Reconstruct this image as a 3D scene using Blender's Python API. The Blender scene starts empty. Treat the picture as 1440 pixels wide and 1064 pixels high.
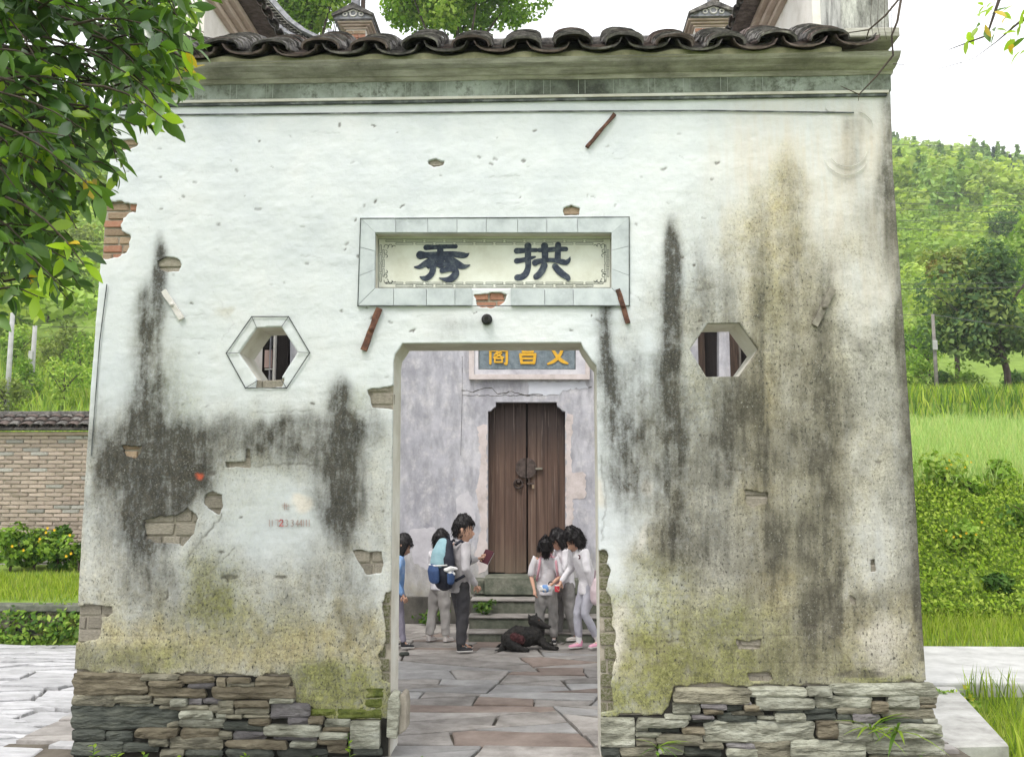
import bpy, bmesh, math, random
import numpy as np
from mathutils import Vector, Matrix, Euler, noise as mnoise
from mathutils.geometry import delaunay_2d_cdt
R = math.radians
random.seed(7); RNG = np.random.default_rng(7)
scene = bpy.context.scene
col = scene.collection

# ------------------------------------------------------------------ camera
F, CXP, CYP = 1300.0, 720.0, 532.0            # focal length in photo pixels, principal point
EYE = Vector((0.0, 0.0, 1.65))
PITCH = math.atan(158/1300); YAW = math.atan(45/1300)
cam_d = bpy.data.cameras.new('camera'); cam = bpy.data.objects.new('camera', cam_d); col.objects.link(cam)
cam_d.sensor_width = 36; cam_d.lens = F/1440*36; cam_d.clip_end = 3000; cam_d.clip_start = .05
cam.location = EYE; cam.rotation_euler = (math.pi/2+PITCH, 0, YAW)
scene.camera = cam
CAMROT = cam.rotation_euler.to_matrix()
# ------------------------------------------------------------------ overcast sky, soft sun, exposure
SUN_EL, SUN_AZ = R(58), R(205)                # azimuth clockwise from +Y: behind the camera, a little left
world = bpy.data.worlds.new('World'); scene.world = world; world.use_nodes = True
wn = world.node_tree.nodes; wl = world.node_tree.links
wbg = wn['Background']; wbg.inputs['Strength'].default_value = 0.12
wsky = wn.new('ShaderNodeTexSky'); wsky.sky_type = 'NISHITA'; wsky.sun_disc = False
wsky.sun_elevation = SUN_EL; wsky.sun_rotation = SUN_AZ; wsky.dust_density = 6; wsky.air_density = 1.0
wmix = wn.new('ShaderNodeMixRGB'); wmix.inputs[0].default_value = .8      # cloud sheet over the clear sky
wmix.inputs[2].default_value = (10.0, 10.1, 10.2, 1)
wl.new(wsky.outputs[0], wmix.inputs[1]); wl.new(wmix.outputs[0], wbg.inputs['Color'])
sun_d = bpy.data.lights.new('sun', 'SUN'); sun = bpy.data.objects.new('sun', sun_d); col.objects.link(sun)
sun_d.energy = 1.2; sun_d.angle = R(18); sun_d.color = (1, .97, .92)
sdir = Vector((math.sin(SUN_AZ)*math.cos(SUN_EL), math.cos(SUN_AZ)*math.cos(SUN_EL), math.sin(SUN_EL)))
sun.rotation_euler = sdir.to_track_quat('Z', 'Y').to_euler(); sun.location = (0, -10, 30)
vs = scene.view_settings; vs.view_transform = 'Standard'; vs.look = 'None'; vs.gamma = 1; vs.exposure = 0.88
scene.cycles.max_bounces = 6; scene.cycles.diffuse_bounces = 4; scene.cycles.transparent_max_bounces = 8
scene.cycles.use_denoising = True

# ------------------------------------------------------------------ helpers
def ray(px, py):
    return CAMROT @ Vector(((px-CXP)/F, (CYP-py)/F, -1.0))
def at(px, py, Y):
    d = ray(px, py); return EYE + d*(Y/d.y)
def ground(px, py, z=0.0):
    d = ray(px, py); return EYE + d*((z-EYE.z)/d.z)
_CI = CAMROT.inverted()
def proj(p):
    v = _CI @ (Vector(p)-EYE); return (CXP+F*v.x/-v.z, CYP-F*v.y/-v.z)
_CIn = np.array(_CI)
def projn(P):
    v = (P-np.array(EYE)) @ _CIn.T
    return CXP+F*v[..., 0]/-v[..., 2], CYP-F*v[..., 1]/-v[..., 2]

def tag(o, label=None, cat=None, group=None, kind=None):
    if label: o['label'] = label
    if cat: o['category'] = cat
    if group: o['group'] = group
    if kind: o['kind'] = kind
    return o
def empty(name, loc=(0, 0, 0), rz=0, label=None, cat=None, group=None):
    o = bpy.data.objects.new(name, None); col.objects.link(o); o.location = loc; o.rotation_euler = (0, 0, rz)
    o.empty_display_size = .1
    return tag(o, label, cat, group)
def link(name, me, m=None, parent=None, loc=None, rot=None, scale=None):
    o = bpy.data.objects.new(name, me); col.objects.link(o)
    if m is not None and not me.materials: me.materials.append(m)
    if parent:
        o.parent = parent
    if loc is not None: o.location = loc
    if rot is not None: o.rotation_euler = rot
    if scale is not None: o.scale = scale
    return o
def promote(e, child):
    """turn a grouping empty into the mesh part that carries its pieces"""
    nmx = e.name.split('.')[0]; off = Vector(child.location); par = e.parent; loc = Vector(e.location)
    for o in list(e.children):
        if o is not child: o.parent = child; o.location = Vector(o.location)-off
    child.parent = par; child.location = loc+off; bpy.data.objects.remove(e); child.name = nmx
    return child
class MB:
    def __init__(s): s.v = []; s.f = []
    def add(s, v, f):
        n = len(s.v); s.v += [tuple(p) for p in v]; s.f += [tuple(i+n for i in q) for q in f]; return s
    def box(s, a, b):
        x0, y0, z0 = a; x1, y1, z1 = b
        return s.add([(x0,y0,z0),(x1,y0,z0),(x1,y1,z0),(x0,y1,z0),(x0,y0,z1),(x1,y0,z1),(x1,y1,z1),(x0,y1,z1)],
                     [(0,3,2,1),(4,5,6,7),(0,1,5,4),(1,2,6,5),(2,3,7,6),(3,0,4,7)])
    def prism(s, poly, y0, y1):            # polygon in XZ, extruded in Y
        n = len(poly)
        v = [(x, y0, z) for x, z in poly]+[(x, y1, z) for x, z in poly]
        f = [tuple(range(n)), tuple(range(2*n-1, n-1, -1))]
        f += [(i, i+n, (i+1) % n+n, (i+1) % n) for i in range(n)]
        return s.add(v, f)
    def prismz(s, poly, z0, z1, inset=0):
        n = len(poly); cx = sum(p[0] for p in poly)/n; cy = sum(p[1] for p in poly)/n
        v = [(x, y, z0) for x, y in poly]+[(x, y, z1-inset) for x, y in poly]
        f = [tuple(range(n-1, -1, -1))]+[(i, (i+1) % n, (i+1) % n+n, i+n) for i in range(n)]
        if inset:
            for x, y in poly:
                d = max(1e-4, math.hypot(x-cx, y-cy)); k = max(0, 1-inset*1.3/d); v.append((cx+(x-cx)*k, cy+(y-cy)*k, z1))
            f += [(i+n, (i+1) % n+n, (i+1) % n+2*n, i+2*n) for i in range(n)]
            f.append(tuple(range(2*n, 3*n)))
        else: f.append(tuple(range(n, 2*n)))
        return s.add(v, f)
    def tube(s, pts, rad, n=8, cap=True):
        pts = [Vector(p) for p in pts]; k = len(pts)
        if not hasattr(rad, '__len__'): rad = [rad]*k
        v = []; up = None
        for i, p in enumerate(pts):
            t = (pts[min(i+1, k-1)]-pts[max(i-1, 0)]).normalized()
            if up is None: up = t.orthogonal().normalized()
            up = (up-t*up.dot(t)).normalized(); w = t.cross(up)
            v += [p+(up*math.cos(a)+w*math.sin(a))*rad[i] for a in [2*math.pi*j/n for j in range(n)]]
        f = [(i*n+j, i*n+(j+1) % n, (i+1)*n+(j+1) % n, (i+1)*n+j) for i in range(k-1) for j in range(n)]
        if cap: f += [tuple(range(n-1, -1, -1)), tuple(range((k-1)*n, k*n))]
        return s.add(v, f)
    def extrude_x(s, prof, x0, x1):        # profile list of (y,z), closed, extruded in X
        n = len(prof)
        v = [(x0, y, z) for y, z in prof]+[(x1, y, z) for y, z in prof]
        f = [tuple(range(n)), tuple(range(2*n-1, n-1, -1))]+[(i, i+n, (i+1) % n+n, (i+1) % n) for i in range(n)]
        return s.add(v, f)
    def mesh(s, name, smooth=False):
        me = bpy.data.meshes.new(name); me.from_pydata(s.v, [], s.f); me.update()
        bm = bmesh.new(); bm.from_mesh(me); bmesh.ops.recalc_face_normals(bm, faces=bm.faces); bm.to_mesh(me); bm.free()
        if smooth: me.polygons.foreach_set('use_smooth', [True]*len(me.polygons))
        return me
    def build(s, name, m, parent=None, smooth=False, bevel=0, **k):
        o = link(name, s.mesh(name, smooth), m, parent, **k)
        if bevel:
            b = o.modifiers.new('b', 'BEVEL'); b.width = bevel; b.segments = 2; b.limit_method = 'ANGLE'
        return o
def np_mesh(name, V, Fq, attrs=None, smooth=False):
    """V (n,3), Fq (m,4) or (m,3) int arrays; attrs: name -> (n,4) float point colours"""
    me = bpy.data.meshes.new(name); n = len(V); m, k = Fq.shape
    me.vertices.add(n); me.vertices.foreach_set('co', V.astype(np.float32).ravel())
    me.loops.add(m*k); me.loops.foreach_set('vertex_index', Fq.astype(np.int32).ravel())
    me.polygons.add(m); me.polygons.foreach_set('loop_start', np.arange(0, m*k, k, dtype=np.int32))
    me.polygons.foreach_set('loop_total', np.full(m, k, dtype=np.int32))
    if smooth: me.polygons.foreach_set('use_smooth', np.ones(m, dtype=bool))
    me.update(calc_edges=True)
    for a, c in (attrs or {}).items():
        at_ = me.color_attributes.new(a, 'FLOAT_COLOR', 'POINT'); at_.data.foreach_set('color', c.astype(np.float32).ravel())
    return me
# value noise on arrays
_L = np.random.default_rng(3).random((256, 256))
def vnoise(x, y):
    xi = np.floor(x).astype(int); yi = np.floor(y).astype(int); fx = x-xi; fy = y-yi
    fx = fx*fx*(3-2*fx); fy = fy*fy*(3-2*fy); g = lambda a, b: _L[a % 256, b % 256]
    return (g(xi, yi)*(1-fx)+g(xi+1, yi)*fx)*(1-fy)+(g(xi, yi+1)*(1-fx)+g(xi+1, yi+1)*fx)*fy
def fbm(x, y, o=4):
    r = 0; a = .5; t = 0
    for i in range(o):
        r = r+a*vnoise(x*2**i+17*i, y*2**i+31*i); t += a; a *= .5
    return r/t
def sstep(a, b, x): t = np.clip((x-a)/(b-a), 0, 1); return t*t*(3-2*t)

# ------------------------------------------------------------------ materials
def newmat(name):
    m = bpy.data.materials.new(name); m.use_nodes = True; nt = m.node_tree
    return m, nt, nt.nodes['Principled BSDF']
def coords(nt, scale=(1, 1, 1), rnd=True):
    tc = nt.nodes.new('ShaderNodeTexCoord'); mp = nt.nodes.new('ShaderNodeMapping'); mp.inputs['Scale'].default_value = scale
    src = tc.outputs['Object']
    if rnd:
        oi = nt.nodes.new('ShaderNodeObjectInfo'); cm = nt.nodes.new('ShaderNodeMath'); cm.operation = 'MULTIPLY'; cm.inputs[1].default_value = 57.3
        nt.links.new(oi.outputs['Random'], cm.inputs[0])
        va = nt.nodes.new('ShaderNodeVectorMath'); va.operation = 'ADD'; nt.links.new(src, va.inputs[0]); nt.links.new(cm.outputs[0], va.inputs[1]); src = va.outputs[0]
    nt.links.new(src, mp.inputs['Vector']); return mp.outputs[0]
def noise_n(nt, vec, scale, detail=6, rough=.6):
    n = nt.nodes.new('ShaderNodeTexNoise'); n.inputs['Scale'].default_value = scale; n.inputs['Detail'].default_value = detail
    n.inputs['Roughness'].default_value = rough; nt.links.new(vec, n.inputs['Vector']); return n.outputs['Fac']
def ramp(nt, fac, stops):
    r = nt.nodes.new('ShaderNodeValToRGB'); e = r.color_ramp.elements
    while len(e) < len(stops): e.new(.5)
    for el, (p, c) in zip(e, stops): el.position = p; el.color = (*c, 1) if len(c) == 3 else c
    nt.links.new(fac, r.inputs[0]); return r.outputs[0]
def mixc(nt, fac, a, b, mode='MIX'):
    x = nt.nodes.new('ShaderNodeMixRGB'); x.blend_type = mode
    for i, s in ((0, fac), (1, a), (2, b)):
        if hasattr(s, 'links'): nt.links.new(s, x.inputs[i])
        elif i == 0: x.inputs[0].default_value = s
        else: x.inputs[i].default_value = (*s, 1) if hasattr(s, '__len__') else (s, s, s, 1)
    return x.outputs[0]
def mth(nt, op, a, b=None, c=None, clamp=False):
    x = nt.nodes.new('ShaderNodeMath'); x.operation = op; x.use_clamp = clamp
    for i, s in enumerate((a, b, c)):
        if s is None: continue
        if hasattr(s, 'links'): nt.links.new(s, x.inputs[i])
        else: x.inputs[i].default_value = s
    return x.outputs[0]
def bump(nt, bs, h, strength=.4, dist=.01):
    b = nt.nodes.new('ShaderNodeBump'); b.inputs['Strength'].default_value = strength; b.inputs['Distance'].default_value = dist
    nt.links.new(h, b.inputs['Height']); nt.links.new(b.outputs[0], bs.inputs['Normal'])
def nm(name, cols, scale=6, rough=.85, bstr=.4, bscale=30, bdist=.01, stretch=(1, 1, 1), detail=7, vary=.25, spec=.3, nrough=.65):
    """noise-coloured matte material with per-object variation and relief"""
    m, nt, bs = newmat(name); v = coords(nt, stretch)
    n = noise_n(nt, v, scale, detail, nrough); k = len(cols)
    c = ramp(nt, n, [(.28+.44*i/max(1, k-1), q) for i, q in enumerate(cols)])
    if vary:
        oi = nt.nodes.new('ShaderNodeObjectInfo')
        f = mth(nt, 'MULTIPLY_ADD', oi.outputs['Random'], vary, 1-vary/2); c = mixc(nt, 1, c, f, 'MULTIPLY')
    nt.links.new(c, bs.inputs['Base Color']); bs.inputs['Roughness'].default_value = rough
    bs.inputs['Specular IOR Level'].default_value = spec
    if bstr: bump(nt, bs, noise_n(nt, v, bscale, 6, .65), bstr, bdist)
    return m
def leafmat(name, base=None, trans=.35, rough=.4, spec=.4, attr=None, vary=.3):
    m, nt, bs = newmat(name)
    if attr:
        a = nt.nodes.new('ShaderNodeAttribute'); a.attribute_name = attr; c = a.outputs['Color']
    else:
        oi = nt.nodes.new('ShaderNodeObjectInfo'); f = mth(nt, 'MULTIPLY_ADD', oi.outputs['Random'], vary, 1-vary/2)
        c = mixc(nt, 1, base, f, 'MULTIPLY')
    nt.links.new(c, bs.inputs['Base Color']); bs.inputs['Roughness'].default_value = rough; bs.inputs['Specular IOR Level'].default_value = spec
    tr = nt.nodes.new('ShaderNodeBsdfTranslucent'); nt.links.new(mixc(nt, 1, c, (1.5, 1.55, .7), 'MULTIPLY'), tr.inputs['Color'])
    mx = nt.nodes.new('ShaderNodeMixShader'); mx.inputs[0].default_value = trans
    nt.links.new(bs.outputs[0], mx.inputs[1]); nt.links.new(tr.outputs[0], mx.inputs[2]); nt.links.new(mx.outputs[0], nt.nodes['Material Output'].inputs['Surface'])
    return m
M = {}
M['mortar'] = nm('mortar', [(.16,.14,.11),(.30,.27,.22),(.36,.33,.28)], 14, .95, .7, 50)
M['brick_tan'] = nm('brick_tan', [(.22,.15,.10),(.34,.25,.17),(.40,.32,.24)], 10, .9, .6, 40, vary=.4)
M['brick_grey'] = nm('brick_grey', [(.17,.15,.12),(.27,.245,.20),(.36,.33,.27)], 9, .92, .6, 40, vary=.4)
M['brick_red'] = nm('brick_red', [(.32,.14,.09),(.38,.19,.125),(.40,.27,.20)], 12, .9, .5, 50, vary=.2)
M['slate'] = nm('slate', [(.055,.052,.04),(.15,.142,.105),(.24,.225,.165),(.34,.325,.25)], 4.5, .8, 1.0, 16, .03, (1,1,3.2), vary=.5)
M['slate_dark'] = nm('slate_dark', [(.025,.03,.026),(.065,.072,.06),(.13,.138,.11)], 4, .7, .9, 14, .03, (1,1,3), vary=.4)
M['slate_brown'] = nm('slate_brown', [(.075,.062,.042),(.18,.155,.105),(.28,.25,.18)], 5, .85, .9, 16, .03, (1,1,3), vary=.4)
M['slate_pale'] = nm('slate_pale', [(.10,.105,.08),(.22,.22,.17),(.36,.365,.295),(.46,.47,.40)], 6, .85, 1.0, 18, .03, (1,1,2.6), vary=.4)
M['slate_lilac'] = nm('slate_lilac', [(.07,.065,.066),(.16,.15,.15),(.26,.25,.245)], 5, .8, .9, 16, .03, (1,1,2.6), vary=.3)
M['moss_block'] = nm('moss_block', [(.05,.065,.015),(.12,.145,.03),(.20,.21,.07)], 14, .95, 1, 45, .02, vary=.2)
M['brick_moss'] = nm('brick_moss', [(.06,.075,.02),(.13,.14,.06),(.26,.24,.18),(.36,.33,.27)], 7, .92, .8, 40, .012, vary=.3)
M['faint_line'] = nm('faint_line', [(.30,.30,.27),(.62,.62,.56),(.66,.66,.60)], 14, .9, 0, vary=0)
M['frieze_line'] = nm('frieze_line', [(.22,.24,.21),(.40,.43,.39)], 8, .9, 0, vary=0)
M['dark_gap'] = nm('dark_gap', [(.012,.012,.01),(.035,.033,.026)], 12, .95, .6, 30, vary=0)
M['reveal'] = nm('reveal', [(.40,.37,.31),(.56,.54,.48),(.66,.66,.62)], 3, .9, .3, 40, vary=0)
M['tile'] = nm('tile', [(.022,.022,.022),(.06,.056,.053),(.14,.13,.12),(.26,.25,.22)], 16, .85, .6, 60, .006, vary=.5)
M['tile_brown'] = nm('tile_brown', [(.04,.032,.03),(.10,.075,.065),(.19,.155,.14)], 16, .85, .6, 60, .006, vary=.5)
M['iron'] = nm('iron', [(.035,.022,.018),(.10,.045,.03),(.20,.10,.06)], 22, .8, .6, 60, .004)
M['iron_grey'] = nm('iron_grey', [(.10,.09,.075),(.2,.185,.15),(.3,.28,.23)], 22, .85, .5, 60, .004)
M['black_metal'] = nm('black_metal', [(.008,.008,.008),(.03,.03,.03)], 20, .4, .2, 60, .003)
M['ink'] = nm('ink', [(.012,.016,.03),(.035,.045,.07),(.10,.12,.13)], 30, .8, .2, 60, .003, vary=0)
M['line_ink'] = nm('line_ink', [(.03,.035,.035),(.08,.09,.09),(.26,.28,.27)], 8, .9, 0, vary=0)
M['red_paint'] = nm('red_paint', [(.55,.10,.12),(.6,.25,.22)], 60, .8, 0, vary=0)
M['faint_paint'] = nm('faint_paint', [(.36,.20,.17),(.5,.46,.42)], 60, .8, 0, vary=0)
M['gold'] = nm('gold', [(.62,.33,.02),(.75,.45,.05)], 20, .5, .3, 60, .003, vary=0)
M['panel_cream'] = nm('panel_cream', [(.50,.50,.42),(.60,.61,.54),(.66,.68,.62)], 5, .85, .2, 60, .004, vary=0)
M['frame_grey'] = nm('frame_grey', [(.33,.36,.375),(.47,.51,.525),(.56,.60,.61)], 6, .85, .25, 60, .004, vary=.06)
M['wood_dark'] = nm('wood_dark', [(.018,.012,.010),(.05,.032,.024),(.10,.066,.048)], 5, .7, .6, 22, .008, (9,9,.7), vary=.3)
M['timber_black'] = nm('timber_black', [(.010,.008,.008),(.025,.019,.018)], 5, .7, .3, 22, .008, (9,9,.7), vary=.2)
M['white_post'] = nm('white_post', [(.50,.47,.45),(.68,.66,.63)], 6, .8, .1, vary=.05)
M['pink_panel'] = nm('pink_panel', [(.42,.29,.27),(.52,.38,.35)], 4, .8, .1, vary=.05)
M['plaster_hall'] = nm('plaster_hall', [(.26,.25,.28),(.46,.45,.50),(.60,.59,.63),(.72,.70,.72)], 2.2, .9, .5, 24, .01, vary=0, nrough=.72)
M['plaster_pale'] = nm('plaster_pale', [(.55,.51,.46),(.70,.66,.62),(.76,.73,.70)], 3, .9, .3, 24, .01, vary=0)
M['plaster_grime'] = nm('plaster_grime', [(.05,.05,.045),(.26,.26,.24),(.60,.60,.56),(.74,.74,.71)], 4, .9, .5, 40, .01, (1.6,1.6,.5), vary=0, nrough=.75)
M['step_stone'] = nm('step_stone', [(.05,.06,.045),(.12,.13,.10),(.22,.22,.18)], 7, .85, .8, 22, .015, vary=.25)
M['dado'] = nm('dado', [(.035,.033,.03),(.09,.085,.075),(.17,.16,.135)], 4, .9, .7, 18, .015, (1,1,.6), vary=0)
M['flag'] = nm('flag', [(.14,.128,.118),(.22,.205,.19),(.30,.282,.265),(.36,.345,.325)], 4, .75, .9, 11, .02, vary=.35)
M['flag_pink'] = nm('flag_pink', [(.14,.108,.092),(.22,.175,.15),(.29,.24,.21)], 4, .8, .7, 14, .012, vary=.3)
M['flag_pale'] = nm('flag_pale', [(.20,.195,.19),(.28,.275,.27),(.37,.365,.36)], 4, .75, .9, 11, .02, vary=.3)
M['flag_white'] = nm('flag_white', [(.30,.30,.305),(.44,.44,.45),(.56,.56,.575)], 3, .7, 1, 9, .03, (1,2.5,1), vary=.25)
M['joint_pale'] = nm('joint_pale', [(.10,.10,.085),(.20,.195,.17)], 6, .95, .8, 20, .02, vary=0)
M['soil'] = nm('soil', [(.055,.048,.038),(.11,.095,.075),(.15,.135,.105)], 6, .95, .8, 20, .02, vary=0)
M['turf'] = nm('turf', [(.09,.14,.02),(.15,.23,.03),(.21,.30,.06)], 1.5, .95, .8, 20, .03, vary=0)
M['concrete'] = nm('concrete', [(.33,.33,.32),(.46,.46,.45),(.56,.56,.55)], 4, .85, .5, 20, .01, vary=.1)
M['slab_stone'] = nm('slab_stone', [(.24,.235,.22),(.38,.375,.355),(.50,.50,.48)], 5, .85, .7, 14, .012, vary=.1)
M['lock_iron'] = nm('lock_iron', [(.03,.022,.02),(.07,.052,.046),(.12,.09,.08)], 22, .7, .5, 60, .004)
M['ornament'] = nm('ornament', [(.10,.10,.11),(.26,.26,.29),(.42,.42,.45)], 14, .85, .6, 50, .01, vary=.1)
M['corbel_tan'] = nm('corbel_tan', [(.30,.23,.18),(.44,.35,.29),(.52,.44,.38)], 6, .9, .4, 30, .01, (1,.4,1), vary=.15)
M['bark'] = nm('bark', [(.02,.015,.012),(.06,.045,.035),(.11,.09,.07)], 10, .9, .9, 25, .02, (1,1,.3), vary=.1)
M['pole'] = nm('pole', [(.28,.28,.27),(.42,.42,.41)], 5, .85, .2, vary=.1)
M['pole_wood'] = nm('pole_wood', [(.12,.11,.10),(.24,.22,.20)], 5, .85, .2, vary=.1)
M['wire'] = nm('wire', [(.05,.05,.05),(.10,.10,.10)], 5, .6, 0, vary=0)
M['skin'] = nm('skin', [(.50,.29,.205),(.57,.35,.26)], 12, .6, .05, vary=.15)
M['hair'] = nm('hair', [(.006,.005,.006),(.018,.015,.016)], 30, .42, .5, 60, .01, (1,1,.25), vary=.2)
M['shirt_white'] = nm('shirt_white', [(.62,.60,.64),(.74,.73,.76)], 8, .85, .5, 22, .02, vary=.08)
M['shirt_grey'] = nm('shirt_grey', [(.40,.38,.40),(.54,.52,.54)], 8, .85, .5, 22, .02, vary=.08)
M['vest_blue'] = nm('vest_blue', [(.10,.22,.52),(.20,.36,.66),(.42,.52,.70)], 6, .7, .5, 22, .02, vary=.05)
M['jeans_dark'] = nm('jeans_dark', [(.03,.03,.035),(.065,.062,.066)], 8, .9, .5, 18, .02, vary=.05)
M['jeans_grey'] = nm('jeans_grey', [(.17,.165,.16),(.29,.28,.275)], 8, .9, .5, 18, .02, vary=.15)
M['pants_pale'] = nm('pants_pale', [(.30,.285,.275),(.42,.40,.385)], 8, .9, .5, 18, .02, vary=.1)
M['leggings'] = nm('leggings', [(.34,.34,.40),(.48,.48,.54)], 8, .85, .3, 18, .02, vary=.08)
M['leggings_dark'] = nm('leggings_dark', [(.16,.15,.20),(.27,.25,.31)], 8, .85, .3, 18, .02, vary=.08)
M['shoe_white'] = nm('shoe_white', [(.50,.45,.42),(.66,.62,.60)], 14, .7, .2, vary=.1)
M['shoe_black'] = nm('shoe_black', [(.010,.010,.012),(.03,.03,.034)], 14, .6, .2, vary=.1)
M['shoe_pink'] = nm('shoe_pink', [(.62,.22,.36),(.70,.38,.48)], 14, .6, .2, vary=.1)
M['sole'] = nm('sole', [(.52,.50,.48),(.66,.64,.62)], 14, .8, .1, vary=.1)
M['bag_blue'] = nm('bag_blue', [(.20,.36,.42),(.36,.52,.57)], 6, .7, .4, 26, .015, vary=0)
M['bag_navy'] = nm('bag_navy', [(.010,.012,.022),(.03,.033,.05)], 6, .7, .4, 26, .015, vary=0)
M['bag_royal'] = nm('bag_royal', [(.03,.06,.16),(.06,.11,.24)], 6, .7, .4, 26, .015, vary=0)
M['bag_pale'] = nm('bag_pale', [(.56,.44,.47),(.68,.58,.61)], 6, .7, .4, 26, .015, vary=0)
M['bag_pink'] = nm('bag_pink', [(.50,.24,.29),(.62,.36,.41)], 6, .7, .4, 26, .015, vary=.1)
M['white_cloth'] = nm('white_cloth', [(.62,.62,.62),(.78,.78,.78)], 10, .8, .3, 30, vary=.1)
M['maroon'] = nm('maroon', [(.05,.012,.02),(.09,.02,.03)], 6, .5, .1, vary=0)
M['red'] = nm('red', [(.55,.03,.06),(.65,.08,.10)], 6, .5, .1, vary=0)
M['pink'] = nm('pink', [(.75,.12,.25),(.8,.2,.3)], 6, .5, .1, vary=0)
M['dog_fur'] = nm('dog_fur', [(.004,.004,.004),(.012,.011,.010),(.035,.03,.026)], 22, .6, 1, 70, .015, (1,1,1), vary=0)
M['harness'] = nm('harness', [(.008,.005,.005),(.05,.014,.016),(.15,.07,.065)], 34, .9, .8, 70, .012, vary=0)
M['yellow'] = nm('yellow', [(.75,.42,.01),(.85,.55,.03)], 6, .7, 0, vary=.1)
M['leaf_dark'] = leafmat('leaf_dark', (.046,.100,.028), .28, .26, .9)
M['leaf_mid'] = leafmat('leaf_mid', (.095,.19,.028), .42, .35, .6)
M['leaf_lime'] = leafmat('leaf_lime', (.28,.42,.04), .5, .4, .5)
M['leaf_gold'] = leafmat('leaf_gold', (.50,.36,.03), .40, .4, .5)
M['leaf_attr'] = leafmat('leaf_attr', None, .30, .38, .5, attr='tint')
M['foliage'] = leafmat('foliage', None, .35, .75, .15, attr='tint')
# ================================================================== GATE WALL
GY = 6.0
def g(px, py, Y=GY): p = at(px, py, Y); return (p.x, p.z)
gate = empty('gate_wall', (0, GY, 0), 0, 'weathered whitewashed gate wall with an open doorway, two hexagonal windows and a tiled eave', 'gate')
GP = dict(parent=gate)
def gl(o):                                  # parts are modelled in world space; the thing's base sits at (0, GY, 0)
    o.location = Vector(o.location)-Vector((0, GY, 0)); return o
DOOR = [g(*p) for p in [(547,1120),(548,985),(551,700),(553,508),(555,498),(561,490),(565.5,482.5),(700,482),(817,481.5),(821,490),(826,497),(832,506),(839,514),(841,700),(845,1005),(846,1120)]]
HEXL = [g(*p) for p in [(335,496),(360.5,460),(396,459),(419,495),(394.6,533),(362,535)]]
HEXR = [g(*p) for p in [(969.6,491.5),(995,454.8),(1039.5,454),(1066.5,491),(1039.5,529),(993,530)]]
PLQ = [g(*p) for p in [(528,327.5),(860,326.5),(860,405),(527,406)]]
OPEN = [DOOR, HEXL, HEXR, PLQ]
LEFT = [(166,100),(158,200),(146,290),(142,360),(127,560),(115,760),(105,945),(100,1075)]
RIGHT = [(1250,60),(1256,240),(1268,420),(1283,640),(1302,955),(1308,1075)]
LZ = sorted([(g(*p)[1], g(*p)[0]) for p in LEFT]); RZ = sorted([(g(*p)[1], g(*p)[0]) for p in RIGHT])
xl = lambda z: np.interp(z, [a for a, b in LZ], [b for a, b in LZ])
xr = lambda z: np.interp(z, [a for a, b in RZ], [b for a, b in RZ])
ZTOP = g(700, 136)[1]; ZBOT = g(700, 1012)[1]

def sdf_poly(poly, X, Z):
    P = np.array(poly); d = np.full(X.shape, 1e9); ins = np.zeros(X.shape, bool); n = len(P)
    for i in range(n):
        a, b = P[i], P[(i+1) % n]; e = b-a; wx = X-a[0]; wz = Z-a[1]
        t = np.clip((wx*e[0]+wz*e[1])/(e @ e), 0, 1); d = np.minimum(d, (wx-e[0]*t)**2+(wz-e[1]*t)**2)
        c = ((a[1] <= Z) & (b[1] > Z)) | ((b[1] <= Z) & (a[1] > Z))
        with np.errstate(divide='ignore', invalid='ignore'):
            xi = a[0]+(Z-a[1])/(b[1]-a[1] if b[1] != a[1] else 1e-9)*e[0]
        ins ^= c & (X < xi)
    d = np.sqrt(d); return np.where(ins, -d, d)
def wall_core(name, outer, holes, y0, y1, m, parent, rev=None):
    """solid wall with openings: front and back faces triangulated, sides and reveals as real thickness"""
    pts = []; edges = []
    for loop in [outer]+holes:
        n = len(pts); pts += [Vector(p) for p in loop]; edges += [(n+i, n+(i+1) % len(loop)) for i in range(len(loop))]
    vv, ee, ff, *_ = delaunay_2d_cdt(pts, edges, [], 1, 1e-6)
    C = np.array([[sum(vv[i].x for i in f)/3, sum(vv[i].y for i in f)/3] for f in ff])
    keep = sdf_poly(outer, C[:, 0], C[:, 1]) < 0
    for h in holes: keep &= sdf_poly(h, C[:, 0], C[:, 1]) > 0
    mb = MB(); tri = [f for f, k in zip(ff, keep) if k]
    mb.add([(v.x, y0, v.y) for v in vv], tri); mb.add([(v.x, y1, v.y) for v in vv], tri)
    for loop in [outer]+holes:
        n = len(loop); mb.add([(x, y0, z) for x, z in loop]+[(x, y1, z) for x, z in loop], [(i, (i+1) % n, (i+1) % n+n, i+n) for i in range(n)])
    bm = bmesh.new(); me = bpy.data.meshes.new(name); me.from_pydata(mb.v, [], mb.f); bm.from_mesh(me)
    bmesh.ops.remove_doubles(bm, verts=bm.verts, dist=1e-5); bmesh.ops.recalc_face_normals(bm, faces=bm.faces); bm.to_mesh(me); bm.free()
    return link(name, me, m, parent)
zc0, zc1 = -.2, g(700, 70)[1]
outer = [(x, z) for z, x in LZ]; outer = [(float(xl(zc0)), zc0)]+[(x, z) for x, z in outer if zc0 < z < zc1]+[(float(xl(zc1)), zc1), (float(xr(zc1)), zc1)]+[(x, z) for z, x in reversed(RZ) if zc0 < z < zc1]+[(float(xr(zc0)), zc0)]
doorhole = [(DOOR[0][0], zc0+.01)]+DOOR[1:-1]+[(DOOR[-1][0], zc0+.01)]
core = gl(wall_core('wall_core', outer, [doorhole, HEXL, HEXR, PLQ], GY+.026, GY+.34, M['reveal'], gate))

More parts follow.
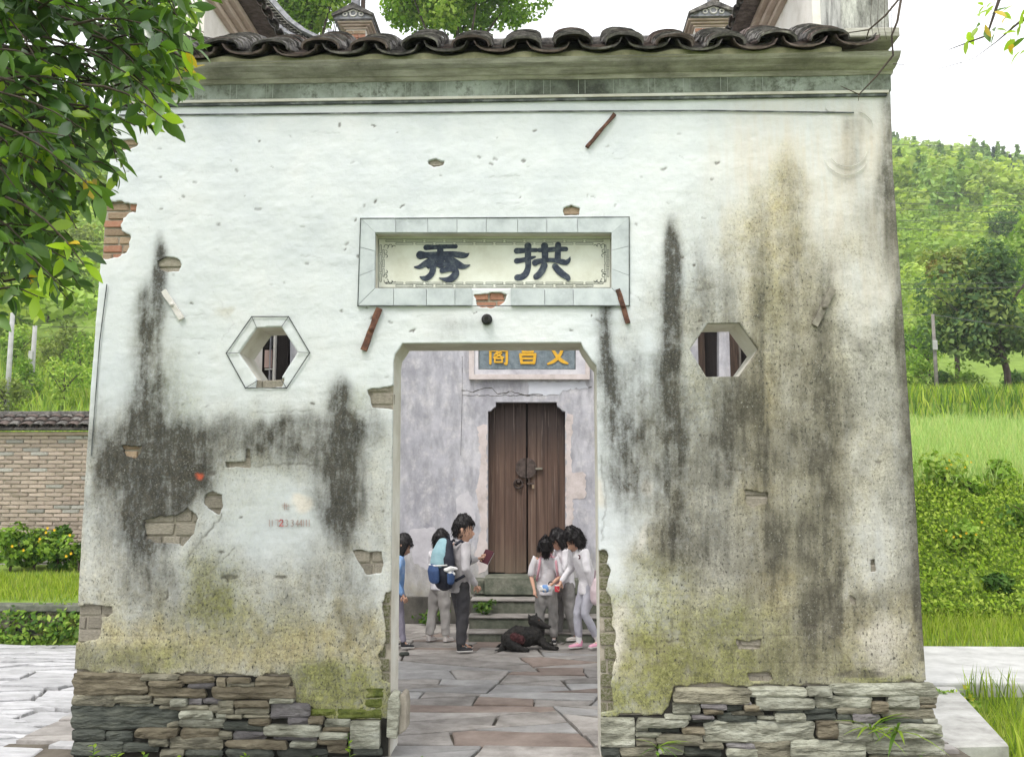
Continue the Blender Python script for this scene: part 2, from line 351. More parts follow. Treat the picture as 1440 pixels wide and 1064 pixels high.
core.data.materials.append(M['mortar'])
for p_ in core.data.polygons:
    if abs(p_.normal.y) > .9 and p_.center.y < GY+.1: p_.material_index = 1
# ---- missing plaster: (polygon in photo pixels of the wall plane, edge roughness, brick kind)
HOLES = [
 ([(120,290),(178,283),(193,287),(190,297),(173,307),(170,326),(183,332),(181,347),(170,362),(120,366)], .010, 'brick_tan'),
 ([(140,192),(188,196),(196,204),(180,212),(140,216)], .008, 'brick_tan'),
 ([(222,367),(232,362),(248,363),(255,372),(252,382),(236,383),(224,378)], .006, 'brick_grey'),
 ([(601,226),(612,222),(626,226),(624,234),(610,237),(602,232)], .006, 'brick_grey'),
 ([(792,293),(803,288),(816,292),(814,302),(794,303)], .005, 'brick_tan'),
 ([(663,413),(690,411),(716,412),(710,424),(704,428),(690,433),(672,431),(669,421)], .006, 'brick_red'),
 ([(203,731),(253,723),(264,707),(272,721),(280,728),(272,748),(258,769),(226,765),(203,759)], .009, 'brick_grey'),
 ([(287,698),(300,690),(312,694),(314,712),(308,722),(296,718),(286,708)], .007, 'brick_grey'),
 ([(172,626),(201,625),(199,638),(190,647),(176,641)], .007, 'brick_plain'),
 ([(496,774),(538,774),(538,806),(516,806),(505,793)], .006, 'brick_grey'),
 ([(517,549),(556,540),(556,576),(523,574)], .006, 'brick_grey'),
 ([(90,848),(158,851),(160,862),(142,868),(142,900),(90,905)], .010, 'brick_grey'),
 ([(317,650),(344,648),(346,630),(353,631),(352,657),(318,657)], .005, 'brick_grey'),
 ([(1048,690),(1064,690),(1080,694),(1078,708),(1060,712),(1050,704)], .007, 'brick_grey'),
 ([(1034,899),(1052,901),(1071,898),(1070,912),(1040,913)], .005, 'brick_grey'),
 ([(1051,946),(1084,945),(1089,956),(1054,958)], .005, 'brick_grey'),
 ([(1224,787),(1231,785),(1232,803),(1225,804)], .003, 'brick_grey'),
 ([(1195,836),(1204,842),(1205,852),(1196,848)], .003, 'brick_grey'),
 ([(836,772),(852,775),(858,800),(850,830),(862,850),(866,905),(860,945),(866,1002),(830,1002)], .010, 'moss_brick'),
 ([(562,826),(540,830),(538,860),(544,900),(532,925),(536,955),(545,960),(562,960)], .010, 'moss_brick'),
 ([(360,533),(399,533),(397,545),(360,545)], .004, 'brick_grey'),
 ([(416,697),(430,694),(445,699),(441,708),(434,716),(424,712)], .004, None),
]
BOTTOM = [(80,944),(150,945),(208,946),(300,947),(405,948),(412,960),(415,985),(450,1000),(470,1012),(560,1012),(840,1012),(846,1004),(905,1004),(930,1002),(943,985),(948,966),(1000,960),(1060,964),(1130,963),(1200,960),(1262,958),(1320,955)]
NX, NZ = 640, 520
zz = np.linspace(ZBOT, ZTOP, NZ); Zg = np.repeat(zz[:, None], NX, 1)
uu = np.linspace(0, 1, NX)
Xg = xl(zz)[:, None]*(1-uu)+xr(zz)[:, None]*uu
def fields(X, Z):
    """signed distance to everything that is not plaster"""
    f = np.full(X.shape, 1.0); PXs, PYs = projn(np.stack([X, np.full_like(X, GY), Z], -1))
    nz = (fbm(X*16, Z*16, 4)-.5)
    for poly in OPEN: f = np.minimum(f, sdf_poly(poly, X, Z))
    for poly, amp, kind in HOLES:
        if kind is None: continue
        w = [g(*p) for p in poly]; cx = [p[0] for p in w]; cz = [p[1] for p in w]
        mk = (X > min(cx)-.1) & (X < max(cx)+.1) & (Z > min(cz)-.1) & (Z < max(cz)+.1)
        if mk.any(): f[mk] = np.minimum(f[mk], sdf_poly(w, X[mk], Z[mk])+nz[mk]*amp*5)
    bx = [g(*p)[0] for p in BOTTOM]; bz = [g(*p)[1] for p in BOTTOM]
    f = np.minimum(f, (Z-np.interp(X, bx, bz))*.8+nz*.05)
    return f, PXs, PYs
fv, PXv, PYv = fields(Xg, Zg)
fc = .25*(fv[1:, 1:]+fv[:-1, 1:]+fv[1:, :-1]+fv[:-1, :-1])
keep = fc > 0
used = np.zeros((NZ, NX), int)
for a in (0, 1):
    for b in (0, 1): used[a:NZ-1+a, b:NX-1+b] += keep
inner = (used > 0) & (used < 4); inner[:, 0] = inner[:, -1] = False; inner[-1, :] = False; inner[0, :] = False
for it in range(2):                                    # snap the ragged border onto the true outline
    e = .002; gx = (fields(Xg+e, Zg)[0]-fv)/e if it == 0 else gx; gz = (fields(Xg, Zg+e)[0]-fv)/e if it == 0 else gz
    n2 = np.maximum(gx*gx+gz*gz, .3); st = np.clip(fv/n2, -.012, .012)
    Xg = np.where(inner, Xg-st*gx, Xg); Zg = np.where(inner, Zg-st*gz, Zg)
    if it == 0: fv = fields(Xg, Zg)[0]
fv, PXv, PYv = fields(Xg, Zg)

# ---- stains: soft shapes traced where they sit on the wall, broken up by noise
wx = (fbm(PXv/38, PYv/60, 4)-.5); wy = (fbm(PXv/45+9, PYv/45+5, 4)-.5)
n_mid = fbm(PXv/14, PYv/22, 5); n_big = fbm(PXv/70+3, PYv/90+8, 4)
def strip(pts, warp=34):
    y = [p[1] for p in pts]; c = np.interp(PYv, y, [p[0] for p in pts]); w = np.interp(PYv, y, [p[2] for p in pts])
    s = np.interp(PYv, y, [p[3] for p in pts], left=0, right=0)
    d = np.abs(PXv+wx*np.minimum(warp, w*1.2)-c)/w; return s*np.exp(-(d**2.4))
def blob(cx, cy, rx, ry, s):
    d = np.sqrt(((PXv+wx*40-cx)/rx)**2+((PYv+wy*40-cy)/ry)**2); return s*(1-sstep(.35, 1.15, d))
Dk = np.zeros_like(PXv)
def acc(A, B): return 1-(1-A)*(1-np.clip(B, 0, 1))
for s in [
 [(224,318,5,0),(224,345,9,.55),(220,380,13,.65),(214,440,26,.66),(208,520,30,.68),(208,600,38,.75),(205,660,42,.8),(200,720,34,.72),(190,790,28,.5),(185,850,20,0)],
 [(478,515,7,0),(480,545,14,.75),(482,600,28,1),(482,660,36,1.0),(478,720,34,.95),(485,760,20,.6),(495,800,14,0)],
 [(945,296,7,0),(944,330,12,.85),(944,400,14,.92),(943,470,15,.85),(942,560,20,.8),(945,650,26,.62),(945,760,26,.4),(945,820,20,0)],
 [(848,400,8,.3),(848,430,14,.62),(850,490,16,.6),(854,520,20,.78),(860,560,18,.55),(862,640,22,.45),(880,760,30,.2),(880,800,30,0)],
 [(1062,250,8,0),(1066,300,14,.25),(1070,420,20,.5),(1064,500,20,.5),(1068,600,24,.48),(1075,700,26,.4),(1080,800,24,.3),(1080,860,24,0)],
 [(1108,200,10,0),(1112,260,22,.35),(1116,420,24,.4),(1110,520,26,.35),(1115,620,22,.2),(1115,660,22,0)],
 [(1165,340,10,0),(1162,400,18,.4),(1155,480,22,.55),(1158,600,27,.56),(1165,720,28,.56),(1165,850,32,.5),(1160,930,32,.35),(1160,965,32,.1)],
 [(1248,130,8,.5),(1250,240,16,.8),(1258,330,15,.85),(1266,420,12,.85),(1273,520,13,.8),(1283,640,17,.75),(1291,780,17,.7),(1300,930,12,.5)],
 [(1236,240,20,0),(1238,290,26,.4),(1245,350,20,.35),(1250,400,18,0)],
 [(1025,300,12,0),(1022,420,20,.35),(1026,520,18,.3),(1030,640,20,.3),(1030,720,20,0)],
 [(1210,140,14,.0),(1205,170,20,.35),(1195,230,22,.35),(1195,280,20,0)],
 [(985,330,8,0),(988,380,16,.3),(985,440,18,.25),(985,480,10,0)],
 [(640,438,50,.0),(640,455,34,.25),(625,480,26,.1)],
]: Dk = acc(Dk, strip(s))
for b in [(185,640,75,60,.55),(250,660,80,75,.85),(215,730,60,60,.65),(330,615,110,32,.44),(420,620,70,40,.48),(390,645,80,30,.30),(270,600,60,30,.4),(165,700,50,80,.35),
          (225,830,50,60,.4),(300,840,40,60,.2),(520,600,30,40,.3),(880,590,60,60,.4),(905,690,60,60,.3),(1010,590,60,60,.3),(1000,760,70,70,.3),(1115,760,60,70,.42),(1010,650,50,60,.35),(890,640,40,70,.35),(1040,560,50,50,.35),(1160,860,70,60,.45),(1060,820,50,60,.25),
          (1110,640,70,60,.35),(955,770,40,60,.3),(1245,840,40,40,.25),(1175,560,60,60,.3),(140,640,30,90,.3),(500,850,40,70,.35),(440,800,40,60,.2),(120,930,40,30,.35),(185,930,40,25,.35),(900,530,60,40,.3),(1100,930,60,40,.3)]:
    Dk = acc(Dk, blob(*b))
Dk = acc(Dk, .19*sstep(860, 960, PXv+wx*120)*sstep(250, 520, PYv+wy*80))
n_str = fbm(PXv/7, PYv/95+4, 4); Dk = np.clip(Dk*(.38+.82*n_mid+1.0*n_str), 0, 1)
Gr = np.zeros_like(PXv)
for b in [(305,830,55,70,.6),(330,870,120,50,.25),(480,960,90,38,.95),(470,990,70,30,.9),(540,980,30,50,.7),(200,925,120,26,.5),(860,985,50,40,.95),(925,970,40,40,.9),(1000,900,120,70,.55),(900,900,70,70,.45),(1010,940,120,28,.6),(1240,950,70,14,.75),
          (935,820,60,60,.4),(600,120,600,20,.3),(1190,930,60,40,.3),(240,560,50,80,.25),(215,480,30,80,.25),(960,560,60,80,.15),(1150,760,60,120,.15),(860,880,25,80,.4),(360,700,110,90,.12),(1085,430,30,80,.2),(500,560,30,40,.25)]:
    Gr = acc(Gr, blob(*b))
Gr = acc(Gr, .17*sstep(760, 930, PYv+wy*60)+.36*sstep(800, 930, PYv)*sstep(840, 900, PXv)*(1-sstep(1090, 1180, PXv)))
Gr = np.clip(Gr*(.55+.9*n_mid), 0, 1)
Oc = np.zeros_like(PXv)
for b in [(330,905,190,40,.75),(430,915,140,34,.7),(515,900,40,60,.4),(180,900,90,40,.35),(870,900,30,50,.5),(905,930,50,40,.55),(1095,830,26,50,.7),(1200,890,30,50,.55),(1000,930,150,40,.35),(1070,560,40,60,.45),(1090,350,50,120,.35),(1105,260,30,80,.35),
          (315,430,22,12,.3),(1200,350,20,30,.25),(1220,640,40,80,.18),(1030,330,30,50,.3),(960,960,60,20,.4),(1270,880,30,60,.4),(480,880,60,40,.35),(1065,690,34,30,.4),(330,860,80,40,.3)]:
    Oc = acc(Oc, blob(*b))
for s_q in ([(1070,230,22,0),(1075,300,34,.5),(1070,500,36,.55),(1075,700,40,.5),(1085,860,40,.45),(1085,950,40,.3)], [(1150,330,20,0),(1152,420,34,.45),(1155,600,40,.5),(1160,800,44,.45),(1160,950,44,.3)], [(1108,190,14,0),(1110,260,24,.5),(1112,460,24,.35),(1112,560,20,0)], [(930,560,30,0),(925,640,40,.35),(930,800,50,.35),(930,940,50,.3)]): Oc = acc(Oc, strip(s_q))
Oc = acc(Oc, .34*sstep(740, 930, PYv+wy*60))
Oc = np.clip(Oc*(.5+1.0*n_mid), 0, 1)
Gy = np.clip(.95*sstep(850, 1000, PXv+wx*140)*sstep(180, 600, PYv+wy*120)+.55*sstep(520, 650, PYv+wx*90)*(1-sstep(540, 640, PXv))+.3*sstep(780, 960, PYv+wy*60), 0, 1)
for b in [(1225,760,50,110,-.35),(1215,420,55,60,-.25),(1205,620,40,60,-.25),(385,730,110,75,-.5),(520,830,40,60,-.4),(905,690,20,40,-.3),(1235,900,60,50,-.3),(940,640,30,60,-.15)]:
    Gy = np.clip(Gy+blob(*b), 0, 1)
for b in [(1225,760,40,100,.4),(1215,420,45,50,.25)]: Dk = np.clip(Dk-blob(*b), 0, 1)
Gy = np.clip(Gy*(.35+.8*n_mid+.9*n_big), 0, 1)
Wm = np.clip(.7*sstep(960, 1080, PXv+wx*80)*(1-sstep(420, 640, PYv))*sstep(120, 240, PYv)+.5*sstep(960, 1100, PXv), 0, 1)*(.5+.8*n_big)
# chips, cracks and shallow scars
Ck = np.zeros_like(PXv); rr = random.Random(5)
def seg(a, b, w, s):
    ax, ay = a; bx, by = b; ex, ey = bx-ax, by-ay; L2 = ex*ex+ey*ey+1e-6
    x0, x1, y0, y1 = min(ax, bx)-6, max(ax, bx)+6, min(ay, by)-6, max(ay, by)+6
    mk = (PXv > x0) & (PXv < x1) & (PYv > y0) & (PYv < y1); X = PXv[mk]; Y = PYv[mk]
    t = np.clip(((X-ax)*ex+(Y-ay)*ey)/L2, 0, 1); d = np.hypot(X-ax-ex*t, Y-ay-ey*t); Ck[mk] = np.maximum(Ck[mk], s*np.clip(1.5-d/w, 0, 1))
def crack(pts, w=1.3, s=.9, j=2.2):
    q = []
    for (a, b) in zip(pts[:-1], pts[1:]):
        k = max(2, int(math.hypot(b[0]-a[0], b[1]-a[1])/5))
        q += [(a[0]+(b[0]-a[0])*i/k+rr.uniform(-j, j)*(i > 0), a[1]+(b[1]-a[1])*i/k+rr.uniform(-j, j)*(i > 0)) for i in range(k)]
    q.append(pts[-1])
    for a, b in zip(q[:-1], q[1:]): seg(a, b, w, s*rr.uniform(.4, 1))
for c in [([(312,722),(300,740),(268,778),(262,800)],1.4,.8),([(330,770),(300,800),(255,830)],1,.6),([(236,828),(236,838),(232,842)],1.6,1),([(345,655),(420,652),(450,656)],1.2,.7),([(500,640),(545,610)],1,.4),([(845,640),(852,700),(846,760)],1.2,.6),
          ([(1005,640),(1022,660),(1046,662),(1049,690)],1.5,.9),([(1075,770),(1085,790)],1.2,.7),([(945,870),(945,900),(937,901),(957,901)],1.4,.9),([(920,840),(926,832),(924,845)],1.2,.8),([(1170,870),(1172,885),(1186,892)],1.4,.8),([(850,300),(856,430)],.8,.25),
          ([(1290,870),(1270,900),(1278,935)],1.3,.7),([(300,410),(330,455),(312,478)],.8,.35),([(1060,780),(1075,772),(1082,790)],1.1,.7),([(848,600),(1000,606)],.8,.25),([(1180,945),(1240,940),(1262,920)],1.3,.7),([(520,410),(545,432),(560,426)],.9,.4),([(650,268),(690,276),(730,270)],.8,.3),
          ([(460,372),(560,370)],.8,.22),([(240,300),(320,304)],.8,.25),([(400,345),(500,350)],.8,.2),([(180,420),(300,428)],.8,.18),([(560,560),(500,586),(430,584)],.8,.35),([(355,580),(440,577)],1,.5),([(960,395),(985,408),(1010,402)],.9,.5),([(870,395),(905,425)],.9,.5),([(250,240),(330,246)],.8,.2)]:
    crack(*c)
for i in range(150):
    cx = rr.uniform(170, 1010); cy = rr.uniform(175, 600)
    if i > 110: cx, cy = rr.uniform(120, 1290), rr.uniform(600, 930)
    r = rr.uniform(.8, 3.0); s = rr.uniform(.35, 1)
    for k in range(rr.choice([1, 1, 2, 3])): seg((cx, cy), (cx+rr.uniform(-4, 4), cy+rr.uniform(-2.5, 2.5)), r*.6, s)
for i in range(26):                                     # torn skin edges of the limewash
    cx = rr.uniform(190, 900); cy = rr.uniform(180, 560); crack([(cx, cy), (cx+rr.uniform(14, 50), cy+rr.uniform(-4, 4))], .9, rr.uniform(.15, .4), 1.5)
for (cx, cy, rx, ry) in [(313,776,5,2.4),(325,811,14,4),(395,811,9,2.6),(322,815,3,5),(478,176,3,4),(735,226,4,3),(300,665,6,4),(505,360,5,3),(1150,455,8,5),(1140,880,12,4),(1212,948,40,6)]:
    d = np.sqrt(((PXv+wx*8-cx)/rx)**2+((PYv-cy)/ry)**2); Ck = np.maximum(Ck, .8*(1-sstep(.7, 1.1, d)))
lowm = sstep(780, 900, PYv+wy*90)*np.clip(n_big*2.2-.7, 0, 1)
crs = np.abs((PYv/19.0+wy*.25) % 1-.5); jn = np.abs(((PXv+np.floor(PYv/19.0+wy*.25)*23)/52+wx*.2) % 1-.5)
Ck = np.maximum(Ck, .45*lowm*np.maximum(sstep(.44, .49, crs), sstep(.475, .497, jn)))
# pale scraped spot
Pl = blob(430, 704, 16, 12, 1)+blob(905, 690, 10, 18, .7)+blob(870, 900, 18, 55, .7)+blob(845, 690, 8, 28, .8)+blob(1235, 905, 40, 40, .5)+blob(905, 760, 10, 26, .5)
Pl = np.clip(Pl, 0, 1)
red = blob(287, 662, 7, 6, 1)
Yg = GY-(fbm(Xg*1.1, Zg*1.3, 3)-.5)*.018-(fbm(Xg*5, Zg*9, 4)-.5)*.007-(fbm(Xg*22, Zg*22, 3)-.5)*.0045-(fbm(Xg*1.6+3, Zg*11, 4)-.5)*.004+Ck*.004-Gr*n_mid*.006
Yg += .014*(1-sstep(0, .02, fv))*(used == 4)*0
V = np.stack([Xg, Yg, Zg], -1).reshape(-1, 3)
idx = np.arange(NX*NZ).reshape(NZ, NX)
Q = np.stack([idx[:-1, :-1], idx[:-1, 1:], idx[1:, 1:], idx[1:, :-1]], -1)
quads = [Q[keep]]
Vb = V.copy(); Vb[:, 1] = GY+.027; off = NX*NZ
kp = np.zeros((NZ+1, NX+1), bool); kp[1:-1, 1:-1] = keep
for (di, dj, a, b) in [(-1, 0, 1, 0), (1, 0, 3, 2), (0, -1, 0, 3), (0, 1, 2, 1)]:
    nb = kp[1+di:NZ+di, 1+dj:NX+dj]; e = keep & ~nb; q = Q[e]
    quads.append(np.stack([q[:, a], q[:, b], q[:, b]+off, q[:, a]+off], -1))
Qa = np.concatenate(quads); Va = np.concatenate([V, Vb])
Ck = Ck**1.2
A = np.stack([Dk, Gr, Oc, Gy], -1).reshape(-1, 4); B = np.stack([Ck, Wm, Pl, red], -1).reshape(-1, 4)
uq, inv = np.unique(Qa, return_inverse=True)
A2 = np.concatenate([A, A])[uq]; B2 = np.concatenate([B, B])[uq]
plaster_me = np_mesh('plaster', Va[uq], inv.reshape(Qa.shape), {'stain_a': A2, 'stain_b': B2}, smooth=True)

m, nt, bs = newmat('limewash')
a = nt.nodes.new('ShaderNodeAttribute'); a.attribute_name = 'stain_a'; b = nt.nodes.new('ShaderNodeAttribute'); b.attribute_name = 'stain_b'
sa = nt.nodes.new('ShaderNodeSeparateColor'); sb = nt.nodes.new('ShaderNodeSeparateColor'); nt.links.new(a.outputs['Color'], sa.inputs[0]); nt.links.new(b.outputs['Color'], sb.inputs[0])
dk, gr, oc, gy = sa.outputs[0], sa.outputs[1], sa.outputs[2], a.outputs['Alpha']
ck, wm, pl, rd = sb.outputs[0], sb.outputs[1], sb.outputs[2], b.outputs['Alpha']
v = coords(nt, rnd=False); vs_ = coords(nt, (1, 1, .22), rnd=False); vh = coords(nt, (.3, 1, 1.6), rnd=False)
nf = noise_n(nt, v, 95, 5, .75); nmid = noise_n(nt, v, 22, 6, .7); nlow = noise_n(nt, v, 2.4, 5, .6); nst = noise_n(nt, vs_, 30, 5, .65); nh = noise_n(nt, vh, 9, 6, .6); nf2 = noise_n(nt, v, 48, 4, .7)
S01 = lambda n, a=.34, b=.66: ramp(nt, n, [(a, (0,0,0)), (b, (1,1,1))])
nA = S01(noise_n(nt, v, 7, 6, .7)); nB = S01(noise_n(nt, v, 22, 5, .8), .38, .62); nC = S01(noise_n(nt, v, 50, 3, .8), .40, .60); nD = S01(noise_n(nt, v, 90, 3, .7), .4, .6); nS = S01(nst); nS2 = S01(noise_n(nt, coords(nt, (1, 1, .10), rnd=False), 14, 5, .7))
def wsum(*t):
    r = None
    for n_, w_ in t: r = mth(nt, 'MULTIPLY', n_, w_) if r is None else mth(nt, 'MULTIPLY_ADD', n_, w_, r)
    return r
c = ramp(nt, nlow, [(.3, (.555,.59,.615)), (.55, (.625,.655,.668)), (.75, (.665,.68,.682))])
c = mixc(nt, mth(nt, 'MULTIPLY', S01(nh, .45, .7), .18), c, (.47,.505,.52))
c = mixc(nt, mth(nt, 'MULTIPLY', wsum((S01(noise_n(nt, v, 4, 6, .75), .5, .72), .22)), 1.0), c, (.53,.575,.555))
c = mixc(nt, mth(nt, 'MULTIPLY', wm, mth(nt, 'MULTIPLY_ADD', nS2, .6, .3)), c, mixc(nt, nst, (.50,.42,.32), (.66,.61,.53)))
def fac(chan, grain, amp, pw=1.0):   # soft stain, its strength swaying with grain of several sizes
    t = mth(nt, 'MULTIPLY', chan, mth(nt, 'MULTIPLY_ADD', grain, amp, 1.0-amp*.5), clamp=True); return mth(nt, 'POWER', t, pw) if pw != 1 else t
gmix = mixc(nt, wsum((nS2, .30), (nC, .35), (nA, .35)), mixc(nt, nB, (.14,.137,.115), (.22,.215,.18)), (.55,.54,.475))
c = mixc(nt, fac(gy, wsum((nA, .25), (nB, .2), (nC, .15), (nS2, .4)), 1.1), c, gmix)
c = mixc(nt, mth(nt, 'MULTIPLY', fac(oc, wsum((nA, .55), (nB, .25), (nS, .2)), 1.2), .85), c, mixc(nt, wsum((nB, .5), (nC, .5)), (.29,.235,.115), (.56,.50,.30)))
c = mixc(nt, mth(nt, 'MULTIPLY', fac(gr, wsum((nA, .4), (nB, .3), (nC, .3)), 1.2), .92), c, mixc(nt, wsum((nB, .4), (nC, .6)), (.08,.09,.02), (.31,.315,.115)))
c = mixc(nt, pl, c, mixc(nt, nmid, (.62,.57,.49), (.74,.71,.66)))
dcol = mixc(nt, wsum((nC, .6), (nB, .4)), mixc(nt, wm, (.012,.014,.013), (.055,.05,.038)), mixc(nt, wm, mixc(nt, nlow, (.055,.055,.045), (.085,.07,.05)), mixc(nt, nA, (.19,.175,.135), (.15,.15,.12))))
c = mixc(nt, mth(nt, 'MULTIPLY', fac(dk, wsum((nA, .2), (nB, .25), (nC, .25), (nS, .3)), .95, 1.15), .95), c, dcol)
c = mixc(nt, mth(nt, 'MULTIPLY', ck, .9, clamp=True), c, (.085,.075,.06))
c = mixc(nt, rd, c, (.5,.11,.06))
# lime specks showing through the mould, black specks on the pale parts
spk = ramp(nt, noise_n(nt, v, 85, 3, .6), [(.60, (0,0,0)), (.68, (1,1,1))])
c = mixc(nt, mth(nt, 'MULTIPLY', mth(nt, 'MULTIPLY', spk, nA), mth(nt, 'MULTIPLY', mth(nt, 'ADD', gy, dk), .28, clamp=True)), c, (.50,.50,.46))
grit = ramp(nt, noise_n(nt, v, 74, 5, .85), [(.36, (.58,.58,.58)), (.50, (1,1,1)), (.64, (1.28,1.28,1.26))])
mott = ramp(nt, noise_n(nt, coords(nt, (1, 1, .6), rnd=False), 8, 7, .78), [(.34, (.62,.62,.60)), (.5, (1,1,1)), (.68, (1.16,1.16,1.15))])
allst = mth(nt, 'ADD', mth(nt, 'ADD', gy, mth(nt, 'MULTIPLY', dk, .8)), mth(nt, 'ADD', gr, oc)); allst = mth(nt, 'MULTIPLY', allst, .85, clamp=True)
c = mixc(nt, mth(nt, 'MULTIPLY', allst, mth(nt, 'MULTIPLY_ADD', nA, .75, .2)), c, mixc(nt, 1, c, grit, 'MULTIPLY'))
c = mixc(nt, mth(nt, 'MULTIPLY_ADD', allst, .8, .08), c, mixc(nt, 1, c, mott, 'MULTIPLY'))
spb = ramp(nt, noise_n(nt, coords(nt, (1.3,1,.8), rnd=False), 52, 4, .75), [(.55, (0,0,0)), (.66, (1,1,1))])
c = mixc(nt, mth(nt, 'MULTIPLY', spb, mth(nt, 'MULTIPLY', mth(nt, 'ADD', gy, mth(nt, 'ADD', gr, oc)), .8, clamp=True)), c, (.05,.048,.04))
nt.links.new(c, bs.inputs['Base Color']); bs.inputs['Roughness'].default_value = .92; bs.inputs['Specular IOR Level'].default_value = .2
bump(nt, bs, mth(nt, 'MULTIPLY_ADD', nf, .35, mth(nt, 'ADD', nmid, mth(nt, 'MULTIPLY', nh, .6))), .45, .008)
M['limewash'] = m
gl(link('plaster', plaster_me, m, gate))

# ---- bricks showing where the plaster has fallen
def brick_mesh(rs):
    mb = MB(); bm = bmesh.new(); bmesh.ops.create_cube(bm, size=1); bmesh.ops.bevel(bm, geom=bm.edges, offset=.07, segments=1, affect='EDGES')
    for v_ in bm.verts: v_.co += Vector((rs.uniform(-.03, .03), rs.uniform(-.03, .03), rs.uniform(-.05, .05)))
    me = bpy.data.meshes.new('brick'); bm.to_mesh(me); bm.free(); return me
for kind in ('brick_plain', 'brick_tan', 'brick_grey', 'brick_red', 'moss_brick'):
    mats = {'moss_brick': [M['brick_moss']], 'brick_tan': [M['brick_tan'], M['brick_tan'], M['brick_tan'], M['brick_red']], 'brick_plain': [M['brick_tan']]}.get(kind, [M.get(kind)])
    variants = []
    for mm in mats:
        for k in range(3): me = brick_mesh(rr); me.materials.append(mm); variants.append(me)
    for poly, amp, kd in HOLES:
        if kd != kind: continue
        w = [g(*p) for p in poly]; x0 = min(p[0] for p in w)-.02; x1 = max(p[0] for p in w)+.02; z0 = min(p[1] for p in w)-.02; z1 = max(p[1] for p in w)+.02
        H, Lb = (.058, .215) if kd in ('brick_tan', 'brick_red', 'brick_plain') else (.085, .25)
        x0 = max(x0, float(xl((z0+z1)/2))+.004); x1 = min(x1, float(xr((z0+z1)/2))-.004)
        if x1 > DOOR[2][0] and x0 < DOOR[2][0]: x1 = DOOR[2][0]-.004
        if x0 < DOOR[-2][0] and x1 > DOOR[-2][0]: x0 = DOOR[-2][0]+.004
        r0, r1 = int(math.floor(z0/H)), int(math.ceil(z1/H))
        for r in range(r0, r1):
            x = x0-rr.uniform(0, .1)
            while x < x1:
                L = Lb*rr.choice([1, 1, .5])*rr.uniform(.92, 1.06); a0 = max(x, x0); a1 = min(x+L-.012, x1)
                if a1-a0 > .03:
                    if sdf_poly(w, np.array([(a0+a1)/2, a0, a1]), np.array([(r+.5)*H]*3)).min() < .03:
                        gl(link('brick', rr.choice(variants), None, gate, loc=((a0+a1)/2, GY+.045+rr.uniform(-.005, .004), (r+.5)*H), scale=(a1-a0, .06, H-.012)))
                x += L

# ---- painted outlines (hexagons, plaque surround, edge rule)
def ink_line(name, pts, w, Y=GY-.0125, m=M['line_ink'], closed=False, t=.004):
    mb = MB(); P = [Vector(g(*p, Y)) for p in pts]
    if closed: P.append(P[0])
    for a_, b_ in zip(P[:-1], P[1:]):
        d = (b_-a_).normalized(); n_ = Vector((-d.y, d.x))*w/2; a_ = a_-d*w/2; b_ = b_+d*w/2
        mb.prism([tuple(a_-n_), tuple(b_-n_), tuple(b_+n_), tuple(a_+n_)], Y, Y+t)
    return mb
ol = [(318,496.5),(354,445),(405.6,445),(435.5,495.7),(403,545.4),(345,545.4)]
mb = ink_line('x', ol, .006, closed=True)
for a_, b_ in zip(ol, [(335,496),(360.5,460),(396,459),(419,495),(394.6,533),(362,535)]): mb2 = ink_line('x', [a_, b_], .003); mb.add(mb2.v, mb2.f)
gl(mb.build('painted_outline', M['line_ink'], gate))
gl(ink_line('x', [(150,400),(140,480),(128,640)], .006).build('painted_rule', M['line_ink'], gate))
gl(ink_line('x', [(168,162),(400,160),(760,156.5),(1000,155.5),(1200,158.5)], .009).build('painted_rule', M['line_ink'], gate))
# corner scroll drawing near the right end, faint
def arc_pts(cx, cy, r, a0, a1, n=14): return [(cx+r*math.cos(R(a0+(a1-a0)*i/n)), cy-r*math.sin(R(a0+(a1-a0)*i/n))) for i in range(n+1)]
mb = MB()
for q in (arc_pts(1190,214,32,200,335), arc_pts(1192,206,28,215,345), arc_pts(1200,186,30,20,75), arc_pts(1168,150,7,190,330)):
    t = ink_line('x', q, .003); mb.add(t.v, t.f)
gl(mb.build('painted_scroll', M['faint_line'], gate))

# ---- plaque: tiled surround, recessed cream panel, key border, two painted characters
FO = [(507,307),(885,305),(885,430),(503,430)]; FI = [(528,327.5),(860,326.5),(860,405),(527,406)]
frame = gl(MB().add([], []).build('plaque_surround', M['frame_grey'], gate)) if False else None
mb = MB(); Yf = GY-.014
def quad_plate(mb, q, y0, y1): return mb.prism([g(*p) for p in q], y0, y1)
sur = empty('plaque_surround'); sur.parent = gate; sur.location = (0, -GY, 0)
def splitq(a0, a1, b0, b1, n, gap=.0028):
    for i in range(n):
        t0 = i/n+(gap if i else 0); t1 = (i+1)/n-(gap if i < n-1 else 0); L = lambda p, q, t: (p[0]+(q[0]-p[0])*t, p[1]+(q[1]-p[1])*t)
        mbt = MB(); quad_plate(mbt, [L(a0, a1, t0), L(a0, a1, t1), L(b0, b1, t1), L(b0, b1, t0)], Yf+rr.uniform(-.001, .001), GY+.02); mbt.build('tile', M['frame_grey'], sur)
def course(yo, yi, xs):
    for a_, b_ in zip(xs[:-1], xs[1:]):
        cl_ = lambda x: min(max(x, 528), 860); e = .35
        mbt = MB(); quad_plate(mbt, [(a_+e, yo), (b_-e, yo), (cl_(b_-e), yi), (cl_(a_+e), yi)], Yf+rr.uniform(-.001, .001), GY+.02); mbt.build('tile', M['frame_grey'], sur)
course(307, 327.3, [507,557,602,643,684,728,769,812,885]); course(429.5, 406, [504,554,600,640,664]); course(429.5, 406, [718,766,806,885])
splitq(FO[0], FO[3], FI[0], FI[3], 3); splitq(FO[1], FO[2], FI[1], FI[2], 3)
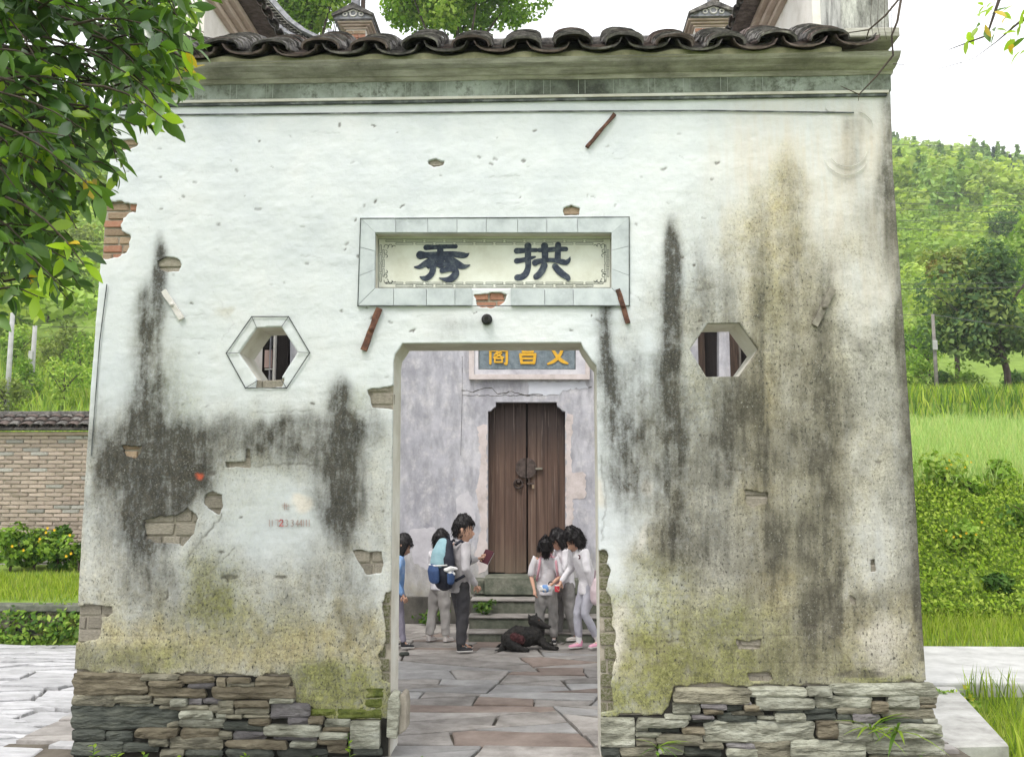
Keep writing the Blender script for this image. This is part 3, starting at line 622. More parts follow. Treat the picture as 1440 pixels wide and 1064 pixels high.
ol2 = ink_line('x', FO, .006, Y=Yf-.003, closed=True); promote(sur, ol2.build('outline', M['line_ink'], sur))
YP = GY+.10
pan = empty('plaque'); pan.parent = gate; pan.location = (0, -GY, 0)
x0, z0 = g(526, 408); x1, z1 = g(862, 325)
MB().box((x0-.03, YP, z0-.03), (x1+.03, YP+.15, z1+.03)).build('panel', M['panel_cream'], pan); pan = promote(pan, bpy.data.objects['panel'])
gp = lambda px, py: g(px, py, YP)
def strokes(mb, polys, Y, t, gg):
    for pl_ in polys: mb.prism([gg(*p) for p in pl_], Y-t, Y)
def brush(pts, n=10):
    """outline of a brush stroke from (x, y, half width) control points, rounded ends"""
    P = []
    for i in range(len(pts)-1):
        p0, p1, p2, p3 = pts[max(i-1, 0)], pts[i], pts[i+1], pts[min(i+2, len(pts)-1)]
        for k in range(n):
            t = k/n; P.append(tuple(.5*((2*p1[j])+(-p0[j]+p2[j])*t+(2*p0[j]-5*p1[j]+4*p2[j]-p3[j])*t*t+(-p0[j]+3*p1[j]-3*p2[j]+p3[j])*t**3) for j in range(3)))
    P.append(pts[-1]); Lf = []; Rt = []
    for i, p in enumerate(P):
        a_, b_ = P[max(i-1, 0)], P[min(i+1, len(P)-1)]; dx, dy = b_[0]-a_[0], b_[1]-a_[1]; L = math.hypot(dx, dy) or 1
        Lf.append((p[0]-dy/L*p[2], p[1]+dx/L*p[2])); Rt.append((p[0]+dy/L*p[2], p[1]-dx/L*p[2]))
    def cap(p, q, w):
        a0 = math.atan2(q[1]-p[1], q[0]-p[0]); return [(p[0]+w*math.cos(a0+R(a)), p[1]+w*math.sin(a0+R(a))) for a in (135, 180, 225)]
    return P, Lf, Rt
def brush_mesh(mb, pts, Y, t, gg, lift):
    P, Lf, Rt = brush(pts); n = len(P)
    fr = [(*gg(*p), ) for p in Lf]+[(*gg(*p), ) for p in Rt]
    v = [(x, Y-t-lift, z) for x, z in fr]+[(x, Y, z) for x, z in fr]
    f = [(i, i+1, n+i+1, n+i) for i in range(n-1)]+[(i, 2*n+i, 2*n+i+1, i+1) for i in range(n-1)]+[(n+i, n+i+1, 3*n+i+1, 3*n+i) for i in range(n-1)]
    f += [(0, n, 3*n, 2*n), (n-1, 3*n-1, 4*n-1, 2*n-1)]
    mb.add(v, f)
    for e, q in ((P[0], P[1]), (P[-1], P[-2])):                # rounded ends
        w = e[2]; c0 = gg(e[0], e[1]); a0 = math.atan2(-(q[1]-e[1]), q[0]-e[0]); rw = abs(gg(e[0]+w, e[1])[0]-c0[0])
        poly = [(c0[0]+rw*math.cos(a0+R(90+k*18)), c0[1]+rw*math.sin(a0+R(90+k*18))) for k in range(11)]
        mb.prism(poly, Y-t-lift-.0003, Y)
k1 = lambda L: [(570+x/12, 330+y/12, w/12) for x, y, w in L]
k2 = lambda L: [(705+x/12, 330+y/12, w/12) for x, y, w in L]
XIU = [k1([(350,218,46),(500,212,38),(700,204,34),(850,200,36)]), k1([(590,215,50),(592,330,58),(592,430,60),(600,510,64)]),
       k1([(255,345,72),(330,345,55),(450,340,50),(600,335,50),(800,330,50),(960,348,52),(1030,345,36),(1075,315,8)]),
       k1([(560,380,50),(450,430,55),(340,490,52),(240,545,36),(160,548,14)]), k1([(690,390,60),(790,450,70),(900,510,62),(990,540,42),(1090,515,8)]),
       k1([(395,530,44),(480,510,44),(620,500,44),(760,500,42)]),
       k1([(470,500,50),(465,600,50),(430,680,48),(360,735,46),(300,735,36),(250,712,8)]),
       k1([(620,610,42),(700,590,44),(790,580,46),(850,620,55),(835,690,62),(770,745,55),(680,760,36),(575,735,8)])]
GONG = [k2([(450,190,60),(450,330,54),(452,450,52),(450,560,50),(410,660,54),(340,715,54),(270,725,54)]), k2([(260,275,50),(360,270,44),(480,262,36),(590,262,34)]),
        k2([(258,445,46),(360,430,40),(460,405,36),(570,375,16)]), k2([(730,190,60),(735,280,58),(738,400,52)]), k2([(958,175,52),(955,280,50),(950,420,54)]),
        k2([(640,262,34),(780,258,40),(950,245,40),(1090,245,38)]), k2([(570,475,54),(660,445,42),(780,430,36),(900,435,36),(1010,455,44),(1090,470,44),(1140,430,30),(1160,380,6)]),
        k2([(725,520,56),(690,600,56),(640,670,56),(590,710,52)]), k2([(905,535,50),(970,610,56),(1050,680,54),(1110,715,46),(1130,745,40)])]
for ch in (XIU, GONG):
    mb = MB()
    for i, s in enumerate(ch): brush_mesh(mb, s, YP, .003, gp, i*.0006)
    mb.build('character', M['ink'], pan)
mb = MB(); t_ = .0035
def pl_line(pts):
    t = ink_line('x', pts, t_, Y=YP-.002, t=.002); mb.add(t.v, t.f)
bx0, by0, bx1, by1 = 533.5, 337.5, 857, 403
def box_line(x0, y0, x1, y1): pl_line([(x0, y0), (x1, y0)]); pl_line([(x0, y1), (x1, y1)]); pl_line([(x0, y0), (x0, y1)]); pl_line([(x1, y0), (x1, y1)])
t_ = .0026
for yy in (by0, by1-6.5):
    n_ = 11; stp = (bx1-bx0-14)/n_
    for k in range(n_): box_line(bx0+9+k*stp, yy+.3, bx0+9+(k+.86)*stp, yy+2.5)
    for k in range(n_-1): box_line(bx0+9+(k+.5)*stp, yy+4.0, bx0+9+(k+1.36)*stp, yy+6.2)
for xx in (bx0+.6, bx1-7):
    n_ = 4; stp = (by1-by0-12)/n_
    for k in range(n_): box_line(xx, by0+7+k*stp, xx+2.3, by0+7+(k+.84)*stp)
    for k in range(n_-1): box_line(xx+4.0, by0+7+(k+.5)*stp, xx+6.2, by0+7+(k+1.32)*stp)
pl_line([(bx0-1, by0-1.5), (bx1+1, by0-1.5)]); pl_line([(bx0-1, by1+1.2), (bx1+1, by1+1.2)]); pl_line([(bx0-1.2, by0-1.5), (bx0-1.2, by1+1)]); pl_line([(bx1+1.2, by0-1.5), (bx1+1.2, by1+1)])
mb.build('key_border', M['line_ink'], pan)
mb = MB()
for cx, cy, sx, sy in [(543,347,1,1),(543,395,1,-1),(848,346,-1,1),(848,394,-1,-1)]:
    for q in (arc_pts(0,0,3,-60,200,8), arc_pts(6,-1,2.4,180,-40,8), arc_pts(11,0,2,180,20,6), arc_pts(-1,7,2.4,90,-170,8), arc_pts(0,13,2,120,-80,6)):
        t = ink_line('x', [(cx+x*sx, cy+y*sy) for x, y in q], .0035, Y=YP-.002, t=.002); mb.add(t.v, t.f)
mb.build('corner_scroll', M['line_ink'], pan)

# ---- iron ties, lamp boss, faded writing
def tie(a_, b_, w, m):
    P, Q_ = Vector((g(*a_)[0], 0, g(*a_)[1])), Vector((g(*b_)[0], 0, g(*b_)[1])); d = Q_-P; L = d.length
    bm = bmesh.new(); bmesh.ops.create_cube(bm, size=1); bmesh.ops.scale(bm, vec=(w, .02, L), verts=bm.verts)
    bmesh.ops.subdivide_edges(bm, edges=[e for e in bm.edges if abs((e.verts[0].co-e.verts[1].co).z) > L*.5], cuts=4)
    for v_ in bm.verts: v_.co += Vector((rr.uniform(-.003, .003), rr.uniform(-.002, .002), rr.uniform(-.004, .004)))
    r = bmesh.ops.create_uvsphere(bm, u_segments=8, v_segments=5, radius=w*.42, matrix=Matrix.Translation((0, -.012, 0)))
    me = bpy.data.meshes.new('wall_tie'); bm.to_mesh(me); bm.free()
    gl(link('wall_tie', me, m, gate, loc=((P.x+Q_.x)/2, GY-.014, (P.z+Q_.z)/2), rot=(0, math.atan2(d.x, d.z), 0)))
tie((864,162), (825,208), .022, M['iron']); tie((534,434), (512,493), .040, M['iron']); tie((868,407), (883,455), .032, M['iron'])
tie((231,409), (257,449), .034, M['white_post']); tie((1170,407), (1145,458), .040, M['iron_grey'])
bx, bz = g(685, 450)
boss = MB()
boss.tube([(bx, GY-.006, bz), (bx, GY-.03, bz), (bx, GY-.032, bz), (bx, GY-.055, bz), (bx, GY-.075, bz-.004)], [.036, .036, .026, .026, .014], 16)
gl(boss.build('lamp_boss', M['black_metal'], gate, smooth=False))
def digit_lines(mb, ch, x, y, w, h, th):
    S = {'1': [[(.5,0),(.5,1)]], '7': [[(0,0),(1,0),(.7,1)]], '2': [[(0,.2),(.3,0),(.8,.05),(.9,.35),(0,1),(1,1)]], '3': [[(0,.08),(.6,0),(.9,.25),(.4,.48),(.9,.72),(.6,1),(0,.92)]], '4': [[(.7,1),(.7,0),(0,.7),(1,.7)]], 'h': [[(0,.3),(1,.3)],[(.35,0),(.35,1)],[(0,.6),(.4,.45)],[(.6,.1),(.6,.95),(1,.95)],[(.6,.5),(1,.5)]]}
    for ln in S[ch]:
        t = ink_line('x', [(x+a_*w, y+b_*h) for a_, b_ in ln], th, Y=GY-.011, t=.004); mb.add(t.v, t.f)
wr = MB(); digit_lines(wr, '2', 393, 730.5, 5, 8.5, .006); gl(wr.build('faded_digit', M['red_paint'], gate))
wr = MB()
for ch, x in zip('1173344111', (378, 382, 387, 401, 409, 416, 421, 426, 430, 434)): digit_lines(wr, ch, x, 730.5, 4 if ch != '1' else 1.5, 9, .0032)
digit_lines(wr, 'h', 396.5, 706.5, 10, 10, .003)
gl(wr.build('faded_number', M['faint_paint'], gate))
# ---- cornice and frieze
zy = lambda py, Y=GY: g(720, py, Y)[1]
m, nt, bs = newmat('cornice_plaster'); v = coords(nt, rnd=False); vh = coords(nt, (.22, 1, 2.2), rnd=False)
n1 = noise_n(nt, v, 2.0, 6, .7); n2 = noise_n(nt, vh, 12, 6, .7); n3 = noise_n(nt, v, 40, 5, .7)
c = ramp(nt, n1, [(.30, (.11,.105,.09)), (.44, (.31,.30,.26)), (.58, (.47,.455,.41)), (.75, (.58,.57,.53))])
c = mixc(nt, ramp(nt, n2, [(.34, (1,1,1)), (.56, (0,0,0))]), c, (.13,.13,.10)); c = mixc(nt, mth(nt, 'MULTIPLY', n3, .35), c, (.46,.44,.38))
nt.links.new(c, bs.inputs['Base Color']); bs.inputs['Roughness'].default_value = .92; bump(nt, bs, mth(nt, 'ADD', n2, n3), .5, .01); M['cornice'] = m
m, nt, bs = newmat('frieze_plaster'); v = coords(nt, rnd=False); n1 = noise_n(nt, v, 1.6, 6, .7); n3 = noise_n(nt, v, 14, 6, .75)
c = ramp(nt, n1, [(.36, (.05,.055,.045)), (.48, (.19,.215,.18)), (.62, (.32,.36,.32)), (.78, (.44,.48,.44))])
c = mixc(nt, ramp(nt, n3, [(.36, (1,1,1)), (.52, (0,0,0))]), c, (.10,.11,.085))
nt.links.new(c, bs.inputs['Base Color']); bs.inputs['Roughness'].default_value = .92; bump(nt, bs, n3, .4, .008); M['frieze'] = m
xa, xb = g(160, 110)[0], g(1251, 110)[0]
def prof(y0, z0, pts): return pts
gl(MB().extrude_x([(GY-.022, zy(137)), (GY-.022, zy(112)), (GY+.02, zy(112)), (GY+.02, zy(137))], xa, xb).build('frieze', M['frieze'], gate))
lines = MB(); x = xa+.12                                   # scratched joints of the frieze
while x < xb-.1:
    for dx in (0, .045): lines.box((x+dx, GY-.0245, zy(135)), (x+dx+.0035, GY-.021, zy(113)))
    x += rr.choice([.235, .235, .25])
gl(lines.build('frieze_joints', M['frieze_line'], gate))
gl(MB().extrude_x([(GY-.03, zy(140.5)), (GY-.03, zy(136.8)), (GY+.02, zy(136.8)), (GY+.02, zy(140.5))], xa-.005, xb-.02).build('fillet', M['reveal'], gate))
gl(MB().extrude_x([(GY-.0215, zy(144)), (GY-.0215, zy(140.2)), (GY+.02, zy(140.2)), (GY+.02, zy(144))], xa, xb-.03).build('black_rule', M['line_ink'], gate))
steps = [(112.5, .03), (106, .05), (104.5, .065), (98, .10), (96, .105), (90, .15), (88, .165), (80.5, .19)]
pr = []
yprev = None
for py, d in steps: pr.append((GY-d, zy(py, GY-d)))
prof_ = pr+[(GY+.3, pr[-1][1]), (GY+.3, pr[0][1])]
# finely cut along its length so it can wander like hand-run plaster
cn = MB(); NXc = 70; n = len(prof_); vv = []
for i in range(NXc+1):
    x = xa-.01+(xb+.012-xa+.01)*i/NXc
    for j, (y, z) in enumerate(prof_):
        k = mnoise.noise(Vector((x*1.4, j*.35, 2)))*.012 if j < len(pr) else 0
        vv.append((x, y+k*.6, z+k))
cn.add(vv, [(i*n+j, i*n+(j+1) % n, (i+1)*n+(j+1) % n, (i+1)*n+j) for i in range(NXc) for j in range(n)]+[tuple(range(n)), tuple(range(NXc*n, NXc*n+n))])
gl(cn.build('cornice', M['cornice'], gate))
# bedding mortar under the tiles, scalloped front
PER = .0; tx0 = g(282, 70, GY-.22)[0]; 
roof = empty('roof'); roof.parent = gate; roof.location = (0, -GY, 0)
YE = GY-.20; ZE = zy(80.5, YE); TH = R(31)
px_per = 71.5; PER = g(720+px_per, 70, YE)[0]-g(720, 70, YE)[0]
xe1 = g(1172, 70, YE)[0]; xe0 = g(170, 70, YE)[0]; ncol = int((xe1-xe0)/PER)
bed = MB(); k = 140; vv = []
for i in range(k+1):
    x = xe0-.05+(xe1+.06-xe0+.05)*i/k; zt = ZE+.035+.012*math.cos(2*math.pi*(x-xe1)/PER)
    vv += [(x, YE+.02, ZE-.004), (x, YE+.02, zt), (x, YE+.6, zt+.58*math.tan(TH)), (x, YE+.6, ZE-.004)]
bed.add(vv, [(i*4+j, i*4+(j+1) % 4, i*4+4+(j+1) % 4, i*4+4+j) for i in range(k) for j in range(4)]+[(0,1,2,3), (k*4, k*4+1, k*4+2, k*4+3)])
M['bedding'] = nm('bedding', [(.14,.135,.08),(.26,.25,.16),(.36,.35,.25)], 8, .95, .6, 40, .01, vary=0)
roof = promote(roof, bed.build('bedding', M['bedding'], roof))
def tile_mesh(rw, rise, L, t, inv, rs):
    mb = MB(); n = 8; vv = []
    for iy, y in enumerate((0, L)):
        w = rw*(1 if iy == 0 else .9)
        for r in (0, t):
            for i in range(n+1):
                a_ = math.pi*(i/n); x = -math.cos(a_)*(w+ (r if not inv else -r)*.6); z = math.sin(a_)**.8*rise
                z = (z+r) if not inv else (-z+t-r)
                vv.append((x+rs.uniform(-.002, .002), y+rs.uniform(-.004, .004), z+rs.uniform(-.0015, .0015)))
    idx_ = lambda iy, r, i: iy*2*(n+1)+r*(n+1)+i
    f = []
    for i in range(n):
        f += [(idx_(0,0,i), idx_(0,0,i+1), idx_(0,1,i+1), idx_(0,1,i)), (idx_(1,0,i), idx_(1,1,i), idx_(1,1,i+1), idx_(1,0,i+1)),
              (idx_(0,1,i), idx_(0,1,i+1), idx_(1,1,i+1), idx_(1,1,i)), (idx_(0,0,i), idx_(1,0,i), idx_(1,0,i+1), idx_(0,0,i+1))]
    for i in (0, n): f.append((idx_(0,0,i), idx_(0,1,i), idx_(1,1,i), idx_(1,0,i)))
    mb.add(vv, f); me = mb.mesh('tile', True); 
    try: me.set_sharp_from_angle(angle=R(40))
    except Exception: pass
    return me
cov = [tile_mesh(.120, .062, .24, .013, False, rr) for k in range(4)]; pan_ = [tile_mesh(.142, .056, .24, .013, True, rr) for k in range(4)]
for q in cov[:3]+pan_[:2]: q.materials.append(M['tile'])
for q in cov[3:]+pan_[2:]: q.materials.append(M['tile_brown'])
s_ = Vector((0, math.cos(TH), math.sin(TH))); STEP = .078
for ci in range(ncol+1):
    xp = xe1-.02-ci*PER; jz = rr.uniform(-.012, .012); jx = rr.uniform(-.012, .012)
    for r in range(7):                              # channel tiles
        p = Vector((xp+PER*.5+jx, YE-.05, ZE+.074+jz))+s_*(r*STEP)
        if ci > 0 or True: link('tile', rr.choice(pan_), None, roof, loc=p, rot=(TH-R(9)+rr.uniform(-.04, .04), rr.uniform(-.05, .05), rr.uniform(-.04, .04)))
    for r in range(3): link('tile', rr.choice(cov), None, roof, loc=(xp+rr.uniform(-.012, .012), YE+.012+r*.028, ZE+.080+r*.019+jz), rot=(TH-R(9)+rr.uniform(-.05, .05), rr.uniform(-.08, .08), rr.uniform(-.05, .05)))
    for r in range(9):                              # cover tiles
        p = Vector((xp+rr.uniform(-.008, .008), YE-.02+rr.uniform(-.012, .012), ZE+.060+jz+rr.uniform(-.004, .004)))+s_*(r*STEP*.9)
        link('tile', rr.choice(cov), None, roof, loc=p, rot=(TH-R(9)+rr.uniform(-.05, .05), rr.uniform(-.06, .06), rr.uniform(-.05, .05)))
# back slope and ridge so that the roof is a whole roof
yr, zr = YE+.62, ZE+.05+.62*math.tan(TH)
MB().prism([(xe0-.05, 0), (xe1+.05, 0), (xe1+.05, .05), (xe0-.05, .05)], 0, .7).build('back_slope', M['tile'], roof, loc=(0, yr-.02, zr-.02), rot=(-TH, 0, 0))
MB().tube([(xe0-.05, yr, zr-.02), ((xe0+xe1)/2, yr, zr-.03), (xe1+.05, yr, zr-.02)], .05, 10).build('ridge', M['tile'], roof)
# ---- raised end pier on the right with its ledge
pA, pB = g(1184, 40, GY-.05), g(1253, 40, GY-.05)
gl(MB().box((pA[0], GY-.05, zy(64)), (pB[0]-.005, GY+.40, zy(-70))).build('end_pier', M['plaster_grime'], gate, bevel=.012))
gl(MB().box((pA[0]-.02, GY-.16, zy(76)), (pB[0]+.015, GY+.42, zy(63))).build('pier_ledge', M['cornice'], gate, bevel=.01))
# ================================================================== PLINTH of slate blocks
plinth = empty('plinth'); plinth.parent = gate; plinth.location = (0, -GY, 0)
zp0 = -.22
xL0, xL1 = g(108, 990)[0], g(546, 1000)[0]; xR0, xR1 = g(848, 1000)[0], g(1310, 990)[0]
MB().prism([g(108,948), g(404,952), g(414,990), g(470,1008), (xL1, g(470,1008)[1]), (xL1, zp0), (xL0, zp0)], GY+.0, GY+.33).build('packing', M['dark_gap'], plinth); plinth = promote(plinth, bpy.data.objects['packing'])
MB().prism([(xR0, g(848,1006)[1]), g(930,1006), g(950,970), g(1060,966), g(1304,962), (xR1, zp0), (xR0, zp0)], GY+.0, GY+.33).build('packing', M['dark_gap'], plinth)
sA = lambda L: [(90+x0*.1736, 930+y0*.1736, 90+x1*.1736, 930+y1*.1736, *r) for x0, y0, x1, y1, *r in L]
sB = lambda L: [(320+x0*.1944, 930+y0*.1944, 320+x1*.1944, 930+y1*.1944, *r) for x0, y0, x1, y1, *r in L]
sC = lambda L: [(840+x0*.1736, 940+y0*.1736, 840+x1*.1736, 940+y1*.1736, *r) for x0, y0, x1, y1, *r in L]
sD = lambda L: [(1080+x0*.1806, 940+y0*.1806, 1080+x1*.1806, 940+y1*.1806, *r) for x0, y0, x1, y1, *r in L]
ST = sA([(75,95,685,258,'slate_brown'),(62,255,425,350,'slate'),(55,355,935,540,'slate_dark'),(610,98,925,150),(700,148,975,198,'slate_brown'),(925,120,1215,172,'slate_brown'),(1003,175,1220,215,'slate_lilac'),(680,203,930,288,'slate_brown'),(905,212,1150,292,'slate_brown'),
 (430,265,720,330),(455,333,730,358,'slate_pale'),(730,290,880,337),(880,297,1005,347),(1010,293,1122,342,'slate_lilac'),(1126,293,1280,337,'slate_lilac'),(770,350,1175,387),(940,388,1215,452),(1185,347,1375,400),(1240,405,1330,452),(945,455,1315,532),(840,478,935,525),(590,528,930,604,'slate_brown'),(945,535,1255,625,'slate_brown'),(850,608,1285,702,'slate'),
 (60,548,330,640,'slate_dark'),(335,560,560,650,'slate_dark'),(700,612,860,670),(480,655,780,720,'slate_dark'),(790,705,985,760),(990,708,1300,760,'slate_dark'),(60,645,480,760,'slate_dark')])
ST += sB([(-75,118,-8,174,'slate_brown'),(0,152,200,178,'slate'),(0,115,165,150),(205,112,455,174,'slate_brown'),(-120,180,482,262,'slate_brown'),(60,278,312,327),(310,260,486,294),(315,300,600,402,'slate_lilac'),(60,332,306,372),(0,374,118,402),(122,378,312,398),(160,400,312,452,'slate_brown'),(-40,430,268,492,'slate_dark'),(270,450,680,527,'slate_pale'),(435,402,602,447,'slate_lilac'),(592,392,700,440,'slate_brown'),(705,415,890,466,'slate_pale'),(690,468,892,502),(45,500,290,556,'slate_lilac'),(335,530,650,567,'slate_lilac'),(672,505,880,548),(0,560,442,616),(455,570,650,612),(655,550,870,590),(892,425,1108,612,'slate_pale'),(350,625,720,680,'slate_dark'),(725,595,870,650),(910,618,1120,680,'slate_dark'),(0,622,345,685,'slate_dark'),(-60,500,40,552),(-60,275,55,325),(-60,330,55,370),
 (1000,195,1125,262,'moss_block'),(955,266,1115,342,'moss_block'),(790,348,1112,418,'moss_block'),(590,345,780,392,'moss_block')])
ST += sC([(30,397,300,622,'slate_pale'),(305,402,720,462,'slate_pale'),(306,465,408,502),(410,463,660,510,'slate_dark'),(305,508,520,548),(310,553,475,626,'slate'),(480,528,850,606),(680,467,865,524,'slate_brown'),(610,278,830,366,'slate_pale'),(545,368,755,400,'slate_pale'),(615,152,1228,272,'slate'),(832,276,1040,318,'slate_lilac'),(850,321,1012,362,'slate_brown'),(760,368,940,398,'slate_lilac'),(1035,258,1246,288,'slate_lilac'),(1045,292,1178,340,'slate_dark'),(1182,287,1312,335,'slate_brown'),(1085,338,1348,374,'slate'),(975,376,1292,420,'slate_dark'),(945,350,1083,375,'slate_dark'),(1295,376,1440,410,'slate_pale'),(725,402,970,436,'slate_dark'),(862,420,1760,588,'slate_pale'),(820,592,1012,632),(1040,594,1295,640,'slate_lilac'),(700,636,1000,705,'slate_dark'),(1050,645,1310,710),(490,612,695,690),(30,628,180,705,'slate_dark'),(185,632,485,705)])
ST += sD([(-160,140,295,218,'slate_pale'),(300,140,486,206,'slate_pale'),(495,115,1305,203,'slate_pale'),(-100,222,350,306,'slate_pale'),(360,212,800,296,'slate_pale'),(800,250,922,336,'slate_brown'),(925,208,1165,300,'slate_pale'),(1130,207,1310,276),(1170,278,1306,302),(40,340,280,400,'slate_pale'),(60,308,265,338,'slate_dark'),(272,300,525,350,'slate_dark'),(280,352,530,398,'slate_dark'),(535,300,795,345,'slate'),(650,346,862,412,'slate_lilac'),(540,348,645,415,'slate_dark'),(880,305,1297,384,'slate'),(1200,386,1318,416,'slate_pale'),(900,388,1195,416,'slate_dark'),(378,402,530,532,'slate_brown'),(535,418,800,548,'slate_pale'),(802,418,1338,536,'slate_pale'),(180,550,760,690,'slate_pale'),(765,542,1372,672,'slate_pale'),(-130,556,176,705,'slate'),(780,672,1385,720,'slate'),(520,398,640,416)])
def stone_mesh(w, h, d, rs, block=False):
    bm = bmesh.new(); nx = max(3, min(16, int(w/.03))); nz_ = max(3, min(10, int(h/.013)))
    bmesh.ops.create_grid(bm, x_segments=nx, y_segments=nz_, size=.5)
    sd = rs.uniform(0, 99)
    lx = [rs.uniform(-.16, .16)*(0 if block else 1) for _ in range(4)]
    for v_ in bm.verts:
        u, t = v_.co.x, v_.co.y                        # -.5..5
        edge = max(abs(u), abs(t)*1.0)*2
        n1 = mnoise.noise(Vector((u*w*9+sd, t*h*14, sd))); n2 = mnoise.noise(Vector((u*w*22+sd, t*h*30, sd+5)))
        slope = (lx[0] if u < 0 else lx[1])*abs(u)*2
        z = t*h*(1+slope*.9)+n1*h*.05*(0 if block else 1)
        x = u*w+mnoise.noise(Vector((t*h*20, sd, 1)))*min(.02, w*.06)*(0 if block else 1)-(lx[2]*t*min(h, .05))
        cut = .0
        if abs(u) > .499 and abs(t) > .499: x *= .985-(.0 if block else min(.05, .012/w)); z *= .93 if not block else .985
        lam = mnoise.noise(Vector((u*w*3+sd, round((t+n1*.12)*h/.016)*1.7, sd+9)))
        y = -d+.010*(edge > .99)+n1*.012+n2*.010+lam*.008
        v_.co = Vector((x, y, z))
    ext = bmesh.ops.extrude_edge_only(bm, edges=[e for e in bm.edges if e.is_boundary])
    for v_ in [q for q in ext['geom'] if isinstance(q, bmesh.types.BMVert)]: v_.co.y = .05; v_.co.z *= .93; v_.co.x *= .99
    bmesh.ops.recalc_face_normals(bm, faces=bm.faces)
    me = bpy.data.meshes.new('stone'); bm.to_mesh(me); bm.free(); return me
sr = random.Random(11)
for q in ST:
    x0, y0, x1, y1 = q[:4]; mt = q[4] if len(q) > 4 else sr.choice(['slate', 'slate', 'slate_brown', 'slate_pale'])
    YS = GY-.02; a0, a1 = g(x0, y1, YS), g(x1, y0, YS); w, h = a1[0]-a0[0], a1[1]-a0[1]
    block = mt == 'moss_block' or (abs(w-h) < .06 and w > .18)
    d = sr.uniform(.012, .05) if not mt.startswith('slate_dark') else sr.uniform(.005, .03)
    if mt == 'moss_block': d = -.005
    link('stone', stone_mesh(w*1.0, h*1.03, d, sr, block), M[mt], plinth, loc=((a0[0]+a1[0])/2, YS, (a0[1]+a1[1])/2))
# door-jamb guard stone, leaning against the left jamb
gs = empty('guard_stone', (*[0, 0, 0],), 0, 'grey rounded guard stone leaning at the foot of the doorway jamb', 'stone')
gx0, gz0 = g(543, 1032, GY-.06); gx1, gz1 = g(570, 978, GY-.06)
gs.location = (gx0, GY-.06, gz0-.02)
bm = bmesh.new(); W_, H_ = gx1-gx0, gz1-gz0+.03
pr = [(0, 0), (W_*.55, -.01), (W_*.62, H_*.35), (W_*.70, H_*.75), (W_*.55, H_*.95), (W_*.2, H_*1.0), (W_*.05, H_*.85)]
mb = MB().prism(pr, 0, .16); mb.build('front_block', M['slate_pale'], gs, bevel=.008)
pr2 = [(W_*.55, 0), (W_*1.0, .03), (W_*1.02, H_*.7), (W_*.95, H_*.93), (W_*.72, H_*.98), (W_*.6, H_*.9)]
MB().prism(pr2, .05, .22).build('back_block', M['brick_grey'], gs, bevel=.012)
# ================================================================== GROUND SHEET
def lerp_profile(Y, pts): return np.interp(Y, [p[0] for p in pts], [p[1] for p in pts])
PR_R = [(-40,-.35),(8.2,-.35),(8.35,-.12),(10.3,-.12),(10.5,.02),(11.4,.16),(11.9,.75),(12.5,1.35),(13.2,1.6),(20,2.3),(30,3.7),(31,4.5),(42,5.6),(60,11),(80,19),(120,38),(180,66),(240,97),(270,101),(360,70),(600,40),(1500,20)]
PR_L = [(-40,-.12),(10.28,-.12),(10.42,.40),(13,.62),(16,.8),(30,3.0),(42,7),(60,14),(80,24),(120,46),(180,74),(240,96),(280,100),(360,80),(600,40),(1500,20)]
def hz(X, Y):
    X = np.asarray(X, float); Y = np.asarray(Y, float); t = sstep(-2.4, 3.3, X)
    zr_ = lerp_profile(Y, PR_R); zl = lerp_profile(Y, PR_L)
    zr_ = np.where((X < 3.25) & (Y < 8.5), -.12, zr_)
    inside = (X > -4.4) & (X < 3.6) & (Y > 5) & (Y < 17); z = zl*(1-t)+zr_*t
    z = np.where(inside, np.minimum(z, -.12), z)
    z = z-np.clip(np.abs(X)-60, 0, 400)*.24*sstep(60, 200, Y)
    b = sstep(14, 40, Y); return z+b*(fbm(X*.06+40, Y*.06+40, 3)-.5)*2.2*np.clip(Y/60, .2, 3)
gx = np.concatenate([np.linspace(-700, -40, 34), np.linspace(-38, -9, 30), np.linspace(-8.6, 9, 60), np.linspace(10, 40, 30), np.linspace(44, 700, 36)])
gy = np.concatenate([np.linspace(-40, 4, 12), np.linspace(5, 14, 70), np.linspace(14.5, 44, 50), np.linspace(47, 300, 90), np.linspace(320, 1500, 22)])
GX, GYY = np.meshgrid(gx, gy); GZ = hz(GX, GYY)
Vg = np.stack([GX, GYY, GZ], -1).reshape(-1, 3); ii = np.arange(len(gx)*len(gy)).reshape(len(gy), len(gx))
Qg = np.stack([ii[:-1, :-1], ii[:-1, 1:], ii[1:, 1:], ii[1:, :-1]], -1).reshape(-1, 4)
tag(link('ground', np_mesh('ground', Vg, Qg, smooth=True), M['turf']), 'grassy ground rising to the wooded hillsides', None, None, 'structure')

# ================================================================== HALL behind the gate
FY = 11.9
def h(px, py, Y=FY): p = at(px, py, Y); return (p.x, p.z)
hall = empty('hall', (0, FY, 0), 0, 'lilac-grey plastered hall front with a tall plank door behind the gate', 'building')
def hl(o): o.location = Vector(o.location)-Vector((0, FY, 0)); return o
XL, XR, ZT = -3.6, 2.72, 6.95
dz0 = .60
DO = [h(*p) for p in [(686,813),(686,578),(690,577.5),(693,574),(697,571.5),(697,565),(783,565),(783.5,571),(788,574),(791,577.5),(795,578),(795,813)]]
WL = [h(*p) for p in [(352,440),(352,600),(408,600),(408,440)]]
WR1 = [h(*p) for p in [(986,440),(986,600),(1011,600),(1011,440)]]; WR2 = [h(*p) for p in [(1031,440),(1031,600),(1058,600),(1058,440)]]
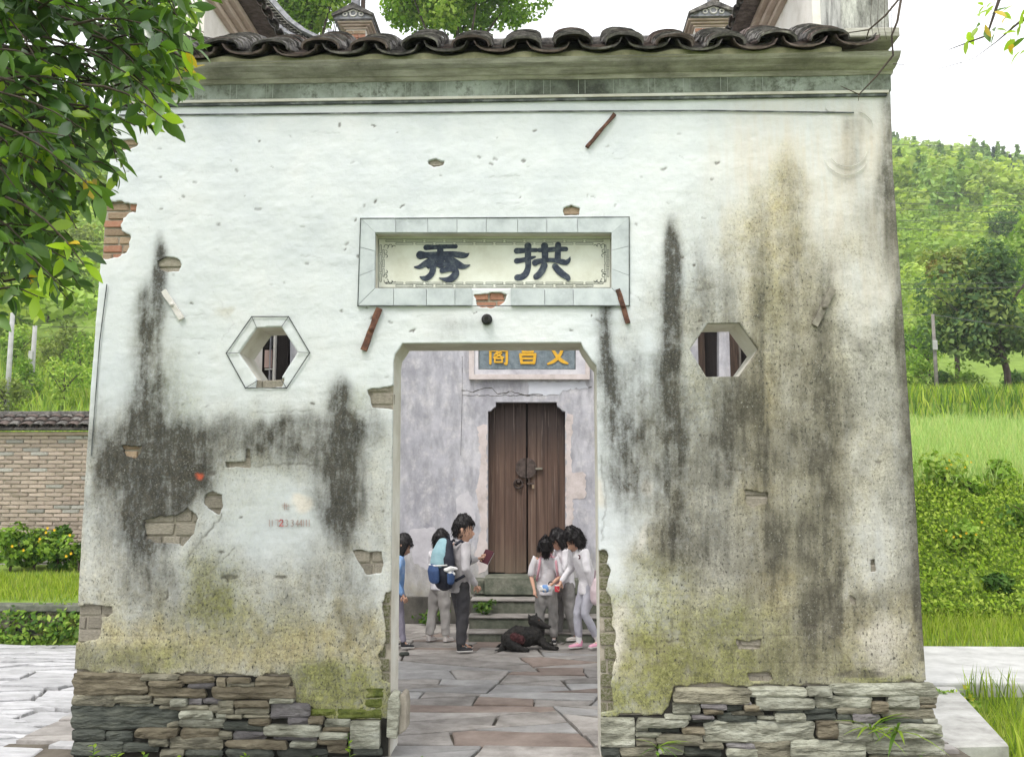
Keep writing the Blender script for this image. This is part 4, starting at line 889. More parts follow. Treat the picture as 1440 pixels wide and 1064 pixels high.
# hall plaster: lilac-grey limewash, patchy, with peeled warm spots
m, nt, bs = newmat('hall_limewash'); v = coords(nt, rnd=False); vs2 = coords(nt, (1, 1, .35), rnd=False)
n1 = noise_n(nt, v, 1.5, 7, .68); n2 = noise_n(nt, v, 7, 7, .72); n3 = noise_n(nt, vs2, 9, 6, .65); n4 = noise_n(nt, v, 45, 5, .7)
c = ramp(nt, n1, [(.32, (.33,.33,.375)), (.5, (.47,.47,.52)), (.68, (.60,.595,.635))])
c = mixc(nt, ramp(nt, n2, [(.50, (0,0,0)), (.70, (.8,.8,.8))]), c, (.68,.665,.67))
c = mixc(nt, mth(nt, 'MULTIPLY', ramp(nt, n3, [(.42, (0,0,0)), (.68, (1,1,1))]), .75), c, (.25,.25,.28))
c = mixc(nt, ramp(nt, n2, [(.27, (1,1,1)), (.34, (0,0,0))]), c, (.42,.36,.31))
geo = nt.nodes.new('ShaderNodeTexCoord'); sx = nt.nodes.new('ShaderNodeSeparateXYZ'); nt.links.new(geo.outputs['Object'], sx.inputs[0])
low = mth(nt, 'SUBTRACT', 1.0, mth(nt, 'MULTIPLY', mth(nt, 'SUBTRACT', sx.outputs[2], .35), 1.6), clamp=True)
c = mixc(nt, mth(nt, 'MULTIPLY', mth(nt, 'MULTIPLY', low, n2), 1.1, clamp=True), c, (.26,.24,.15))
nt.links.new(c, bs.inputs['Base Color']); bs.inputs['Roughness'].default_value = .92; bump(nt, bs, mth(nt, 'MULTIPLY_ADD', n4, .4, n2), .6, .012); M['hall_lime'] = m
hl(wall_core('wall', [(XL, -.15), (XR, -.15), (XR, ZT), (XL, ZT)], [DO, WL, WR1, WR2], FY, FY+.3, M['hall_lime'], hall))
# dado course and side blocks
xs0 = h(664, 850)[0]
hl(MB().box((XL+.01, FY-.06, -.12), (xs0, FY+.0, h(600, 838)[1])).build('dado', M['dado'], hall, bevel=.012))
hl(MB().box((h(800, 850)[0]+.35, FY-.06, -.12), (XR-.01, FY+.0, h(600, 838)[1])).build('dado', M['dado'], hall, bevel=.012))
M['coat_blue'] = nm('coat_blue', [(.50,.52,.58),(.60,.62,.68)], 6, .9, .3, 30, .006, vary=0); M['coat_warm'] = nm('coat_warm', [(.40,.35,.33),(.58,.52,.51),(.68,.62,.62)], 5, .9, .5, 24, .008, vary=0, nrough=.75); M['coat_pale'] = nm('coat_pale', [(.44,.43,.47),(.55,.54,.58),(.66,.65,.67)], 4, .9, .5, 24, .008, vary=0, nrough=.75)
# plank door
m, nt, bs = newmat('door_wood'); v = coords(nt, (14, 14, .5)); vf = coords(nt, (60, 60, 1.2))
n1 = noise_n(nt, v, 1.0, 6, .6); n2 = noise_n(nt, vf, 1.0, 5, .6)
geo = nt.nodes.new('ShaderNodeTexCoord'); sx = nt.nodes.new('ShaderNodeSeparateXYZ'); nt.links.new(geo.outputs['Object'], sx.inputs[0])
c = ramp(nt, n1, [(.3, (.045,.026,.020)), (.5, (.105,.062,.045)), (.7, (.175,.115,.085))])
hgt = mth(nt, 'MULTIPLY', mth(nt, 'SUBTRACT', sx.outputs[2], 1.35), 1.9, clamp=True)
c = mixc(nt, mth(nt, 'MULTIPLY', hgt, .8), c, (.020,.014,.014))              # boards darker towards the top
c = mixc(nt, mth(nt, 'MULTIPLY', ramp(nt, n2, [(.60, (0,0,0)), (.68, (1,1,1))]), .5), c, (.30,.235,.20))   # bleached streaks
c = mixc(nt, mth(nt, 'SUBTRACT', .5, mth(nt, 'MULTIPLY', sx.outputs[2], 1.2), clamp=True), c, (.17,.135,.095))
nt.links.new(c, bs.inputs['Base Color']); bs.inputs['Roughness'].default_value = .8; bump(nt, bs, mth(nt, 'ADD', n1, n2), .6, .008); M['door_wood'] = m
xd0, xd1, xm = h(683, 700)[0], h(798, 700)[0], h(741.5, 700, FY+.12)[0]
door = empty('door'); door.parent = hall; door.location = (0, .12, dz0)
zd = h(700, 560, FY+.12)[1]-dz0
def planks(x0, x1, n):
    ws = [rr.uniform(.85, 1.15) for _ in range(n)]; s_ = sum(ws); x = x0
    for w_ in ws:
        L = (x1-x0)*w_/s_; MB().box((x+.0015, rr.uniform(-.003, .003), rr.uniform(.004, .02)), (x+L-.0015, .05, zd)).build('plank', M['door_wood'], door, bevel=.003); x += L
MB().box((xd0, .051, 0), (xd1, .075, zd)).build('backing', M['timber_black'], door); door = promote(door, bpy.data.objects['backing'])
planks(xd0, xm-.014, 4); planks(xm+.008, xd1, 4)
MB().box((xm-.062, -.028, .02), (xm-.012, -.004, h(741, 683, FY+.12)[1]-dz0)).build('batten', M['door_wood'], door, bevel=.004)
lk = h(740, 658, FY+.1); lr = .132
for s_ in (-1, 1):
    pts = [(lk[0]+s_*.006, lk[1]-dz0+lr), *[(lk[0]+s_*(.006+lr*math.sin(R(a_))), lk[1]-dz0+lr*math.cos(R(a_))) for a_ in range(15, 180, 15)], (lk[0]+s_*.006, lk[1]-dz0-lr)]
    lp = MB().prism(pts if s_ > 0 else pts[::-1], -.05, -.004).build('lock_plate', M['lock_iron'], door, bevel=.006)
    for a_ in range(20, 180, 28):
        x_ = lk[0]+s_*(.006+lr*.8*math.sin(R(a_))); z_ = lk[1]-dz0+lr*.8*math.cos(R(a_))
        MB().tube([(x_, -.05, z_), (x_, -.058, z_)], [.008, .005], 6).build('stud', M['lock_iron'], lp)
MB().box((lk[0]+.12, -.06, lk[1]-dz0-.02), (lk[0]+.21, -.01, lk[1]-dz0+.008)).build('bolt', M['iron_grey'], door, bevel=.004)
r0 = h(729, 680, FY+.1); pts = [(r0[0]+.055*math.cos(R(a_)), -.03+.01*math.sin(R(a_*2)), r0[1]-dz0+.055*math.sin(R(a_))) for a_ in range(0, 361, 24)]
MB().tube(pts, .013, 7).build('ring_pull', M['lock_iron'], door, smooth=True)
MB().tube([(r0[0], -.002, r0[1]-dz0+.03), (r0[0], -.05, r0[1]-dz0+.03)], [.035, .02], 10).build('ring_boss', M['lock_iron'], door)
MB().box((lk[0]+.01, -.045, r0[1]-dz0-.01), (lk[0]+.10, -.015, r0[1]-dz0+.012)).build('hasp', M['lock_iron'], door, bevel=.004)
MB().box((lk[0]+.075, -.06, r0[1]-dz0-.06), (lk[0]+.105, -.03, r0[1]-dz0-.012)).build('padlock', M['brick_tan'], door, bevel=.006)
# plaque over the door
pq = empty('plaque'); pq.parent = hall; pq.location = (0, -FY, 0)
def hq(px, py, Y=FY): return h(px, py, Y)
def ring(name, o, i, y0, y1, m, parent):
    mb = MB(); O_ = [hq(*p) for p in o]; I_ = [hq(*p) for p in i]
    for k in range(4): mb.prism([O_[k], O_[(k+1) % 4], I_[(k+1) % 4], I_[k]], y0, y1)
    return mb.build(name, m, parent)
ring('outer_moulding', [(660,455),(829,455),(829,534),(660,534)], [(667,461),(823,461),(823,527),(667,527)], FY-.07, FY-.003, M['coat_warm'], pq)
ring('inner_moulding', [(667,461),(823,461),(823,527),(667,527)], [(673,467),(809.5,467),(809.5,520),(673,520)], FY-.045, FY-.004, M['plaster_hall'], pq)
M['plaque_slate'] = nm('plaque_slate', [(.10,.13,.15),(.17,.21,.24),(.26,.30,.32)], 20, .85, .4, 60, .005, vary=0)
a0, a1 = hq(673, 521), hq(810, 466)
MB().box((a0[0], FY-.03, a0[1]), (a1[0], FY-.002, a1[1])).build('board', M['plaque_slate'], pq); pq = promote(pq, bpy.data.objects['board'])
ring('rule', [(673.5,467.5),(809,467.5),(809,520),(673.5,520)], [(674.5,468.5),(808,468.5),(808,519),(674.5,519)], FY-.034, FY-.029, M['line_ink'], pq)
def gold_char(L, ox, oy, sc):
    mb = MB()
    for i, s in enumerate(L): brush_mesh(mb, [(ox+x*sc, oy+y*sc, w*sc) for x, y, w in s], FY-.03, .012, hq, i*.0008)
    mb.build('character', M['gold'], pq)
WEN = [[(50,4,6),(54,16,5)], [(8,26,5),(50,24,6),(94,25,5)], [(72,28,6),(58,58,7),(34,82,7),(8,94,4)], [(28,30,6),(46,58,7),(68,80,8),(94,92,4)]]
CHANG = [[(26,6,6),(26,40,6)], [(74,6,6),(74,40,6)], [(26,7,6),(74,7,6)], [(26,23,5),(74,23,5)], [(26,40,5),(74,40,5)], [(14,52,7),(20,94,7)], [(86,52,7),(80,94,7)], [(14,53,6),(86,53,6)], [(18,72,5),(82,72,5)], [(20,93,6),(80,93,6)]]
GE = [[(10,6,6),(10,96,6)], [(90,6,6),(90,92,6),(80,96,4)], [(10,7,5),(42,7,5)], [(58,7,5),(90,7,5)], [(42,7,5),(42,34,5)], [(58,7,5),(58,34,5)], [(10,21,4),(42,21,4)], [(58,21,4),(90,21,4)], [(10,34,4),(42,34,4)], [(58,34,4),(90,34,4)],
      [(46,38,4),(30,56,4)], [(40,44,4),(64,44,4),(50,58,4),(26,68,4)], [(40,50,4),(58,60,4),(74,68,4)], [(32,72,4),(68,72,4)], [(32,72,4),(32,90,4)], [(68,72,4),(68,90,4)], [(32,90,4),(68,90,4)]]
gold_char(GE, 687, 484, .285); gold_char(CHANG, 728, 484, .285); gold_char(WEN, 768, 482, .32)
# cracks over the lintel and down the old plaster, cut as fine dark seams
def seam(pts, w=.006):
    mb = MB(); P = []
    for a_, b_ in zip(pts[:-1], pts[1:]):
        k = max(2, int(math.hypot(b_[0]-a_[0], b_[1]-a_[1])/4)); P += [(a_[0]+(b_[0]-a_[0])*i/k, a_[1]+(b_[1]-a_[1])*i/k+rr.uniform(-1.1, 1.1)) for i in range(k)]
    P = [Vector(h(*p)) for p in P+[pts[-1]]]
    for a_, b_ in zip(P[:-1], P[1:]):
        d = (b_-a_).normalized(); n_ = Vector((-d.y, d.x))*w*rr.uniform(.3, .7); mb.prism([tuple(a_-n_), tuple(b_-n_), tuple(b_+n_), tuple(a_+n_)], FY-.003, FY+.002)
    hl(mb.build('crack', M['dado'], hall))
seam([(649,548),(665,551),(677,546),(692,546),(700,553),(720,551),(745,556)], .010); seam([(787,551),(792,546),(812,546),(832,544)], .010); seam([(650,555),(690,556),(770,555)]); seam([(650,500),(650,560),(648,640)], .004)
# paler repair coats round the door head and jambs
def ragged(poly, j=2.2):
    out = []
    for i in range(len(poly)):
        a_, b_ = poly[i], poly[(i+1) % len(poly)]; k = max(1, int(math.hypot(b_[0]-a_[0], b_[1]-a_[1])/4))
        out += [(a_[0]+(b_[0]-a_[0])*t/k+rr.uniform(-j, j), a_[1]+(b_[1]-a_[1])*t/k+rr.uniform(-j, j)) for t in range(k)]
    return out
def coat(poly, t, m): poly = ragged(poly, 1.6); hl(MB().prism([h(*p) for p in poly], FY-t, FY+.004).build('plaster_coat', m, hall))
coat([(742,537),(822,536),(826,545),(790,549),(786,556),(743,554)], .006, M['coat_blue']); coat([(672,600),(685,596),(685,800),(674,806),(668,780),(676,740),(670,690),(676,650)], .005, M['coat_warm']); coat([(796,664),(823,664),(824,700),(797,702)], .005, M['coat_warm']); coat([(796,580),(806,582),(803,640),(807,720),(800,800),(796,800)], .004, M['coat_warm'])
coat([(640,700),(660,690),(668,730),(660,760),(644,750)], .003, M['coat_pale']); coat([(575,745),(610,742),(640,765),(660,800),(610,806),(580,790)], .003, M['coat_pale'])
# windows seen through the hexagons: black sheets stand in for unlit rooms behind posts
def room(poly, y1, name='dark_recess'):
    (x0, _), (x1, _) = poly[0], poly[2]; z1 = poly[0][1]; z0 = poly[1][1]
    hl(MB().box((x0-.05, FY+.31, z0-.1), (x1+.05, FY+.36, z1+.1)).build('unlit_room_sheet', M['timber_black'], hall))
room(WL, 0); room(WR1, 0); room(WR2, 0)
def wbox(px0, py0, px1, py1, y0, y1, name, m):
    a_, b_ = h(px0, py1, FY+y0), h(px1, py0, FY+y0); hl(MB().box((a_[0], FY+y0, a_[1]), (b_[0], FY+y1, b_[1])).build(name, m, hall, bevel=.004))
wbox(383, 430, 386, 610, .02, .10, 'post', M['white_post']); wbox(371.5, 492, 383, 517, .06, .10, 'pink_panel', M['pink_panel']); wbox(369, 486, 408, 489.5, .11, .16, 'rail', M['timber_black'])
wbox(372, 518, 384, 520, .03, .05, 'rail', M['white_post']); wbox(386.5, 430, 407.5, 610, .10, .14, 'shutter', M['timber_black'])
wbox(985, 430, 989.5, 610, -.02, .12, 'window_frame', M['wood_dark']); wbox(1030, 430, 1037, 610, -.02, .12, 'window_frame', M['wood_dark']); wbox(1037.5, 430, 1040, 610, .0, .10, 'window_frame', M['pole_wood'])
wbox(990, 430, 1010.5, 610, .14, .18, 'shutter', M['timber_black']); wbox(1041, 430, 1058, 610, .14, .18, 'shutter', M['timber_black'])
# hall roof: low tiled slope, kept behind the gate eave
rl = 4.6
hl(MB().box((XL-.1, 0, 0), (XR+.1, rl, .12)).build('roof', M['tile'], hall, loc=(0, FY-.25, ZT+.02), rot=(R(15), 0, 0)))
hl(MB().box((XL-.1, FY+4.1, -.1), (XR+.1, FY+4.3, ZT+1.1)).build('rear_wall', M['plaster_pale'], hall))
# stepped fire-gable ends rising over the roof, each with a corbelled pediment cap
def gable_end(pxb0, pxb1, pxc0, pxc1, apex, yb, yt, ya, finial, Y):
    (x0, zb), (x1, _) = h(pxb0, yb+10, Y), h(pxb1, yb, Y); zt = h(500, yt, Y)[1]; D = 2.6
    o = hl(MB().box((x0, Y, ZT), (x1, Y+D, zt)).build('fire_gable', M['plaster_pale'], hall))
    o_loc = Vector((0, 0, 0))
    def sub(mb, nme, m, **k): q = mb.build(nme, m, o, **k); return q
    c0, c1 = h(pxc0, yt, Y)[0], h(pxc1, yt, Y)[0]; mid = (c0+c1)/2
    H = .062; r = 0; z = zt-.02                      # facing bricks
    while z > ZT+.9:
        x = x0-.002; k = 0
        while x < x1-.02:
            L = .2 if (r+k) % 2 else .11; e = min(x+L, x1+.002); bm_ = rr.choice([M['brick_tan'], M['brick_tan'], M['brick_red']])
            q = MB().box((x+.004, Y-.022, z-H+.006), (e-.004, Y+.03, z-.004)); sub(q, 'brick', bm_, bevel=.003); x += L; k += 1
        z -= H; r += 1
    for k in range(3):
        e = .03+.04*k
        sub(MB().box((x0-e, Y-e, zt+.03*k), (x1+e, Y+D+e, zt+.03*(k+1)-.003)), 'corbel', M['corbel_tan'], bevel=.006)
    zc_ = zt+.09; za = h(500, ya, Y)[1]
    sub(MB().prism([(c0+.03, zc_), (c1-.03, zc_), (c1-.03, zc_+.04), (mid, za-.07), (c0+.03, zc_+.04)], Y-.16, Y+D), 'pediment', M['ornament'])
    sub(MB().prism([(c0, zc_+.05), (c0+.02, zc_+.02), (mid, za-.09), (c1-.02, zc_+.02), (c1, zc_+.05), (mid, za)], Y-.22, Y+D), 'cap', M['tile'])
    for (dx, dz, rr_) in [(0, .05, .05), (-.12, .035, .03), (.12, .035, .03), (-.06, .1, .025), (.06, .1, .025)]:
        pts = [(mid+dx+rr_*math.cos(R(a_)), Y-.17, zc_+.03+dz+rr_*math.sin(R(a_))) for a_ in range(0, 361, 40)]
        sub(MB().tube(pts, .012, 6), 'relief', M['white_post'], smooth=True)
    for sd in (-1, 1):                               # coping tiles stepping back along the gable
        for k in range(11):
            xx = mid+sd*(c1-c0)*.32
            sub(MB(), 'x', None) if False else None
            q = link('tile', cov[k % 4], None, o, loc=(mid+sd*.03, Y-.08+k*.25, za-.055), scale=(.9, 1.2, .7))
            q.rotation_euler = (R(-33), 0, -sd*math.pi/2)
    if finial: 
        sub(MB().box((mid-.05, Y-.1, za-.05), (mid+.06, Y+.05, za+.55)), 'finial', M['ornament'], bevel=.015)
        sub(MB().box((mid+.075, Y+.0, za-.05), (mid+.13, Y+.1, za+.5)), 'finial', M['wood_dark'], bevel=.01)
gable_end(486, 514, 470, 529, 498, 62, 42, 14, True, 13.0)
gable_end(978, 1024, 966, 1036, 1000, 66, 47, 19, True, 13.0)
# swept ridge at the left: plaster gable with a fretted curved coping
YR = 12.5
up = [(330,-70),(352,-36),(385,0),(401,19),(416,35),(434,48),(455,58),(480,66)]; lo = [(300,-62),(322,-32),(352,1),(367,18),(381,33),(402,49),(435,66),(470,76)]
U = [h(*p, YR) for p in up]; Lw = [h(*p, YR) for p in lo]
sg = hl(MB().prism([*Lw, (Lw[-1][0], ZT+.3), (Lw[0][0], ZT+.3)], YR, YR+.3).build('swept_gable', M['plaster_hall'], hall))
def strip_between(A_, B_, t0, t1, y0, y1):
    mb = MB(); n = len(A_); mixp = lambda a_, b_, t: (a_[0]+(b_[0]-a_[0])*t, a_[1]+(b_[1]-a_[1])*t)
    for i in range(n-1): mb.prism([mixp(B_[i], A_[i], t0), mixp(B_[i+1], A_[i+1], t0), mixp(B_[i+1], A_[i+1], t1), mixp(B_[i], A_[i], t1)], y0, y1)
    return mb
def dens(P, n=4):
    out = []
    for a_, b_ in zip(P[:-1], P[1:]): out += [(a_[0]+(b_[0]-a_[0])*k/n, a_[1]+(b_[1]-a_[1])*k/n) for k in range(n)]
    return out+[P[-1]]
U, Lw = dens(U), dens(Lw)
strip_between(U, Lw, .0, .22, YR-.10, YR+.34).build('lower_moulding', M['ornament'], sg); strip_between(U, Lw, .22, .74, YR-.02, YR+.3).build('fret_band', M['plaster_pale'], sg)
strip_between(U, Lw, .74, 1.0, YR-.14, YR+.36).build('coping', M['ornament'], sg)
mb = MB()
for i in range(0, len(U)-1):
    for (t0, t1, k0, k1) in ((.30, .48, .1, .45), (.52, .68, .35, .8), (.36, .62, .6, .78)):
        P = lambda t, k: (Lw[i][0]+(Lw[i+1][0]-Lw[i][0])*k+(U[i][0]-Lw[i][0])*t, Lw[i][1]+(Lw[i+1][1]-Lw[i][1])*k+(U[i][1]-Lw[i][1])*t)
        mb.prism([P(t0, k0), P(t0, k1), P(t1, k1), P(t1, k0)], YR-.05, YR-.015)
mb.build('fretwork', M['tile'], sg)
# little ridge beast
bxz = h(466, 60, 12.2); mb = MB(); X0, Z0 = bxz
mb.tube([(X0, 12.2, Z0-.5), (X0, 12.2, Z0+.02), (X0+.01, 12.2, Z0+.10), (X0-.02, 12.2, Z0+.17), (X0-.05, 12.2, Z0+.20)], [.07, .07, .05, .035, .02], 8)
hl(mb.build('ridge_beast', M['ornament'], hall, smooth=True))

# ================================================================== side walls of the court, corbelled and tiled
def side_wall(X, sgn, Z, label, y0, y1):
    o = empty('court_wall', (X, (y0+y1)/2, 0), 0, label, 'wall'); ym = (y0+y1)/2
    lb = lambda mb, n_, m_, **k: mb.build(n_, m_, o, **k)
    lb(MB().box((min(0, -sgn*.32), y0-ym, -.15), (max(0, -sgn*.32), y1-ym, Z)), 'wall', M['plaster_pale'])
    for k in range(3):
        e = .065*(k+1); lb(MB().box((min(sgn*e, -sgn*(.32+e)), y0-ym, Z+.075*k), (max(sgn*e, -sgn*(.32+e)), y1-ym, Z+.075*(k+1)-.004)), 'corbel', M['corbel_tan'], bevel=.008)
    lb(MB().prism([(-.55*1-.0, 0), (.55, 0), (0, .3)], y0-ym, y1-ym), 'coping_core', M['tile_brown'], loc=(-sgn*.16, 0, Z+.225))
    y = y0+.05; k = 0
    while y < y1-.05:
        for row in range(3):
            for (lst, dz, dy) in ((pan_, .055, 0), (cov, .06, .125)):
                q = link('tile', lst[(k+row) % 4], None, o, loc=(sgn*(.40-row*.16), y+dy-ym, Z+.235+row*.085+dz))
                q.rotation_euler = (R(22)+rr.uniform(-.05, .05), 0, sgn*math.pi/2+rr.uniform(-.05, .05))
        y += .25; k += 1
    return o
side_wall(XL, 1, 6.88, 'tall pale court wall with tan corbels beside the swept ridge', 9.2, FY-.30)
side_wall(XR, -1, 7.05, 'tall pale court wall with tan corbels beside the raised end pier', 8.9, FY-.30)

# ================================================================== steps to the hall door
st = empty('stone_steps', (0, 10.5, 0), 0, 'mossy dark stone steps rising to the plank door', 'steps')
for (pxl, pxr, y0, z0, z1) in [(660, 880, 10.46, -.1, .08), (661, 872, 10.72, .075, .214), (664, 866, 11.02, .21, .368)]:
    x0 = (pxl-765)/1300*y0; x1 = (pxr-765)/1300*y0
    bm = bmesh.new(); bmesh.ops.create_grid(bm, x_segments=14, y_segments=3, size=.5)
    mb = MB().box((x0, y0-10.5, z0), (x1, FY-.062-10.5, z1)); o = mb.build('step', M['step_stone'], st, bevel=.014); bm.free()
    MB().box((x0-.012, y0-.018-10.5, z1+.002), (x1+.012, y0+.30-10.5, z1+.022)).build('skylit_tread', M['flag'], st, bevel=.008)  # paler slab colours in the sky light on top of each step
x0 = h(681, 820, 11.55)[0]; x1 = h(800, 820, 11.55)[0]
MB().box((x0, 11.55-10.5, .385), (x1, FY+.22-10.5, dz0)).build('threshold', M['step_stone'], st, bevel=.012)
MB().box((xs0+.002, 11.62-10.5, .385), (x0-.004, FY-.003-10.5, .565)).build('jamb_block', M['step_stone'], st, bevel=.014)
MB().box((x1+.004, 11.62-10.5, .385), (x1+.17, FY-.003-10.5, .565)).build('jamb_block', M['step_stone'], st, bevel=.014)
# ================================================================== PAVING: each flagstone its own piece
def clip_half(poly, p, n):
    out = []
    for i in range(len(poly)):
        a, b = poly[i], poly[(i+1) % len(poly)]; da = (a[0]-p[0])*n[0]+(a[1]-p[1])*n[1]; db = (b[0]-p[0])*n[0]+(b[1]-p[1])*n[1]
        if da >= 0: out.append(a)
        if (da >= 0) != (db >= 0): t = da/(da-db); out.append((a[0]+(b[0]-a[0])*t, a[1]+(b[1]-a[1])*t))
    return out
def parea(p): return abs(sum(p[i][0]*p[(i+1) % len(p)][1]-p[(i+1) % len(p)][0]*p[i][1] for i in range(len(p))))/2
def bsp(poly, amax, rs, asp=1.8):
    if len(poly) < 3: return []
    A_ = parea(poly)
    if A_ < amax*rs.uniform(.5, 1.6): return [poly]
    xs = [p[0] for p in poly]; ys = [p[1] for p in poly]; w, hh = max(xs)-min(xs), max(ys)-min(ys)
    vert = w > hh*asp; t = rs.uniform(.30, .70); ang = rs.gauss(0, .22)
    if vert: p = (min(xs)+w*t, sum(ys)/len(ys)); n = (math.cos(ang), math.sin(ang))
    else: p = (sum(xs)/len(xs), min(ys)+hh*t); n = (math.sin(ang), math.cos(ang))
    return bsp(clip_half(poly, p, n), amax, rs, asp)+bsp(clip_half(poly, p, (-n[0], -n[1])), amax, rs, asp)
def inset(poly, d):
    A_ = sum(poly[i][0]*poly[(i+1) % len(poly)][1]-poly[(i+1) % len(poly)][0]*poly[i][1] for i in range(len(poly)))
    if A_ < 0: poly = poly[::-1]
    out = list(poly)
    for i in range(len(poly)):
        a, b = poly[i], poly[(i+1) % len(poly)]; dx, dy = b[0]-a[0], b[1]-a[1]; L = math.hypot(dx, dy)
        if L < 1e-5: continue
        n = (-dy/L, dx/L); out = clip_half(out, (a[0]+n[0]*d, a[1]+n[1]*d), n)
        if len(out) < 3: return []
    return out
def rough(poly, rs, j):
    out = []
    for i in range(len(poly)):
        a, b = poly[i], poly[(i+1) % len(poly)]; L = math.hypot(b[0]-a[0], b[1]-a[1]); n = max(1, min(4, int(L/.14)))
        for k in range(n):
            t = k/n; c = (a[0]+(b[0]-a[0])*t, a[1]+(b[1]-a[1])*t); out.append((c[0]+rs.uniform(-j, j), c[1]+rs.uniform(-j, j)))
    return out
def flags(rect, amax, mats, z, parent, rs, gap=.012, asp=1.8, dz=.008, keepf=None):
    for c in bsp(rect, amax, rs, asp):
        q = inset(c, gap*rs.uniform(.6, 1.5))
        if len(q) < 3 or parea(q) < .004: continue
        cx = sum(p[0] for p in q)/len(q); cy = sum(p[1] for p in q)/len(q)
        if keepf and not keepf(cx, cy): continue
        q = rough(q, rs, .010); loc = [(x-cx, y-cy) for x, y in q]
        o = MB().prismz(loc, -.09, rs.uniform(-dz, dz), .007).build('flagstone', M[rs.choice(mats)], parent, loc=(cx, cy, z))
        o.rotation_euler = (rs.uniform(-.012, .012), rs.uniform(-.012, .012), 0)
fr = random.Random(21)
court = tag(MB().box((XL+.01, GY-1.0, -.11), (XR-.01, FY-.01, -.03)).build('courtyard_pavement', M['soil']), 'irregular flagstone pavement of the court', None, None, 'structure')
cp = empty('x') if False else court
flags([(XL+.05, GY+.30), (XR-.05, GY+.30), (XR-.05, FY-.07), (XL+.05, FY-.07)], .26, ['flag', 'flag', 'flag', 'flag', 'flag_pink', 'flag_pale'], .0, court, fr, .007, 2.3, dz=.005)
flags([(-1.35, GY-.75), (.75, GY-.75), (.75, GY+.29), (-1.35, GY+.29)], .5, ['flag', 'flag_pale', 'flag', 'flag_pink'], .0, court, fr, .008, 2.2, dz=.005, keepf=lambda x, y: y < GY-.06 or (DOOR[2][0]+.1 < x < DOOR[-3][0]-.05))
lane = tag(MB().box((-11, 2.0, -.15), (XL+.2-.0, 10.25, -.055)).build('lane_pavement', M['joint_pale']), 'pale flagstone lane beside the gate', None, None, 'structure')
flags([(-8.6, 4.2), (-2.62, 4.2), (-2.62, 10.2), (-8.6, 10.2)], .13, ['flag_white', 'flag_white', 'flag_white', 'flag_white'], -.02, lane, fr, .008, 3.2, dz=.016)
apron = tag(MB().box((-2.60, 2.0, -.16), (4.9, GY-.04, -.075)).build('forecourt', M['soil']), 'mossy earth forecourt at the foot of the gate wall', None, None, 'structure')
flags([(-2.55, 4.9), (-.95, 4.9), (-.95, 5.9), (-2.55, 5.9)], .22, ['flag', 'flag_pale', 'step_stone'], -.065, apron, fr, .02, 2.2)
# concrete lane on the right, its kerb, and the stone slab bridging the ditch
pa = tag(MB().box((3.2, 8.42, -.35), (16, 10.35, 0)).build('lane', M['concrete'], bevel=.02), 'pale concrete lane running behind the gate', None, None, 'structure')
sl = empty('stone_slab', (3.7, 6.3, -.3), 0, 'wide pale stone slab beside the slate plinth', 'slab')
q = [ground(1250, 966, -.02), ground(1345, 966, -.02), ground(1418, 1046, -.02), ground(1300, 1050, -.02)]
q = [(q[0].x, 8.35), (q[1].x, 8.35), (q[2].x, q[2].y), (q[3].x-.1, q[3].y)]
SLABQ = q
MB().prismz([(x-3.7, y-6.3) for x, y in q][::-1] if False else [(x-3.7, y-6.3) for x, y in q[::-1]], -.14, .28, .012).build('slab', M['slab_stone'], sl)
MB().box((q[3][0]+.05-3.7, q[3][1]+.1-6.3, -.2), (q[2][0]-.12-3.7, 2.0, .14)).build('footing', M['step_stone'], sl)

# ================================================================== far left: brick garden wall with tiled coping
BY = 13.0
bw = empty('brick_wall', (at(60, 700, BY).x, BY, .4), 0, 'buff brick garden wall with dark tile coping beside the lane', 'wall')
bl = lambda o: (setattr(o, 'location', Vector(o.location)-bw.location), o)[1]
bx0, bx1 = at(-400, 700, BY).x, at(200, 700, BY).x; bz0, bz1 = .35, at(60, 612, BY).z
M['brick_buff'] = nm('brick_buff', [(.29,.22,.17),(.39,.32,.265),(.46,.40,.345)], 9, .9, .5, 40, .008, vary=.4)
M['brick_ash'] = nm('brick_ash', [(.24,.23,.21),(.34,.33,.30),(.44,.43,.40)], 9, .9, .5, 40, .008, vary=.4)
bl(MB().box((bx0, BY+.012, bz0), (bx1, BY+.24, bz1)).build('mortar', M['mortar'], bw))
bms = []
for k in range(4):
    for mm in (M['brick_buff'], M['brick_ash']): me = brick_mesh(rr); me.materials.append(mm); bms.append(me)
H = .058; r = 0; z = bz0
vx0 = at(-45, 700, BY).x; vx1 = at(150, 700, BY).x
while z < bz1-.03:
    x = vx0-(.13 if r % 2 else 0)
    while x < vx1:
        L = .25; ash = z < bz0+.55 and rr.random() < .8
        me = bms[2*rr.randrange(4)+(1 if ash or rr.random() < .08 else 0)]
        bl(link('brick', me, None, bw, loc=(x+L/2, BY+.06+rr.uniform(-.006, .004), z+H/2), scale=(L-.012, .13, H-.013))); x += L
    z += H; r += 1
bl(MB().box((bx0-.05, BY-.05, bz1), (bx1+.02, BY+.3, bz1+.05)).build('corbel', M['corbel_tan'], bw, bevel=.01))
bl(MB().prism([(0, 0), (bx1-bx0, 0), (bx1-bx0, .03), (0, .03)], 0, .32).build('coping_bed', M['tile'], bw, loc=(bx0, BY-.12, bz1+.06), rot=(R(38), 0, 0)))
x = vx0-.1; k = 0
